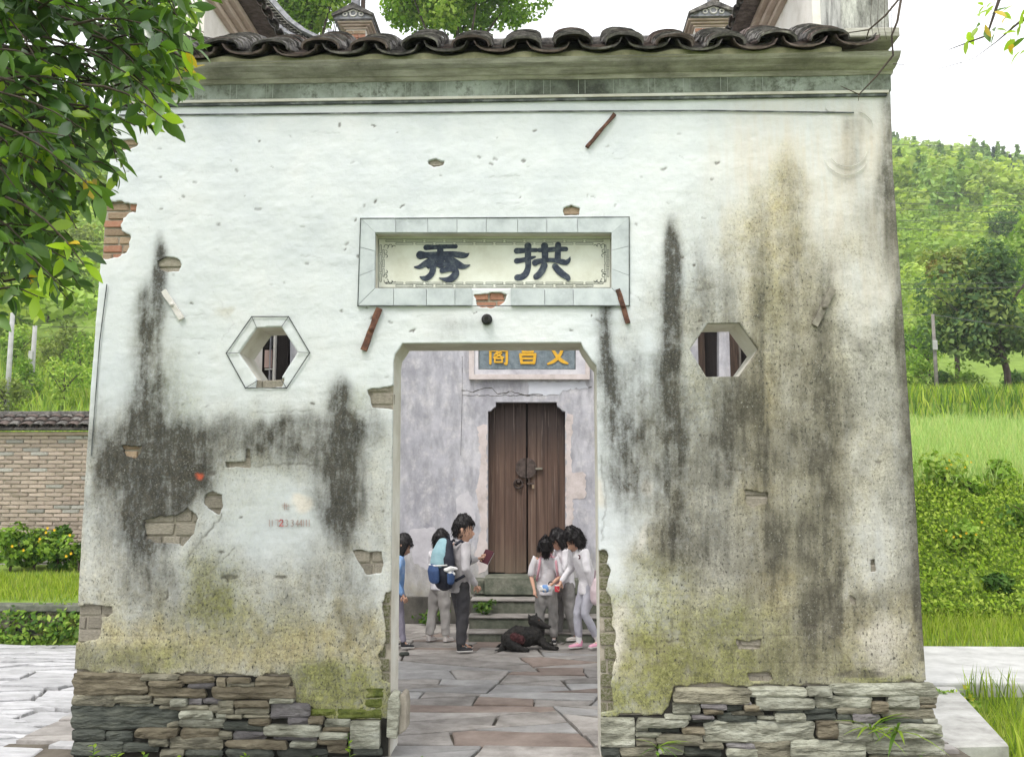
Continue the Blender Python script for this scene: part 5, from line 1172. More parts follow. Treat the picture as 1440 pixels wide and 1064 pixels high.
while x < vx1+.1:
    for row in range(3):
        for lst, dz, dx in ((pan_, .04, 0), (cov, .045, .085)):
            q = link('tile', lst[k % 4], None, bw, loc=(x+dx, BY-.14+row*.085, bz1+.07+row*.062+dz), scale=(.68, .68, .68)); q.rotation_euler = (R(26)+rr.uniform(-.05, .05), 0, rr.uniform(-.05, .05)); bl(q); k += 1
    x += .17
bl(MB().tube([(bx0, BY+.12, bz1+.30), (bx1, BY+.12, bz1+.30)], .06, 8).build('ridge', M['tile'], bw))
# low mossy retaining wall in front of it
rw = empty('retaining_wall', (at(50, 880, 10.3).x, 10.3, -.1), 0, 'low mossy stone retaining wall edging the pale lane', 'wall')
rx0, rx1 = at(-330, 880, 10.3).x, at(200, 880, 10.3).x; ztop = at(50, 852, 10.3).z
o = MB().box((rx0-rw.location.x, .02, 0), (rx1-rw.location.x, .25, ztop+.1-.05)).build('packing', M['dark_gap'], rw)
x = rx0; 
MB().box((rx0-rw.location.x, -.05, ztop+.045), (rx1-rw.location.x, .3, ztop+.12)).build('cap_stone', M['step_stone'], rw, bevel=.015)
for row in range(5):
    x = rx0-rr.uniform(0, .1); zz0 = ztop*row/5
    while x < rx1:
        L = rr.uniform(.12, .3); hh = ztop/5+.02
        link('stone', stone_mesh(L*.96, hh, rr.uniform(.0, .03), sr), M[rr.choice(['slate_dark', 'moss_block', 'slate_brown', 'slate'])], rw, loc=(x+L/2-rw.location.x, .02, zz0+hh/2+.09)); x += L
# ================================================================== VEGETATION
def leaf_quads(P, N, size, rng, aspect=.5, droop=0):
    """kite-shaped leaves at P facing N; returns verts (n*4,3), faces"""
    n = len(P); N = N/np.maximum(1e-6, np.linalg.norm(N, axis=1, keepdims=True))
    t = rng.normal(size=(n, 3)); t[:, 2] -= droop; t -= N*(t*N).sum(1, keepdims=True); t /= np.linalg.norm(t, axis=1, keepdims=True); b = np.cross(N, t)
    s = (size*rng.uniform(.6, 1.35, n))[:, None]; w = s*aspect*.5
    V = np.stack([P-t*s*.5, P+b*w+t*s*.02-N*s*.05, P+t*s*.5, P-b*w+t*s*.02-N*s*.05], 1).reshape(-1, 3)
    return V, np.arange(n*4).reshape(n, 4)
def crown_pts(c, rad, nl, n, rng, lump=.42, flat=1.0):
    c = np.array(c); rad = np.array(rad); d = rng.normal(size=(nl, 3)); d /= np.linalg.norm(d, axis=1, keepdims=True)
    r = rng.uniform(.25, .82, nl)[:, None]; L = d*r; L[0] = 0
    lr = lump*rng.uniform(.65, 1.25, nl); k = rng.integers(0, nl, n)
    e = rng.normal(size=(n, 3)); e /= np.linalg.norm(e, axis=1, keepdims=True); rr_ = rng.uniform(.55, 1.05, n)**.6
    P = (L[k]+e*(lr[k]*rr_)[:, None]*np.array([1, 1, flat]))*rad+c
    N = e+.6*rng.normal(size=(n, 3))+np.array([0, 0, .5]); return P, N, k
def tint(n, cols, rng, per=4, k=None, jit=.25):
    C_ = np.array(cols); 
    if k is None: pick = rng.integers(0, len(C_), n)
    else:
        lumpcol = rng.integers(0, len(C_), k.max()+1); pick = np.where(rng.random(n) < .65, lumpcol[k], rng.integers(0, len(C_), n))
    c = C_[pick]*rng.uniform(1-jit, 1+jit, (n, 1)); return np.repeat(np.concatenate([c, np.ones((n, 1))], 1), per, 0)
GREEN_BRIGHT = [(.17,.29,.04),(.24,.37,.06),(.13,.23,.03),(.32,.42,.09)]
GREEN_MID = [(.08,.17,.03),(.12,.22,.045),(.055,.12,.025),(.16,.25,.06)]
GREEN_DARK = [(.02,.05,.02),(.03,.07,.028),(.045,.09,.03),(.015,.04,.018)]
GREEN_BLUE = [(.03,.075,.045),(.04,.09,.05),(.025,.06,.04)]
GREEN_OLIVE = [(.16,.21,.05),(.23,.28,.08),(.12,.17,.04)]
def tree(name, base, height, c, rad, n, size, cols, label, cat='tree', group=None, nl=14, trunk=.14, seed=1, lump=.42, extra=None, trunk_m='bark'):
    rng = np.random.default_rng(seed); o = empty(name, base, 0, label, cat, group); b = np.array(base)
    P, N, k = crown_pts(np.array(c)-b, rad, nl, n, rng, lump); V, Fq = leaf_quads(P, N, size, rng, .62)
    link('crown', np_mesh('crown', V, Fq, {'tint': tint(n, cols, rng, 4, k)}), M['foliage'], o)
    cc = np.array(c)-b; mb = MB(); rs = random.Random(seed)
    mb.tube([(0, 0, -.3), (cc[0]*.1+.03, cc[1]*.1, cc[2]*.35), (cc[0]*.5, cc[1]*.5, cc[2]*.7), (cc[0], cc[1], cc[2]+rad[2]*.3)], [trunk, trunk*.85, trunk*.65, trunk*.2], 8)
    for i in range(6):
        a = rs.uniform(0, 6.28); t = rs.uniform(.5, .85); s = Vector((cc[0]*t, cc[1]*t, cc[2]*t)); e = Vector((cc[0]+math.cos(a)*rad[0]*.7, cc[1]+math.sin(a)*rad[1]*.7, cc[2]+rs.uniform(-.2, .6)*rad[2]))
        mb.tube([s, (s+e)/2+Vector((0, 0, .1*rad[2])), e], [trunk*.45, trunk*.3, trunk*.08], 6)
    mb.build('trunk', M[trunk_m], o, smooth=True); return o
def zt_(X, Y): return float(hz(np.array([X]), np.array([Y]))[0])
def px_tree(name, px, Y, pyc, rxp, rzp, n, size, cols, label, basepx=None, seed=1, **k):
    s = Y/1300; X = at(px, 500, Y).x; Xb = at(basepx or px, 500, Y).x; z0 = zt_(Xb, Y); zc = at(px, pyc, Y).z
    return tree(name, (Xb, Y, z0), 0, (X, Y, zc), (rxp*s, rxp*s*.9, rzp*s), n, size, cols, label, seed=seed, **k)
# two bright trees over the hall roof
px_tree('broadleaf_tree', 640, 27, -8, 120, 84, 15000, .17, GREEN_BRIGHT+[(.10,.18,.03)], 'bright green leafy tree over the roof between the two gable caps', seed=3, nl=26, lump=.34)
px_tree('broadleaf_tree', 425, 29, -10, 84, 86, 11000, .17, GREEN_BRIGHT, 'bright green leafy tree rising behind the swept ridge', seed=4, nl=22, lump=.34)
# big dark tree on the right with its bare trunk, over the field
px_tree('broadleaf_tree', 1394, 40, 432, 104, 98, 11000, .26, [(.07,.13,.05),(.10,.17,.06),(.05,.10,.04),(.15,.22,.07),(.21,.27,.08)], 'big dark green tree standing above the grassy terrace', basepx=1416, seed=5, nl=34, lump=.30, trunk=.17)
px_tree('broadleaf_tree', 1490, 60, 360, 70, 80, 4000, .40, GREEN_BRIGHT, 'bright green tree beyond the big dark tree', seed=6, nl=22, lump=.34)
px_tree('broadleaf_tree', 1345, 46, 368, 44, 30, 1500, .30, GREEN_OLIVE+[(.2,.17,.05)], 'olive green tree with rusty young leaves behind the big dark tree', seed=7, nl=14)
# hillside: shrubs that can be told apart
sp = random.Random(9)
shr = [(1290,300,60),(1330,330,66),(1270,360,55),(1300,400,50),(1400,290,72),(1440,320,60),(1268,440,46),(1285,500,44),(1310,520,43),(1360,545,42),(1375,555,41),(1440,520,44),(1275,540,42),(1340,275,80),(1410,255,95)]
for i, (px, py, Y) in enumerate(shr):
    X = at(px, py, Y).x; z = zt_(X, Y); r = sp.uniform(1.0, 1.9)*Y/55
    cols = [GREEN_BRIGHT, GREEN_OLIVE, GREEN_MID][i % 3]
    tree('hillside_shrub', (X, Y, z), 0, (X, Y, z+r*.8), (r, r, r*.85), 900, .22*Y/50, cols, '%s %s shrub on the hillside %s' % (('large', 'mid-sized', 'small')[0 if r/Y > .03 else 1 if r/Y > .024 else 2], ['bright green', 'olive green', 'mid green'][i % 3], 'just behind the gate corner' if px < 1295 and py > 380 else 'around the weathered pole' if py > 480 else 'beside the crown of the big dark tree' if py > 350 else 'under the high wires'), 'shrub', 'shrubs on the right hillside, %s' % ['bright', 'olive', 'mid green'][i % 3], nl=9, trunk=.06, seed=40+i)
shl = [(20,440,50),(70,400,56),(100,470,46),(40,520,38),(90,540,36),(10,560,34),(115,520,40),(60,350,66),(110,330,70),(120,400,58),(25,490,44),(75,500,42)]
for i, (px, py, Y) in enumerate(shl):
    X = at(px, py, Y).x; z = zt_(X, Y); r = sp.uniform(1.0, 1.8)*Y/48
    cols = [GREEN_BRIGHT, GREEN_BRIGHT, GREEN_OLIVE][i % 3]
    tree('hillside_shrub', (X, Y, z), 0, (X, Y, z+r*.9), (r, r, r), 1000, .20*Y/45, cols, '%s %s shrub behind the brick wall, %s' % (('large', 'mid-sized', 'small')[0 if r/Y > .033 else 1 if r/Y > .027 else 2], 'bright green' if i % 3 < 2 else 'olive green', 'close to the gate edge' if px > 85 else 'by the utility poles' if px < 50 else 'between the poles and the gate edge'), 'shrub', 'shrubs behind the brick wall, %s' % ('bright' if i % 3 < 2 else 'olive'), nl=9, trunk=.06, seed=70+i)
# the far wood reads as one mass: one object
rng = np.random.default_rng(12)
def template(conif, n, seed):
    r_ = np.random.default_rng(seed)
    if conif:
        t = r_.random(n)**.8; ang = r_.uniform(0, 6.28, n); rad = (1-t)*.30*(.75+.25*np.sin(t*38))*r_.uniform(.75, 1.05, n)
        P = np.stack([np.cos(ang)*rad, np.sin(ang)*rad, .12+t*.88], 1); N = np.stack([np.cos(ang), np.sin(ang), .8+0*ang], 1)+.5*r_.normal(size=(n, 3))
    else: P, N, _ = crown_pts((0, 0, .55), (.42, .42, .42), 9, n, r_, .42)
    return leaf_quads(P, N, .10, r_, .7)[0].reshape(n, 4, 3)
TC = [template(True, 110, s) for s in range(4)]; TBt = [template(False, 130, s) for s in range(10, 14)]
def forest(name, label, pr, Yr, count, seed):
    r_ = np.random.default_rng(seed); VV = []; CC = []
    for i in range(count):
        Y = Yr[0]+(Yr[1]-Yr[0])*r_.random()**.85; px = r_.uniform(*pr); X = (px-765)/1300*Y; z = zt_(X, Y)
        band = fbm(np.array([X*.02+7]), np.array([Y*.03+3]), 3)[0]
        con = Y < 215 and ((Y > 120 and band > .46) or (r_.random() < .15 and Y > 100))
        H_ = (r_.uniform(6, 9) if con else r_.uniform(5, 9))*(.75 if Y > 225 else 1)*(1 if Y > 110 else .62)
        T = (TC if con else TBt)[r_.integers(0, 4)]; a = r_.uniform(0, 6.28); c_, s_ = math.cos(a), math.sin(a)
        wd = H_*(r_.uniform(.9, 1.2) if con else r_.uniform(.95, 1.5))*(1.5 if Y > 215 else 1)
        V = T.copy().reshape(-1, 3); V = np.stack([(V[:, 0]*c_-V[:, 1]*s_)*wd+X, (V[:, 0]*s_+V[:, 1]*c_)*wd+Y, V[:, 2]*H_+z-.3], 1); VV.append(V)
        dk = band > .55 and con
        cols = GREEN_BLUE if dk else ([(.20,.32,.09),(.25,.37,.11),(.16,.27,.07)] if con else [(.28,.39,.09),(.35,.44,.11),(.21,.31,.07)])
        base_c = np.array(cols[r_.integers(0, 3)])*r_.uniform(.8, 1.2); n4 = len(V)//4
        CC.append(np.repeat(np.concatenate([base_c*r_.uniform(.75, 1.25, (n4, 1)), np.ones((n4, 1))], 1), 4, 0))
    V = np.concatenate(VV); o = link(name, np_mesh(name, V, np.arange(len(V)).reshape(-1, 4), {'tint': np.concatenate(CC)}), M['foliage'])
    tag(o, label, 'wood', None, 'stuff')
forest('hillside_wood', 'wooded hillside of conifers and broadleaf trees beyond the grassy terrace', (1010, 2050), (62, 290), 2700, 1)
forest('hillside_wood', 'wooded slope rising behind the brick garden wall', (-620, 480), (46, 240), 1500, 2)

# grass, ferns and weeds
def blades(X, Y, Z, hgt, wid, cols, rng, lean=.45):
    n = len(X); P = np.stack([X, Y, Z], 1); a = rng.uniform(0, 6.28, n); s = np.stack([np.cos(a), np.sin(a), 0*a], 1); b = rng.uniform(0, 6.28, n)
    Hh = (hgt*rng.uniform(.5, 1.3, n))[:, None]; W_ = (wid*rng.uniform(.7, 1.3, n))[:, None]; ln = np.stack([np.cos(b), np.sin(b), 0*b], 1)*Hh*lean*rng.uniform(.2, 1.2, (n, 1))
    up = np.array([0, 0, 1.0])
    V = np.stack([P-s*W_*.5, P+s*W_*.5, P+ln*.4+up*Hh*.6+s*W_*.35, P+ln*.4+up*Hh*.6-s*W_*.35, P+ln+up*Hh], 1).reshape(-1, 3)
    i = np.arange(n)[:, None]*5; Fq = np.concatenate([i+np.array([[0, 1, 2, 3]]), i+np.array([[3, 2, 4, 4]])], 0)
    tri = np.concatenate([i+np.array([[0, 1, 2]]), i+np.array([[0, 2, 3]]), i+np.array([[3, 2, 4]])], 0)
    return V, tri, tint(n, cols, rng, 5)
def patch(name, label, n, xf, yr, hgt, wid, cols, seed, zoff=0, lean=.45):
    r_ = np.random.default_rng(seed); Y = r_.uniform(*yr, n); X = xf(Y, r_); Z = hz(X, Y)+zoff
    V, T, C_ = blades(X, Y, Z, hgt, wid, cols, r_, lean); tag(link(name, np_mesh(name, V, T, {'tint': C_}), M['foliage']), label, 'grass', None, 'stuff')
fan = lambda a, b: (lambda Y, r_: (r_.uniform(a, b, len(Y))-765)/1300*Y)
GRASS = [(.24,.34,.03),(.32,.42,.05),(.17,.27,.025),(.40,.46,.09),(.30,.34,.09)]
patch('field_grass', 'tall pale green grass on the terrace above the fern bank', 44000, fan(1090, 1850), (13.0, 30), .42, .014, [(.30,.44,.15),(.38,.50,.20),(.24,.38,.10),(.46,.50,.22)], 1)
patch('terrace_grass', 'rough green growth on the upper terrace edge', 18000, fan(1080, 1800), (29.5, 44), .6, .05, GRASS+GREEN_MID, 2)
patch('verge_grass', 'short bright grass verge along the concrete lane', 15000, fan(1130, 1900), (10.38, 11.5), .13, .009, GRASS, 3)
patch('ditch_grass', 'grass filling the ditch beside the stone slab', 14000, lambda Y, r_: np.maximum(r_.uniform(3.0, 6.2, len(Y)), 2.2)+np.maximum(0, (SLABQ[2][0]+(SLABQ[1][0]-SLABQ[2][0])*(Y-SLABQ[2][1])/(8.35-SLABQ[2][1]))-3.0+.06), (5.4, 8.38), .24, .012, GRASS+[(.14,.2,.05)], 4)
patch('bank_grass', 'bright grass strip on top of the retaining wall', 11000, fan(-300, 300), (10.5, 12.1), .10, .008, GRASS, 5)
patch('slope_grass', 'rough grass on the slope behind the brick wall', 18000, fan(-400, 420), (14, 48), .7, .06, GRASS+GREEN_BRIGHT, 6)
def leafy(name, label, n, xf, yr, size, cols, seed, h0, h1, m='foliage', asp=.55):
    r_ = np.random.default_rng(seed); Y = r_.uniform(*yr, n); X = xf(Y, r_); Z = hz(X, Y)
    cl = fbm(X*2.2, Y*2.2+Z*2, 3); Z = Z+r_.uniform(h0, h1, n)*(.3+1.2*cl)
    N = np.stack([r_.normal(size=n)*.6, -1+r_.normal(size=n)*.6, .8+r_.normal(size=n)*.6], 1); V, Fq = leaf_quads(np.stack([X, Y, Z], 1), N, size, r_, asp, 1.0)
    tag(link(name, np_mesh(name, V, Fq, {'tint': tint(n, cols, r_, 4)}), M[m]), label, 'undergrowth', None, 'stuff')
leafy('fern_bank', 'steep bank of small ferns and moss beside the lane', 46000, fan(1110, 1850), (11.2, 13.6), .055, [(.20,.31,.025),(.28,.39,.04),(.14,.23,.02),(.36,.45,.08),(.08,.14,.015)], 7, -.02, .22)
leafy('ivy', 'ivy and fern trailing over the retaining wall', 2200, fan(-300, 200), (10.16, 10.32), .075, GREEN_MID+GREEN_BRIGHT, 8, .02, .5)
# flowering bushes in front of the brick wall, each one a thing
for i, (px, Y, r, lab_) in enumerate([(12,12.4,.36,'tall bush with scattered yellow flowers where the brick wall leaves the frame'),(45,12.6,.27,'low bush with few yellow flowers between two taller flowering bushes'),(78,12.5,.34,'rounded bush with yellow flowers under the middle of the brick wall'),(108,12.4,.27,'small yellow-flowered bush tucked against the gate wall edge')]):
    X = at(px, 800, Y).x; z = zt_(X, Y); rg = np.random.default_rng(200+i)
    o = tree('flowering_bush', (X, Y, z), 0, (X, Y, z+r*.95), (r, r*.7, r*1.0), 750, .085, GREEN_MID+GREEN_BRIGHT[:2], lab_, 'bush', 'yellow flowering bushes under the brick wall', nl=10, trunk=.02, seed=90+i)
    fm = MB()
    for k in range(4):
        a = rg.uniform(0, 6.28); p = Vector((math.cos(a)*r*rg.uniform(.2, .9), -r*.5+rg.uniform(-.1, .1), r*rg.uniform(.7, 1.9)))
        for j in range(6):
            b = j*1.047; fm.add([p, p+Vector((math.cos(b)*.017, -.006, math.sin(b)*.017)), p+Vector((math.cos(b+.6)*.02, -.008, math.sin(b+.6)*.02)), p+Vector((math.cos(b+1.0)*.012, -.006, math.sin(b+1.0)*.012))], [(0, 1, 2, 3)])
    fm.build('flowers', M['yellow'], o)['kind'] = 'stuff'
# weeds rooted along the plinth and the ditch edge
WEEDS = [(130,1050,.16,5),(165,1052,.12,4),(205,1055,.12,5),(310,1058,.10,4),(345,1062,.12,5),(495,1058,.24,4),(520,1060,.10,4),(590,1062,.10,3),(905,1062,.09,4),(925,1050,.14,5),(1005,1060,.10,4),(1060,1062,.10,3),(1292,1055,.16,4),(150,1062,.10,4),(250,1062,.09,5),(440,1063,.1,4),(960,1062,.1,4),(1120,1062,.1,4)]
def leaf_mesh(nm_, L, w, m, fold=.18, curl=.15):
    mb = MB(); st_ = [(0, .06), (.18, .62), (.42, 1), (.68, .82), (.88, .38), (1, .02)]; v = []
    for t, k in st_: z = -curl*L*t*t; v += [(-w*.5*k, t*L, z+fold*w*k*.5), (0, t*L, z), (w*.5*k, t*L, z+fold*w*k*.5)]
    f = []
    for i in range(len(st_)-1): f += [(i*3, i*3+1, i*3+4, i*3+3), (i*3+1, i*3+2, i*3+5, i*3+4)]
    mb.add(v, f); me = mb.mesh(nm_, True); me.materials.append(m); return me
wl_ = [leaf_mesh('leaf', 1, .55, M['leaf_lime'], .2, .3), leaf_mesh('leaf', 1, .5, M['leaf_mid'], .2, .3)]
for i, (px, py, hh, nl) in enumerate(WEEDS):
    Y = GY-.16; p = at(px, py, Y); o = empty('weed', (p.x, Y, -.07), 0, '%s leafy weed %s' % ('tall thin' if hh > .2 else 'upright' if hh > .13 else 'short' if hh > .105 else 'tiny', 'under the long dark slate block' if px < 200 else 'under the thin brown slabs' if px < 300 else 'under the pale slabs of the left plinth' if px < 480 else 'beside the square corner block of the left plinth' if px < 560 else 'by the guard stone' if px < 700 else 'by the square corner block of the right plinth' if px < 940 else 'under the long pale block of the right plinth' if px < 1100 else 'at the outer end of the right plinth'), 'weed', 'weeds along the plinth')
    mb = MB(); lean = sp.uniform(-.03, .03); mb.tube([(0, 0, -.02), (lean*.5, 0, hh*.5), (lean, -.01, hh)], [.004, .003, .0015], 5); mb.build('stem', M['leaf_mid'], o)
    for k in range(nl*2):
        t = .25+.75*k/(nl*2-1); a = k*2.4+sp.uniform(-.3, .3); s = sp.uniform(.035, .06)*(1.15-.4*t)
        link('leaf', sp.choice(wl_), None, o, loc=(lean*t, 0, hh*t), rot=(R(25+30*sp.random()), 0, a), scale=(s, s, s))
# arching grass clump rooted in the right plinth
def tuft(px, py, Y, n, L, label, seed):
    rs = random.Random(seed); p = at(px, py, Y); o = empty('grass_tuft', (p.x, Y, p.z), 0, label, 'grass')
    bme = leaf_mesh('leaf', 1, .10, M['leaf_mid'], .3, .75); bme2 = leaf_mesh('leaf', 1, .10, M['leaf_lime'], .3, .9)
    for k in range(n):
        s = L*rs.uniform(.6, 1.2); link('leaf', rs.choice([bme, bme2]), None, o, rot=(R(rs.uniform(15, 65)), 0, rs.uniform(-2.0, 2.0)+math.pi), scale=(s, s, s))
tuft(1225, 1026, GY-.06, 16, .20, 'arching green grass clump rooted in the right plinth', 1); tuft(1262, 1030, GY-.06, 12, .20, 'smaller grass clump on the plinth beside the arching clump', 2)
tuft(925, 1052, GY-.08, 12, .14, 'grass clump at the plinth foot below the mossy plaster', 3)
# plants on the steps and at the wall foot in the court
for i, (px, Y, z, r, lab) in enumerate([(683,10.9,.24,.10,'little fern sprouting from the stone steps'),(612,11.7,0,.14,'leafy weed patch at the foot of the hall wall behind the boys')]):
    X = (px-765)/1300*Y
    tree('court_weed', (X, Y, z), 0, (X, Y, z+r*.9), (r*1.7, r, r), 160, .05, GREEN_MID, lab, 'weed', nl=7, trunk=.004, seed=300+i)
# right ditch plants with yellowish leaves
for i, (px, py) in enumerate([(1338,962),(1362,972),(1330,980)]):
    Y = 8.1; X = at(px, py, Y).x; z = zt_(X, Y)+.06
    tree('ditch_plant', (X, Y, z), 0, (X, Y, z+.2), (.13, .1, .12), 130, .05, GREEN_BRIGHT+[(.45,.42,.06)], ['yellow-green plant at the concrete lane edge, the middle of three', 'yellow-green plant at the concrete lane edge, farthest of three from the plinth', 'yellow-green plant at the concrete lane edge, closest of three to the plinth'][i], 'plant', 'plants by the lane edge', nl=7, trunk=.01, seed=330+i)

# ================================================================== overhanging tree at the left: real leaves on real twigs
tl = empty('overhanging_tree', (-3.1, 3.4, -.1), 0, 'glossy dark evergreen tree overhanging the left of the gate wall', 'tree')
TB = Vector(tl.location); lt = random.Random(77)
def bez(a, b, c, n=7): return [a*(1-t)**2+b*2*t*(1-t)+c*t*t for t in [i/n for i in range(n+1)]]
mb = MB(); mb.tube([(0, 0, -.2), (.05, .05, 1.2), (.0, .1, 2.4), (.12, .1, 3.4), (.3, .2, 4.6)], [.17, .15, .13, .10, .05], 10); mb.build('trunk', M['bark'], tl, smooth=True)
# outline of the leafy mass in the photo (drooping to the left), used to choose where twigs end
MASS = [(-60,-60),(300,-60),(287,20),(296,70),(282,125),(268,150),(262,190),(225,200),(190,190),(180,265),(150,285),(120,335),(130,380),(95,440),(60,430),(25,455),(-60,470)]
Lf = dict(dark=leaf_mesh('leaf', 1, .40, M['leaf_dark'], .25, .22), mid=leaf_mesh('leaf', 1, .40, M['leaf_mid'], .25, .25), lime=leaf_mesh('leaf', 1, .42, M['leaf_lime'], .2, .3), gold=leaf_mesh('leaf', 1, .42, M['leaf_gold'], .2, .3))
leaves = []; twigs = MB()
MP = np.array(MASS, float)
def inmass(px, py): return sdf_poly(MASS, np.array([px]), np.array([py]))[0]
cnt = 0
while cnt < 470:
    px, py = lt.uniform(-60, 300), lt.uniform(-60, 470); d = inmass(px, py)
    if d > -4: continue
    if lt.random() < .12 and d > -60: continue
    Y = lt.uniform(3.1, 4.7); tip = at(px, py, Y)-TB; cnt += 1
    s0 = Vector((.02, .1, max(1.2, min(4.4, tip.z+lt.uniform(-.3, .7))))); back = tip+Vector((-lt.uniform(.15, .45), lt.uniform(-.15, .15), lt.uniform(0, .3)))
    pts = bez(back, (back+tip)/2+Vector((0, 0, .08)), tip, 4); twigs.tube(pts, [.006, .005, .004, .003, .002], 5, False)
    young = lt.random() < (.5 if d > -50 else .2)
    for k in range(lt.randint(7, 11)):
        t = lt.uniform(.25, 1); i = min(3, int(t*4)); p = pts[i].lerp(pts[i+1], t*4-i); dirv = (tip-back).normalized()
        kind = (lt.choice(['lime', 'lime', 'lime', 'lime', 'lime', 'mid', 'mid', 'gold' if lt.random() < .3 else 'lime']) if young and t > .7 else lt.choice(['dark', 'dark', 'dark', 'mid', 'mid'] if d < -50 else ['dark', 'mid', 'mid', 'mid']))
        ax = Vector((lt.gauss(0, 1)+dirv.x*.5, lt.gauss(0, 1)+dirv.y*.5, lt.gauss(-.55, .6))).normalized(); sz = lt.uniform(.070, .125)*(.85 if young and t > .7 else 1)
        leaves.append((p, ax, sz, kind, lt.uniform(-1.3, 1.3), Y))
for k in range(9):                                     # main limbs reaching into the mass
    px, py = lt.uniform(20, 230), lt.uniform(-20, 330)
    while inmass(px, py) > -45: px, py = lt.uniform(0, 230), lt.uniform(-20, 330)
    e = at(px, py, lt.uniform(3.4, 4.3))-TB; s0 = Vector((.05, .1, lt.uniform(2.2, 4.0)))
    twigs.tube(bez(s0, (s0+e)/2+Vector((0, 0, .3)), e, 8), [.045, .04, .034, .028, .022, .018, .013, .009, .005], 6)
twigs.build('branches', M['bark'], tl, smooth=True)
def leaf_rot(ax, roll): return (ax.to_track_quat('Y', 'Z') @ Euler((0, roll, 0)).to_quaternion())
order = sorted(range(len(leaves)), key=lambda i: leaves[i][5]-(.8 if leaves[i][3] in ('lime', 'gold') else 0))
near = []
for i in order:
    p = leaves[i][0]+TB; q = proj(p)
    if -10 < q[0] < 310 and -10 < q[1] < 480 and len(near) < 300: near.append(i)
ns = set(near)
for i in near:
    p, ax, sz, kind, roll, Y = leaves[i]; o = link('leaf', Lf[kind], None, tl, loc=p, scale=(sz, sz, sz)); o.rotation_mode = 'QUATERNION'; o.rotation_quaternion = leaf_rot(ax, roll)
base_v = {k: np.array([v_.co[:] for v_ in me.vertices]) for k, me in Lf.items()}; base_f = np.array([list(p.vertices) for p in Lf['dark'].polygons])
KC = dict(dark=(.046,.100,.028), mid=(.095,.19,.028), lime=(.28,.42,.04), gold=(.50,.36,.03)); VV = []; FF = []; CC = []; n0 = 0
def leaf_stuff(name, lst, parent, L):
    VV = []; FF = []; CC = []; n0 = 0
    for (p, ax, sz, kind, roll, *_) in lst:
        Mx = np.array(leaf_rot(ax, roll).to_matrix()); V = base_v[kind]*sz @ Mx.T+np.array(p); VV.append(V); FF.append(base_f+n0); n0 += len(V)
        CC.append(np.tile(np.array([*KC[kind], 1])*np.array([*[lt.uniform(.7, 1.35)]*3, 1]), (len(V), 1)))
    o = link(name, np_mesh(name, np.concatenate(VV), np.concatenate(FF), {'tint': np.concatenate(CC)}, smooth=True), M['leaf_attr'], parent); o['kind'] = 'stuff'; return o
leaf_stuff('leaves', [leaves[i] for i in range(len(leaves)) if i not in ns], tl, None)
# ---- second tree, right: trunk outside, one branch hanging in
t2 = empty('overhanging_tree', (5.4, 5.0, -.3), 0, 'tree whose thin branch of pale green leaves hangs beside the end pier', 'tree'); B2_ = Vector(t2.location)
mb = MB(); mb.tube([(0, 0, -.2), (-.05, 0, 2), (.0, 0, 3.6), (-.2, 0, 4.8)], [.14, .12, .09, .05], 10); mb.build('trunk', M['bark'], t2, smooth=True)
tw = MB(); Y2 = 5.0; q2 = lambda px, py, Y=5.0: at(px, py, Y)-B2_
lim = [Vector((-.1, 0, 3.9)), q2(1500, -40), q2(1440, -60), q2(1330, -70), q2(1268, -6)]
tw.tube(lim, [.05, .03, .022, .012, .008], 6); tw.tube([q2(1268,-6), q2(1262,30), q2(1254,50), q2(1256,78), q2(1232,108), q2(1208,133), q2(1182,121)], [.008, .007, .006, .006, .005, .004, .002], 5)
tw.tube([q2(1268,-6), q2(1245,22), q2(1222,42), q2(1218,55)], [.007, .006, .005, .003], 5); tw.tube([q2(1222,42), q2(1195,46), q2(1180,50)], [.004, .003, .002], 5); tw.tube([q2(1256,90), q2(1272,91)], [.003, .0015], 4); tw.tube([q2(1208,133), q2(1207,142)], [.003, .0015], 4)
tw.tube([q2(1440,-60), q2(1412,-20), q2(1398,20), q2(1388,50), q2(1334,70)], [.02, .012, .008, .006, .002], 5); tw.tube([q2(1500,-40), q2(1450,20), q2(1430,34), q2(1400,60)], [.02, .012, .007, .003], 5)
tw.tube([q2(1400,60), q2(1370,82), q2(1352,88), q2(1342,120)], [.004, .002, .0015, .001], 4); tw.tube([q2(1352,88), q2(1320,97), q2(1297,110), q2(1294,140)], [.002, .0015, .001, .001], 4)
for k in range(4): tw.tube([q2(1225+k*9,-40), q2(1226+k*9,0), q2(1224+k*10,30+k*6), q2(1229+k*9,56)], [.002, .0015, .0015, .001], 4)
tw.build('branches', M['bark'], t2, smooth=True)
cl2 = [(1372,24),(1376,42),(1365,50),(1398,16),(1410,12),(1405,44),(1415,48),(1425,60),(1430,30),(1440,20),(1420,5),(1390,38),(1436,70),(1432,48),(1380,8),(1402,2),(1418,22),(1445,45),(1450,10)]
for k, (px, py) in enumerate(cl2*2):
    p = q2(px+lt.uniform(-7, 7), py+lt.uniform(-8, 8), Y2+lt.uniform(-.15, .15)); ax = Vector((lt.gauss(-.3, .7), lt.gauss(0, .6), lt.gauss(-.4, .5))).normalized(); sz = lt.uniform(.06, .10)
    o = link('leaf', Lf[lt.choice(['lime', 'lime', 'mid', 'gold' if lt.random() < .3 else 'lime'])], None, t2, loc=p, scale=(sz, sz, sz)); o.rotation_mode = 'QUATERNION'; o.rotation_quaternion = leaf_rot(ax, lt.uniform(-1, 1))

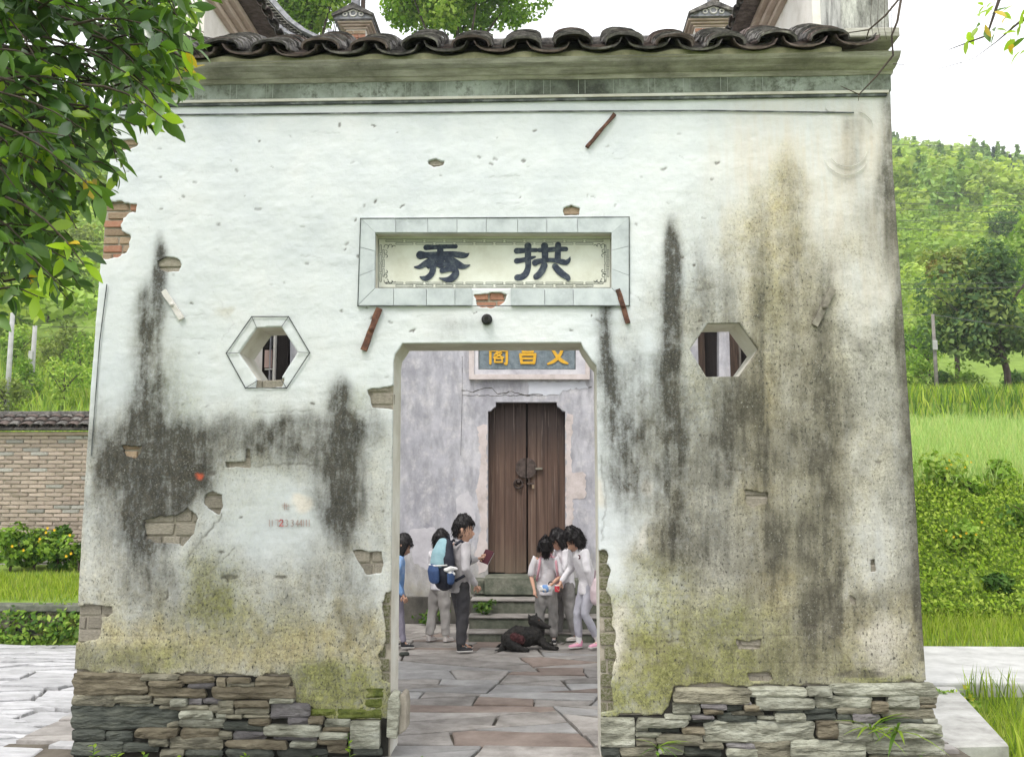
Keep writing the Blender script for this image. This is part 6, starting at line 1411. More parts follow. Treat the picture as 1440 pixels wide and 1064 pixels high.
# ================================================================== poles and wires
def pole(px, py0, py1, Y, r, m, label, arm=False, boxed=True):
    X = at(px, py1, Y).x; zb = zt_(X, Y); ztop = at(px, py0, Y).z; o = empty('utility_pole', (X, Y, zb), 0, label, 'pole')
    MB().tube([(0, 0, -.3), (0, 0, ztop-zb)], [r, r*.75], 8).build('shaft', M[m], o, smooth=True)
    if boxed: MB().box((-.12, -.18, ztop-zb-1.5), (.06, -.08, ztop-zb-1.1)).build('meter_box', M['pole'], o, bevel=.02)
    if arm:
        MB().box((-.35, -.05, ztop-zb-.45), (.35, .05, ztop-zb-.35)).build('crossarm', M[m], o)
    return Vector((X, Y, ztop))
pl1 = pole(8, 440, 590, 34, .11, 'pole', 'pale concrete utility pole standing alone on the left slope', boxed=False); pl2 = pole(41, 458, 590, 38, .12, 'pole', 'pale concrete utility pole with a grey box on its shaft')
pr1 = pole(1319, 442, 575, 38, .09, 'pole_wood', 'thin weathered pole in front of the big dark tree')
def wire(pts, r, label, grp=None):
    o = empty('power_line', pts[0], 0, label, 'wire', grp); b = Vector(pts[0])
    P = [Vector(p)-b for p in pts]; mid = (P[0]+P[-1])/2; a, c = P[0], P[-1]; sag = (c-a).length*.02
    q = [a.lerp(c, i/12)-Vector((0, 0, sag*4*(i/12)*(1-i/12))) for i in range(13)]; MB().tube(q, r, 4).build('cable', M['wire'], o)
wire([at(-300, 470, 34), pl1], .014, 'dark wire reaching the lone left pole'); wire([pl1, pl2], .012, 'short wire strung between the two left poles'); wire([pl2, at(300, 452, 45)], .014, 'dark wire leaving the left pole towards the gate')
wire([pr1, at(1700, 480, 34)], .016, 'pale wire from the weathered pole across the big tree'); wire([at(1100, 430, 44), pr1], .014, 'wire reaching the weathered pole from behind the gate')
for k, (y0, y1, Y) in enumerate([(193,198,90),(258,264,80),(275,281,80),(283,290,82),(300,303,78),(310,318,80),(396,376,34),(402,384,34)]):
    wire([at(1100, y0, Y), at(1700, y1, Y)], .022 if Y > 50 else .012, '%s of the wires strung high across the wooded right hillside' % ['topmost', 'second highest', 'third highest', 'fourth highest', 'fifth highest', 'lowest'][k] if Y > 50 else '%s wire of the pair crossing the crown of the big dark tree' % ['upper', 'lower'][k-6], 'hillside wires' if Y > 50 else 'wires over the dark tree')

# weedy clumps that break the line of the fern bank, each one a plant
for i, (px, Y, r, cols, lab) in enumerate([(1315,13.2,.34,GREEN_BRIGHT,'pale weedy clump with yellow flowers on the bank top beside the gate corner'),(1350,13.0,.22,GREEN_BRIGHT,'low bright clump on the bank top'),(1395,13.3,.30,GREEN_BRIGHT,'bright rounded clump on the bank top by the field'),(1430,12.2,.34,GREEN_MID,'grey-green shrub growing out of the fern bank'),(1330,12.0,.26,GREEN_BRIGHT,'tall pale weed standing in front of the fern bank'),(1420,11.4,.14,GREEN_BRIGHT,'small bright plant on the lane verge'),(1375,11.6,.16,GREEN_MID,'mid green leafy plant at the foot of the fern bank')]):
    X = (px-765)/1300*Y; z = zt_(X, Y)
    o = tree('bank_plant', (X, Y, z), 0, (X, Y, z+r*.8), (r*1.2, r*.8, r), 420, .08, cols, lab, 'plant', nl=8, trunk=.012, seed=400+i, lump=.5)
    if i in (0, 4):
        fm = MB(); rg = random.Random(i)
        for k in range(6):
            p = Vector((rg.uniform(-r, r), -r*.7, r*rg.uniform(.8, 1.8)))
            for j in range(5): b = j*1.257; fm.add([p, p+Vector((math.cos(b)*.015, -.006, math.sin(b)*.015)), p+Vector((math.cos(b+.7)*.017, -.008, math.sin(b+.7)*.017))], [(0, 1, 2)])
        fm.build('flowers', M['yellow'], o)['kind'] = 'stuff'
# ================================================================== the air: thin even haze over the valley
hzm = bpy.data.materials.new('haze'); hzm.use_nodes = True; hn = hzm.node_tree; hn.nodes.remove(hn.nodes['Principled BSDF'])
pv = hn.nodes.new('ShaderNodeVolumePrincipled'); pv.inputs['Density'].default_value = .0008; pv.inputs['Color'].default_value = (.93, .96, 1, 1); pv.inputs['Anisotropy'].default_value = .2
hn.links.new(pv.outputs[0], hn.nodes['Material Output'].inputs['Volume'])
tag(MB().box((-720, -60, -9), (720, 1520, 150)).build('haze', hzm), 'thin pale haze over the valley', 'haze', None, 'stuff')
# ================================================================== PEOPLE AND THE DOG
def ring_chain(bm, chain, side=Vector((1, 0, 0)), n=12, flat=False):
    """chain: (point, r_side, r_other); closed lofted tube with rounded ends"""
    P = [Vector(c[0]) for c in chain]; ra = [c[1] for c in chain]; rb = [c[2] if len(c) > 2 else c[1] for c in chain]
    k = len(P); t0 = (P[1]-P[0]).normalized(); t1 = (P[-1]-P[-2]).normalized()
    pts = []
    if not flat:
        for e in (.95, .6): pts.append((P[0]-t0*min(ra[0], rb[0])*e, ra[0]*math.sqrt(1-e*e), rb[0]*math.sqrt(1-e*e), t0))
    for i in range(k): pts.append((P[i], ra[i], rb[i], (P[min(i+1, k-1)]-P[max(i-1, 0)]).normalized()))
    for e in (.6, .95): pts.append((P[-1]+t1*min(ra[-1], rb[-1])*e, ra[-1]*math.sqrt(1-e*e), rb[-1]*math.sqrt(1-e*e), t1))
    rows = []
    for p, a, b, t in pts:
        s = side-t*side.dot(t)
        if s.length < .15: s = Vector((0, 1, 0))-t*t.y
        s.normalize(); o = t.cross(s)
        rows.append([bm.verts.new(p+s*math.cos(2*math.pi*j/n)*a+o*math.sin(2*math.pi*j/n)*b) for j in range(n)])
    for r0, r1 in zip(rows[:-1], rows[1:]):
        for j in range(n): bm.faces.new((r0[j], r0[(j+1) % n], r1[(j+1) % n], r1[j]))
    bm.faces.new(rows[0][::-1]); bm.faces.new(rows[-1])
def solid(name, chains, vox=.009, it=4, side=Vector((1, 0, 0)), fn=None):
    bm = bmesh.new()
    for c in chains:
        if isinstance(c, tuple) and len(c) == 2 and isinstance(c[0], list): ring_chain(bm, c[0], side, flat=True)
        else: ring_chain(bm, c, side)
    bmesh.ops.recalc_face_normals(bm, faces=bm.faces); me = bpy.data.meshes.new('t'); bm.to_mesh(me); bm.free()
    o = bpy.data.objects.new('t', me); col.objects.link(o)
    r = o.modifiers.new('r', 'REMESH'); r.mode = 'VOXEL'; r.voxel_size = vox
    if it: s = o.modifiers.new('s', 'SMOOTH'); s.iterations = it; s.factor = .5
    dg = bpy.context.evaluated_depsgraph_get(); dg.update(); out = bpy.data.meshes.new_from_object(o.evaluated_get(dg)); out.name = name
    bpy.data.objects.remove(o); bpy.data.meshes.remove(me)
    if fn:
        for v_ in out.vertices: v_.co = fn(v_.co)
    out.polygons.foreach_set('use_smooth', [True]*len(out.polygons)); return out
def wrinkle(amp, fz=26, seed=0):
    def f(c): return c+Vector((mnoise.noise(Vector((c.x*15+seed, c.y*15, c.z*fz*.5+c.x*9))), mnoise.noise(Vector((c.x*15+5+seed, c.y*15, c.z*fz*.5-c.x*8+3))), 0))*amp
    return f
def hand_geo(mb, wrist, d, pside, up, s=1.0, curl=.5):
    """palm with four unequal fingers and a side thumb; d along the forearm, pside across the palm, up = back of hand"""
    d = d.normalized(); pside = (pside-d*pside.dot(d)).normalized(); up = d.cross(pside).normalized()
    pal = wrist+d*.005*s
    for i, (o, L) in enumerate([(-.022, .042), (-.008, .050), (.007, .047), (.020, .036)]):
        b = pal+d*.052*s+pside*o*s; m1 = b+(d*math.cos(curl*.6)-up*math.sin(curl*.6))*L*.55*s; e = m1+(d*math.cos(curl*1.6)-up*math.sin(curl*1.6))*L*.5*s
        mb.tube([b-d*.02*s, b, m1, e], [.0085*s, .008*s, .0072*s, .005*s], 7)
    b = pal+d*.012*s-pside*.022*s; m1 = b+(d*.6-pside*.8).normalized()*.026*s; e = m1+(d*.9-pside*.2-up*.3).normalized()*.022*s
    mb.tube([b+pside*.01*s, b, m1, e], [.010*s, .0095*s, .0085*s, .006*s], 7)
    return [(wrist, .018*s, .014*s), (pal+d*.025*s, .026*s, .013*s), (pal+d*.052*s, .027*s, .012*s)]
def person(px, py, pytop, rz, S, label, group=None):
    g0 = ground(px, py); H = at(px, pytop, g0.y).z*S.get('hs', 1.0)
    o = empty('person', (g0.x, g0.y, 0.005), R(rz), label, 'person', group)
    V_ = lambda x, y, z: Vector((x*H, y*H, z*H))
    ch = V_(*S.get('chest', (0, 0, .70))); nk = V_(*S.get('neck', (0, .0, .82))); pel = V_(*S.get('pelvis', (0, 0, .50)))
    hd = V_(*S.get('head', (0, .02, .915)))+Vector((0, 0, -.006*H)); hr = Euler([R(a) for a in S.get('hrot', (0, 0, 0))]).to_matrix()
    k = H/1.38
    kb = k; k = k*1.13
    def hp(x, y, z): return hd+hr @ (Vector((x, y, z))*k)
    sh = {s: nk+V_(s*.095, 0, -.025)+Vector((0, 0, 0)) for s in (-1, 1)}
    el = {s: V_(*S['elbow'][i]) for i, s in enumerate((-1, 1))}; wr = {s: V_(*S['wrist'][i]) for i, s in enumerate((-1, 1))}
    kn = {s: V_(*S['knee'][i]) for i, s in enumerate((-1, 1))}; an = {s: V_(*S['ankle'][i]) for i, s in enumerate((-1, 1))}
    hip = {s: pel+V_(s*.048, 0, -.01) for s in (-1, 1)}
    mbh = MB(); body = []
    body += [[(hp(0, .012, -.085), .050*k, .055*k), (hp(0, .010, -.05), .064*k, .078*k), (hp(0, .0, .0), .072*k, .090*k), (hp(0, -.004, .045), .070*k, .086*k), (hp(0, -.006, .075), .048*k, .06*k)]]
    body += [[(hp(0, .088, -.012), .007*k, .007*k), (hp(0, .103, -.032), .011*k, .010*k), (hp(0, .09, -.044), .012*k, .009*k)]]       # nose
    body += [[(hp(0, .072, -.068), .020*k, .010*k), (hp(0, .080, -.066), .016*k, .009*k)]]                                          # lips
    for s in (-1, 1): body += [[(hp(s*.072, -.005, -.028), .010*k, .018*k), (hp(s*.078, -.014, .006), .008*k, .020*k)]]              # ears
    k = kb
    body += [[(nk+V_(0, 0, -.03), .040*k, .042*k), (hp(0, -.012, -.075), .036*k, .040*k)], [(pel, .085*k, .065*k), (ch, .088*k, .064*k), (nk+V_(0, 0, -.05), .06*k, .045*k)]]
    for s in (-1, 1):
        fa = (wr[s]-el[s]); hd_dir = Vector(S.get('hdir', {}).get(s, fa.normalized()))
        pal = hand_geo(mbh, wr[s], hd_dir, Vector((0, 1, 0)) if abs(hd_dir.y) < .8 else Vector((0, 0, 1)), None, k*1.05, S.get('curl', .6))
        body += [[(sh[s]+V_(-s*.01, 0, -.01), .034*k), ((sh[s]+el[s])/2, .031*k), (el[s], .028*k), (el[s].lerp(wr[s], .4), .027*k), (wr[s], .0185*k)], pal]
        body += [[(hip[s], .050*k), (hip[s].lerp(kn[s], .5), .044*k), (kn[s], .036*k), (kn[s].lerp(an[s], .35), .035*k), (an[s], .026*k)]]
        body += [[(an[s], .028*k), (an[s]+V_(0, .03, -.02), .03*k), (an[s]+V_(0, .07, -.028), .03*k, .015*k)]]
    me = solid('body', body, .0085, 3)
    bm = bmesh.new(); bm.from_mesh(me); hm = mbh.mesh('h', True); bm.from_mesh(hm); bm.to_mesh(me); bm.free(); me.polygons.foreach_set('use_smooth', [True]*len(me.polygons))
    bo = link('body', me, M['skin'], o)
    k = kb*1.13
    for s in (-1, 1):
        e = hp(s*.030, .081, .006)
        e2 = MB().tube([e-hr @ Vector((.010, 0, 0))*k, e+hr @ Vector((0, .004, .002))*k, e+hr @ Vector((.010, 0, 0))*k], [.002*k, .0055*k, .002*k], 6); link('eye', e2.mesh('eye', True), M['hair'], o)
        b = hp(s*.030, .086, .028); MB().tube([b-hr @ Vector((.016, 0, 0))*k, b+hr @ Vector((0, .003, .003))*k, b+hr @ Vector((.016, -.002, 0))*k], [.002*k, .0035*k, .002*k], 5).build('eyebrow', M['hair'], o)
    MB().tube([hp(-.018, .086, -.064), hp(0, .092, -.063), hp(.018, .086, -.064)], [.001*k, .003*k, .001*k], 5).build('mouth', M['maroon'], o)
    k = kb
    # shirt
    sl = S.get('sleeve', 1.0); st_ = []; lo = S.get('hem', .47)
    hem = pel+V_(0, 0, lo-.50)
    st_ += [([(hem, .136*k, .108*k), (pel+V_(0, 0, .05), .124*k, .096*k), (ch, .126*k, .096*k), (nk+V_(0, 0, -.055), .108*k, .074*k), (nk+V_(0, 0, -.015), .054*k, .054*k)], 1)]
    for s in (-1, 1):
        if sl > .9: c_ = [(nk+V_(s*.03, 0, -.035), .05*k), (sh[s], .060*k), ((sh[s]+el[s])/2, .053*k), (el[s], .046*k), (el[s].lerp(wr[s], .55), .039*k), (el[s].lerp(wr[s], .90), .031*k)]
        else: c_ = [(nk+V_(s*.03, 0, -.035), .05*k), (sh[s], .060*k), (sh[s].lerp(el[s], .5), .056*k), (sh[s].lerp(el[s], .85), .053*k)]
        st_.append(c_)
    so = link('shirt', solid('shirt', st_, .010, 3, fn=wrinkle(.008, 24, px)), M[S['shirt']], o)
    col_ = MB(); pts = [nk+Vector((math.cos(a)*.050*k, math.sin(a)*.050*k+.004, -.004+.010*math.sin(a)*-1)) for a in [i*math.pi/8 for i in range(17)]]
    col_.tube(pts, .011*k, 6); col_.build('collar', M[S.get('collar', S['shirt'])], so, smooth=True)
    # trousers
    w = S.get('legw', 1.0); tr_ = [[(pel+V_(0, 0, .03), .104*k, .080*k), (pel+V_(0, 0, -.03), .108*k, .086*k)]]
    for s in (-1, 1):
        a2 = kn[s].lerp(an[s], S.get('cuff', .93))
        tr_.append(([(a2, .046*k*w), (kn[s].lerp(an[s], .5), .053*k*w), (kn[s], .056*k*max(w, .9)), (hip[s].lerp(kn[s], .5), .068*k*max(w, .95)), (hip[s], .078*k)], 1)) if True else tr_.append([(hip[s], .074*k), (hip[s].lerp(kn[s], .5), .066*k*w), (kn[s], .055*k*w), (kn[s].lerp(an[s], .5), .053*k*w), (a2, .046*k*w)])
    link('trousers', solid('trousers', tr_, .010, 3, fn=wrinkle(.009*min(1.2, w), 26, px+9)), M[S['pants']], o)
    for i, s in enumerate((-1, 1)):
        a = an[s]; yaw_ = S.get('toe', (0, 0))[i]; f = Vector((-math.sin(R(yaw_)), math.cos(R(yaw_)), S.get('pitch', (0, 0))[i])); zf = a.z-.03*H
        sc = [[(a+Vector((0, 0, .015*k))-f*.01*k, .034*k), (a+Vector((0, 0, -.018*k))-f*.01*k, .038*k), (a+f*.05*k+Vector((0, 0, -.024*k)), .036*k, .024*k), (a+f*.115*k+Vector((0, 0, -.030*k)), .032*k, .017*k)]]
        sh_o = link('shoe', solid('shoe', sc, .007, 2), M[S['shoe']], o)
        sl_ = [[(a+Vector((0, 0, -.040*k))-f*.025*k, .036*k, .010*k), (a+f*.05*k+Vector((0, 0, -.041*k)), .039*k, .010*k), (a+f*.125*k+Vector((0, 0, -.042*k)), .034*k, .010*k)]]
        link('sole', solid('sole', sl_, .006, 1), M['sole'], sh_o)
        for q in range(3):
            c0 = a+f*(.045+.02*q)*k+Vector((0, 0, (.004-.010*q)*k)); sd = Vector((f.y, -f.x, 0)); MB().tube([c0-sd*.022*k, c0+Vector((0, 0, .006*k)), c0+sd*.022*k], .003*k, 5).build('lace', M['white_cloth'], sh_o)
        if S.get('sock'): link('sock', solid('sock', [[(a+Vector((0, 0, .0)), .034*k), (kn[s].lerp(a, S['sock']), .037*k)]], .007, 2), M['white_cloth'], o)
    # hair
    k = kb*1.13
    hs = S['hair']; hc = [[(hp(0, -.020, .0), .078*k, .082*k), (hp(0, -.016, .050), .081*k, .094*k), (hp(0, -.012, .088), .060*k, .072*k)], [(hp(0, .02, .085), .058*k, .05*k), (hp(0, .062, .064), .050*k, .030*k)]]
    if hs == 'short': hc += [[(hp(0, -.05, -.035), .058*k, .04*k), (hp(0, -.055, .02), .07*k, .05*k)]]
    else:
        L = {'bob': -.075, 'long': -.30, 'bun': -.03}[hs]
        hc += [[(hp(0, -.055, .02), .076*k, .052*k), (hp(0, -.060, L*.5-.01), .074*k, .046*k), (hp(0, -.058, L), .066*k, .034*k)]]
        for s in (-1, 1):
            l2 = {'bob': -.078, 'long': -.28, 'bun': -.01}[hs]
            hc += [[(hp(s*.068, .012, .04), .020*k, .040*k), (hp(s*.077, .014, l2*.5), .019*k, .040*k), (hp(s*.072, .018, l2), .014*k, .030*k)]]
        hc += [[(hp(-.045, .076, .050), .022*k, .014*k), (hp(0, .088, .046), .03*k, .014*k), (hp(.045, .076, .050), .022*k, .014*k)]]
    if hs == 'bun': hc += [[(hp(0, -.03, .105), .032*k), (hp(0, -.035, .14), .036*k), (hp(0, -.035, .16), .02*k)]]
    if S.get('fringe'): hc += [[(hp(0, .084, .05), .055*k, .022*k), (hp(0, .096, .0), .052*k, .018*k), (hp(0, .094, -.055), .040*k, .014*k)]]
    def strand(c):
        q = hr.inverted() @ (c-hd); a = math.atan2(q.y, q.x); return c+(c-hd).normalized()*.003*math.sin(a*26+mnoise.noise(q*14)*5)
    hme = solid('hair', hc, .0085, 2, fn=strand); rs = random.Random(px); sm = MB(); vs2_ = list(hme.vertices); upv = hr @ Vector((0, 0, 1))
    for q in range(420):                        # loose locks that break the outline
        v_ = rs.choice(vs2_); nn = v_.normal.copy(); fl = (-upv*1.0+nn*rs.uniform(.05, .45)+Vector((rs.uniform(-.3, .3), rs.uniform(-.3, .3), 0))).normalized(); a_ = v_.co+nn*.001; L_ = rs.uniform(.02, .045)*k
        sm.tube([a_-fl*.01, a_+fl*L_*.5+nn*.003, a_+fl*L_], [.0035*k, .003*k, .0006*k], 4, False)
    bm = bmesh.new(); bm.from_mesh(hme); bm.from_mesh(sm.mesh('s', True)); bm.to_mesh(hme); bm.free(); hme.polygons.foreach_set('use_smooth', [True]*len(hme.polygons))
    link('hair', hme, M['hair'], o)
    if hs == 'bun': link('hair_tie', MB().tube([hp(.034*math.cos(a), -.034+.034*math.sin(a), .118) for a in [i*.524 for i in range(13)]], .008*k, 6).mesh('hair_tie', True), M['pink'], o)
    k = kb
    bpy.context.view_layer.update()
    W = o.matrix_world.copy()
    return o, H, (lambda x, y, z: W @ Vector((x*H, y*H, z*H))), W, dict(sh=sh, wr=wr, hp=hp, H=H, k=k, ch=ch, nk=nk)
STAND = dict(elbow=[(-.15, -.03, .62), (.15, -.03, .62)], wrist=[(-.16, .05, .48), (.16, .05, .48)], knee=[(-.055, .01, .275), (.055, .015, .275)], ankle=[(-.06, -.02, .045), (.06, .02, .045)])
def spec(**k): d = dict(STAND); d.update(k); return d
# boy with the backpack: profile to the right, reading
b1, H1, P1, W1, J1 = person(646, 917, 728, -58, spec(shirt='shirt_grey', pants='jeans_dark', shoe='shoe_black', hair='short', head=(0, .03, .915), hrot=(-6, 0, -30), legw=1.08, hem=.44,
    elbow=[(-.14, .06, .63), (.15, -.03, .625)], wrist=[(-.06, .19, .68), (.12, .075, .50)], knee=[(-.05, .035, .275), (.055, .0, .275)], ankle=[(-.055, .05, .045), (.055, -.02, .045)], toe=(10, -8)), 'child in a grey shirt and dark trousers wearing the blue backpack')
# child behind, facing the hall
b2, H2, P2, W2, J2 = person(617, 903, 748, -38, spec(shirt='shirt_white', pants='pants_pale', shoe='shoe_white', hair='short', head=(0, .02, .915), hrot=(-8, 0, -10), legw=1.2,
    elbow=[(-.14, .03, .63), (.14, .03, .63)], wrist=[(-.07, .15, .62), (.07, .15, .62)], ankle=[(-.075, -.05, .045), (.06, .03, .045)], knee=[(-.065, -.01, .275), (.055, .02, .275)]), 'child in pale trousers and white trainers standing behind the blue backpack')
# girl half hidden by the left jamb, walking right, head down
b3, H3, P3, W3, J3 = person(556, 912, 752, -78, spec(shirt='vest_blue', pants='leggings_dark', shoe='shoe_black', hair='long', head=(0, .05, .905), hrot=(-24, 0, 0), hem=.44, legw=.82,
    knee=[(-.05, .04, .28), (.05, .04, .275)], ankle=[(-.05, -.05, .05), (.05, .07, .045)], neck=(0, .025, .82), chest=(0, .01, .70)), 'long-haired child in a blue top stepping past the left door jamb')
# girl with a bun, facing us, head bowed
b4, H4, P4, W4, J4 = person(768, 905, 754, 176, spec(shirt='shirt_white', pants='jeans_grey', shoe='shoe_black', hair='bun', fringe=True, sleeve=.5, head=(0, .065, .895), hrot=(-42, 0, 6), neck=(0, .03, .815), hem=.45, legw=1.15, collar='bag_pink',
    elbow=[(-.145, .06, .63), (.14, .02, .625)], wrist=[(-.055, .135, .555), (.10, .11, .50)], hdir={-1: (.7, .5, -.45), 1: (-.15, .5, -.85)}, ankle=[(-.075, .0, .045), (.06, .04, .045)], knee=[(-.07, .015, .275), (.055, .03, .275)]), 'child with a topknot and bowed head in a white polo shirt')
# child mostly behind the girl at the right
b5, H5, P5, W5, J5 = person(797, 901, 743, 112, spec(shirt='shirt_white', pants='jeans_grey', shoe='shoe_white', hair='bob', head=(0, .07, .895), hrot=(-30, 0, 0), neck=(0, .04, .815), chest=(0, .015, .70), legw=1.2,
    elbow=[(-.13, .08, .64), (.14, .07, .63)], wrist=[(-.05, .22, .62), (.09, .20, .58)], ankle=[(-.07, -.06, .045), (.06, .06, .045)], knee=[(-.06, -.0, .28), (.055, .055, .275)]), 'child in grey jeans standing behind the child in pale leggings')
# girl in white shirt and pale leggings, leaning in, one foot back
b6, H6, P6, W6, J6 = person(826, 913, 741, 118, spec(shirt='shirt_white', pants='leggings', shoe='shoe_pink', hair='bob', hs=1.03, head=(0, .115, .875), hrot=(-34, 0, 4), neck=(0, .075, .80), chest=(0, .04, .69), pelvis=(0, -.01, .50), hem=.43, legw=.86, sock=.62, cuff=.8,
    elbow=[(-.13, .07, .63), (.12, .08, .63)], wrist=[(-.12, .02, .50), (.09, .19, .53)], hdir={1: (0, .5, -.8)}, knee=[(-.05, .05, .285), (.05, .06, .27)], ankle=[(-.06, -.075, .06), (.045, .05, .045)], pitch=(-.1, 0)), 'bob-haired child in a white shirt, pale leggings and pink shoes')
# ---- things they carry (each its own object, in the wearer's frame)
def carried(name, W, loc, label, cat):
    o = empty(name, (0, 0, 0), 0, label, cat); o.matrix_world = W @ Matrix.Translation(Vector(loc)); return o
def straps(o, H, z0, z1, yb, m, yoff, k=1):
    for s in (-1, 1):
        pts = [(s*.085, .0, z1), (s*.08, -yb*.55-.02, z1+.035), (s*.085, -yb*1.15, z1+.01), (s*.10, -yb*1.42, (z0+z1)/2), (s*.11, -yb*1.0, z0+.05), (s*.10, .0, z0)]
        mb = MB(); P = [Vector(p) for p in pts]
        for a, b in zip(P[:-1], P[1:]): pass
        mb.tube(P, [.013, .016, .017, .015, .012, .010], 6); mb.build('strap', m, o, smooth=True)
def backpack(W, H, loc, s, label, top, low, trim, yb):
    o = carried('backpack', W, loc, label, 'backpack')
    link('bag', solid('bag', [[((0, -.02, -.17*s), .135*s, .075*s), ((0, -.03, -.10*s), .152*s, .10*s), ((0, -.03, .05*s), .148*s, .095*s), ((0, -.005, .17*s), .11*s, .06*s)]], .011, 3), low, o)
    link('upper_panel', solid('upper_panel', [[((0, -.075*s, .0*s), .128*s, .062*s), ((0, -.065*s, .09*s), .118*s, .06*s), ((0, -.03*s, .185*s), .085*s, .045*s)]], .011, 3), top, o)
    link('front_pocket', solid('front_pocket', [[((0, -.115*s, -.15*s), .095*s, .03*s), ((0, -.125*s, -.06*s), .105*s, .035*s), ((0, -.12*s, -.02*s), .09*s, .025*s)]], .009, 3), trim, o)
    MB().tube([(-.15*s, -.06*s, -.005), (-.07*s, -.135*s, -.015), (.07*s, -.135*s, -.015), (.15*s, -.06*s, -.005)], .008, 6).build('zip_trim', M['white_cloth'], o, smooth=True)
    MB().tube([(-.03, .035, .20*s), (-.025, .02, .25*s), (.025, .02, .25*s), (.03, .035, .20*s)], .007, 6).build('grab_loop', low, o, smooth=True)
    for sd in (-1, 1): link('side_pocket', solid('side_pocket', [[((sd*.14*s, -.02, -.16*s), .022*s, .035*s), ((sd*.145*s, -.02, -.08*s), .024*s, .04*s)]], .009, 2), trim, o)
    for sd in (-1, 1):
        pts = [Vector((sd*.07, .07, .165*s)), Vector((sd*.085, .13, .205*s)), Vector((sd*.088, .22, .15*s)), Vector((sd*.10, .235, .02)), Vector((sd*.125, .17, -.10*s)), Vector((sd*.12, .05, -.15*s))]
        q = []
        for a, b in zip(pts[:-1], pts[1:]): q += [a.lerp(b, t/3) for t in range(3)]
        MB().tube(q+[pts[-1]], .014, 6).build('strap', low if top != M['bag_pink'] else top, o, smooth=True)
    return o
k1_ = J1['k']; backpack(W1, H1, (0, -.165*k1_, .66*H1), 1.14*k1_, 'light blue and navy backpack worn by the child in dark trousers', M['bag_blue'], M['bag_navy'], M['bag_royal'], .1)
k4_ = J4['k']; backpack(W4, H4, (-.03, -.14*k4_, .66*H4), .92*k4_, 'pink backpack worn by the child with the topknot', M['bag_pink'], M['bag_pink'], M['bag_pink'], .1)
cl = carried('draped_cloth', W1, (.155*k1_, -.19*k1_, .62*H1), 'crumpled white cloth tucked at the side of the blue backpack', 'cloth')
link('fold', solid('fold', [[((0, -.05, .0), .03, .02), ((.01, .0, .02), .035, .022), ((.0, .06, .01), .03, .018)], [((.01, -.02, -.03), .02), ((.01, .03, -.04), .022)]], .007, 1, fn=wrinkle(.01, 40)), M['white_cloth'], cl)
# book held by the boy, at his far hand
wv = J1['wr'][-1]; bk = carried('book', W1, (wv.x+.05, wv.y+.075, wv.z+.02), 'dark maroon book held by the child with the blue backpack', 'book')
MB().box((-.06, -.006, -.075), (.06, .006, .075)).build('cover', M['maroon'], bk, rot=(R(-28), R(12), R(20)), bevel=.003); MB().box((-.056, .0065, -.071), (.056, .014, .071)).build('pages', M['white_cloth'], bk, rot=(R(-28), R(12), R(20)))
wv = J4['wr'][-1]; pk = carried('snack_packet', W4, (wv.x+.055, wv.y+.055, wv.z-.03), 'blue and white snack packet held by the child with the topknot', 'packet')
link('wrapper', solid('wrapper', [[((-.055, 0, 0), .012, .03), ((0, .0, -.005), .022, .042), ((.055, 0, 0), .012, .03)]], .006, 1, side=Vector((0, 1, 0)), fn=wrinkle(.008, 60)), M['white_cloth'], pk)
link('printed_band', solid('printed_band', [[((-.022, 0, -.003), .022, .040), ((.022, .0, -.003), .022, .040)]], .006, 1, side=Vector((0, 1, 0))), M['vest_blue'], pk)
wv = J6['wr'][1]; rd_ = carried('red_cup', W6, (wv.x, wv.y+.045, wv.z-.07), 'small red cup held by the bob-haired child', 'cup')
MB().tube([(0, 0, -.03), (0, 0, -.028), (0, 0, .03), (0, 0, .034)], [.020, .024, .028, .027], 12).build('cup', M['red'], rd_, smooth=False); MB().tube([(0, 0, .033), (0, 0, .038)], [.028, .026], 12).build('lid', M['white_cloth'], rd_)
wv = J6['wr'][-1]; tb = carried('tote_bag', W6, (wv.x-.06, wv.y-.02, wv.z-.03), 'pale pink-grey bag hanging behind the bob-haired child', 'bag')
link('bag', solid('bag', [[((0, 0, -.10), .10, .055), ((0, 0, .0), .11, .06), ((0, 0, .09), .085, .04)]], .010, 3, fn=wrinkle(.008, 20)), M['bag_pale'], tb); MB().tube([(-.05, 0, .09), (-.03, 0, .2), (.03, 0, .2), (.05, 0, .09)], .008, 6).build('handle', M['bag_pale'], tb, smooth=True)
# badge on the right girl's shirt, armband, watch of the topknot child
bp = J6['ch']+Vector((-.052*H6, .060*H6, .045*H6)); 
MB().tube([Vector((0, 0, 0)), Vector((0, .006, 0))], [.024, .023], 14).build('badge', M['maroon'], b6, loc=bp, rot=(0, 0, R(25)))
wv = J4['wr'][-1]; MB().tube([(wv.x+math.cos(a)*.024, wv.y-.015+math.sin(a)*.01, wv.z+.012+math.sin(a)*.022) for a in [i*.524 for i in range(13)]], .006, 6).build('watch', M['shoe_black'], b4, smooth=True)

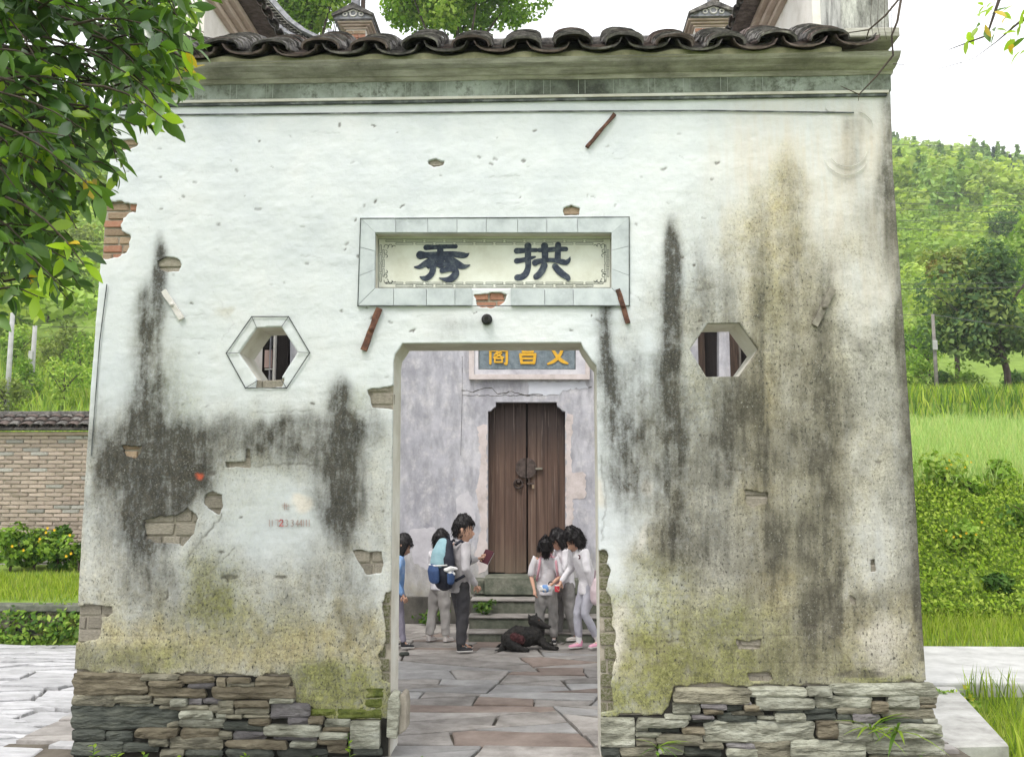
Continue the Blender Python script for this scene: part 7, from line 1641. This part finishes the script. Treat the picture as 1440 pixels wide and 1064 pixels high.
# ---- the black dog, lying with its head turned to the children
dy = ground(738, 914).y; dg_ = empty('dog', (at(738, 914, dy).x, dy, 0), 0, 'black dog lying on the flagstones with a reddish rump patch', 'dog'); D0 = Vector(dg_.location)
def dq(px, py, dy_=0): return at(px, py, dy+dy_)-D0
dc = [[(dq(716, 900, .02), .085, .10), (dq(727, 894, .03), .105, .115), (dq(742, 895, .06), .100, .105), (dq(754, 893, .10), .090, .10), (dq(757, 887, .12), .068, .075)],
      [(dq(757, 886, .12), .070), (dq(753, 877, .13), .052), (dq(751, 872, .13), .055, .060)],
      [(dq(750, 874, .12), .056, .060), (dq(756, 874, .10), .050, .054), (dq(763, 878, .06), .034, .034), (dq(771, 881, .03), .025, .025)],
      [(dq(762, 902, .06), .050, .055), (dq(768, 909, .02), .034), (dq(776, 911, .0), .027, .024), (dq(784, 911, -.01), .027, .020)],
      [(dq(760, 902, .16), .045), (dq(768, 906, .18), .03), (dq(777, 907, .18), .025, .022)],
      [(dq(718, 902, -.05), .085, .085), (dq(724, 908, -.08), .060, .06), (dq(735, 913, -.10), .035, .03), (dq(742, 914, -.11), .026, .022)],
      [(dq(712, 905, .05), .055), (dq(704, 914, -.03), .030, .026), (dq(697, 916, -.05), .027, .022)],
      [(dq(712, 902, .10), .028), (dq(703, 908, .18), .022), (dq(694, 914, .24), .014)]]
for s, (ex, ey) in enumerate([(745, 866), (755, 865)]): dc.append([(dq(ex, ey+4, .12+.03*s), .024, .013), (dq(ex-1, ey-3, .13+.03*s), .017, .010), (dq(ex-2, ey+3, .08), .014, .009)])
def fur(c): return c+Vector((mnoise.noise(c*38), mnoise.noise(c*38+Vector((9, 0, 0))), mnoise.noise(c*38+Vector((0, 9, 0)))))*.007
link('body', solid('body', dc, .009, 3, side=Vector((0, 1, 0)), fn=fur), M['dog_fur'], dg_)
link('rump_patch', solid('rump_patch', [[(dq(722, 896, -.085), .045, .055), (dq(733, 900, -.075), .042, .05)]], .008, 2, side=Vector((0, 1, 0)), fn=fur), M['harness'], dg_)
link('nose', solid('nose', [[(dq(773.5, 880, .025), .010), (dq(774.5, 881, .02), .009)]], .004, 1), M['shoe_black'], dg_)
for dx in (0, 5): link('eye', solid('eye', [[(dq(758+dx*.6, 871.5, .05+dx*.01), .007), (dq(758.5+dx*.6, 871.5, .045+dx*.01), .006)]], .003, 1), M['iron'], dg_)
# loose stone on the court floor
pb = ground(569, 922); ps = empty('loose_stone', pb, 0, 'small dark loose stone on the court floor by the left jamb', 'stone')
link('stone', solid('stone', [[((-.035, 0, .02), .03, .02), ((.03, .0, .022), .03, .022)]], .008, 2, fn=wrinkle(.008, 20)), M['slate_dark'], ps)

# look-alikes on a slope: tell them apart by their height on it
_by = {}
for o in bpy.data.objects:
    if o.parent is None and o.get('category') in ('shrub', 'weed', 'plant'): _by.setdefault(o['label'], []).append(o)
for lab, lst in _by.items():
    if len(lst) == 2 and lst[0]['category'] == 'shrub':
        lst.sort(key=lambda o: -o.location.z); lst[0]['label'] = lab+', higher of two'; lst[1]['label'] = lab+', lower of two'
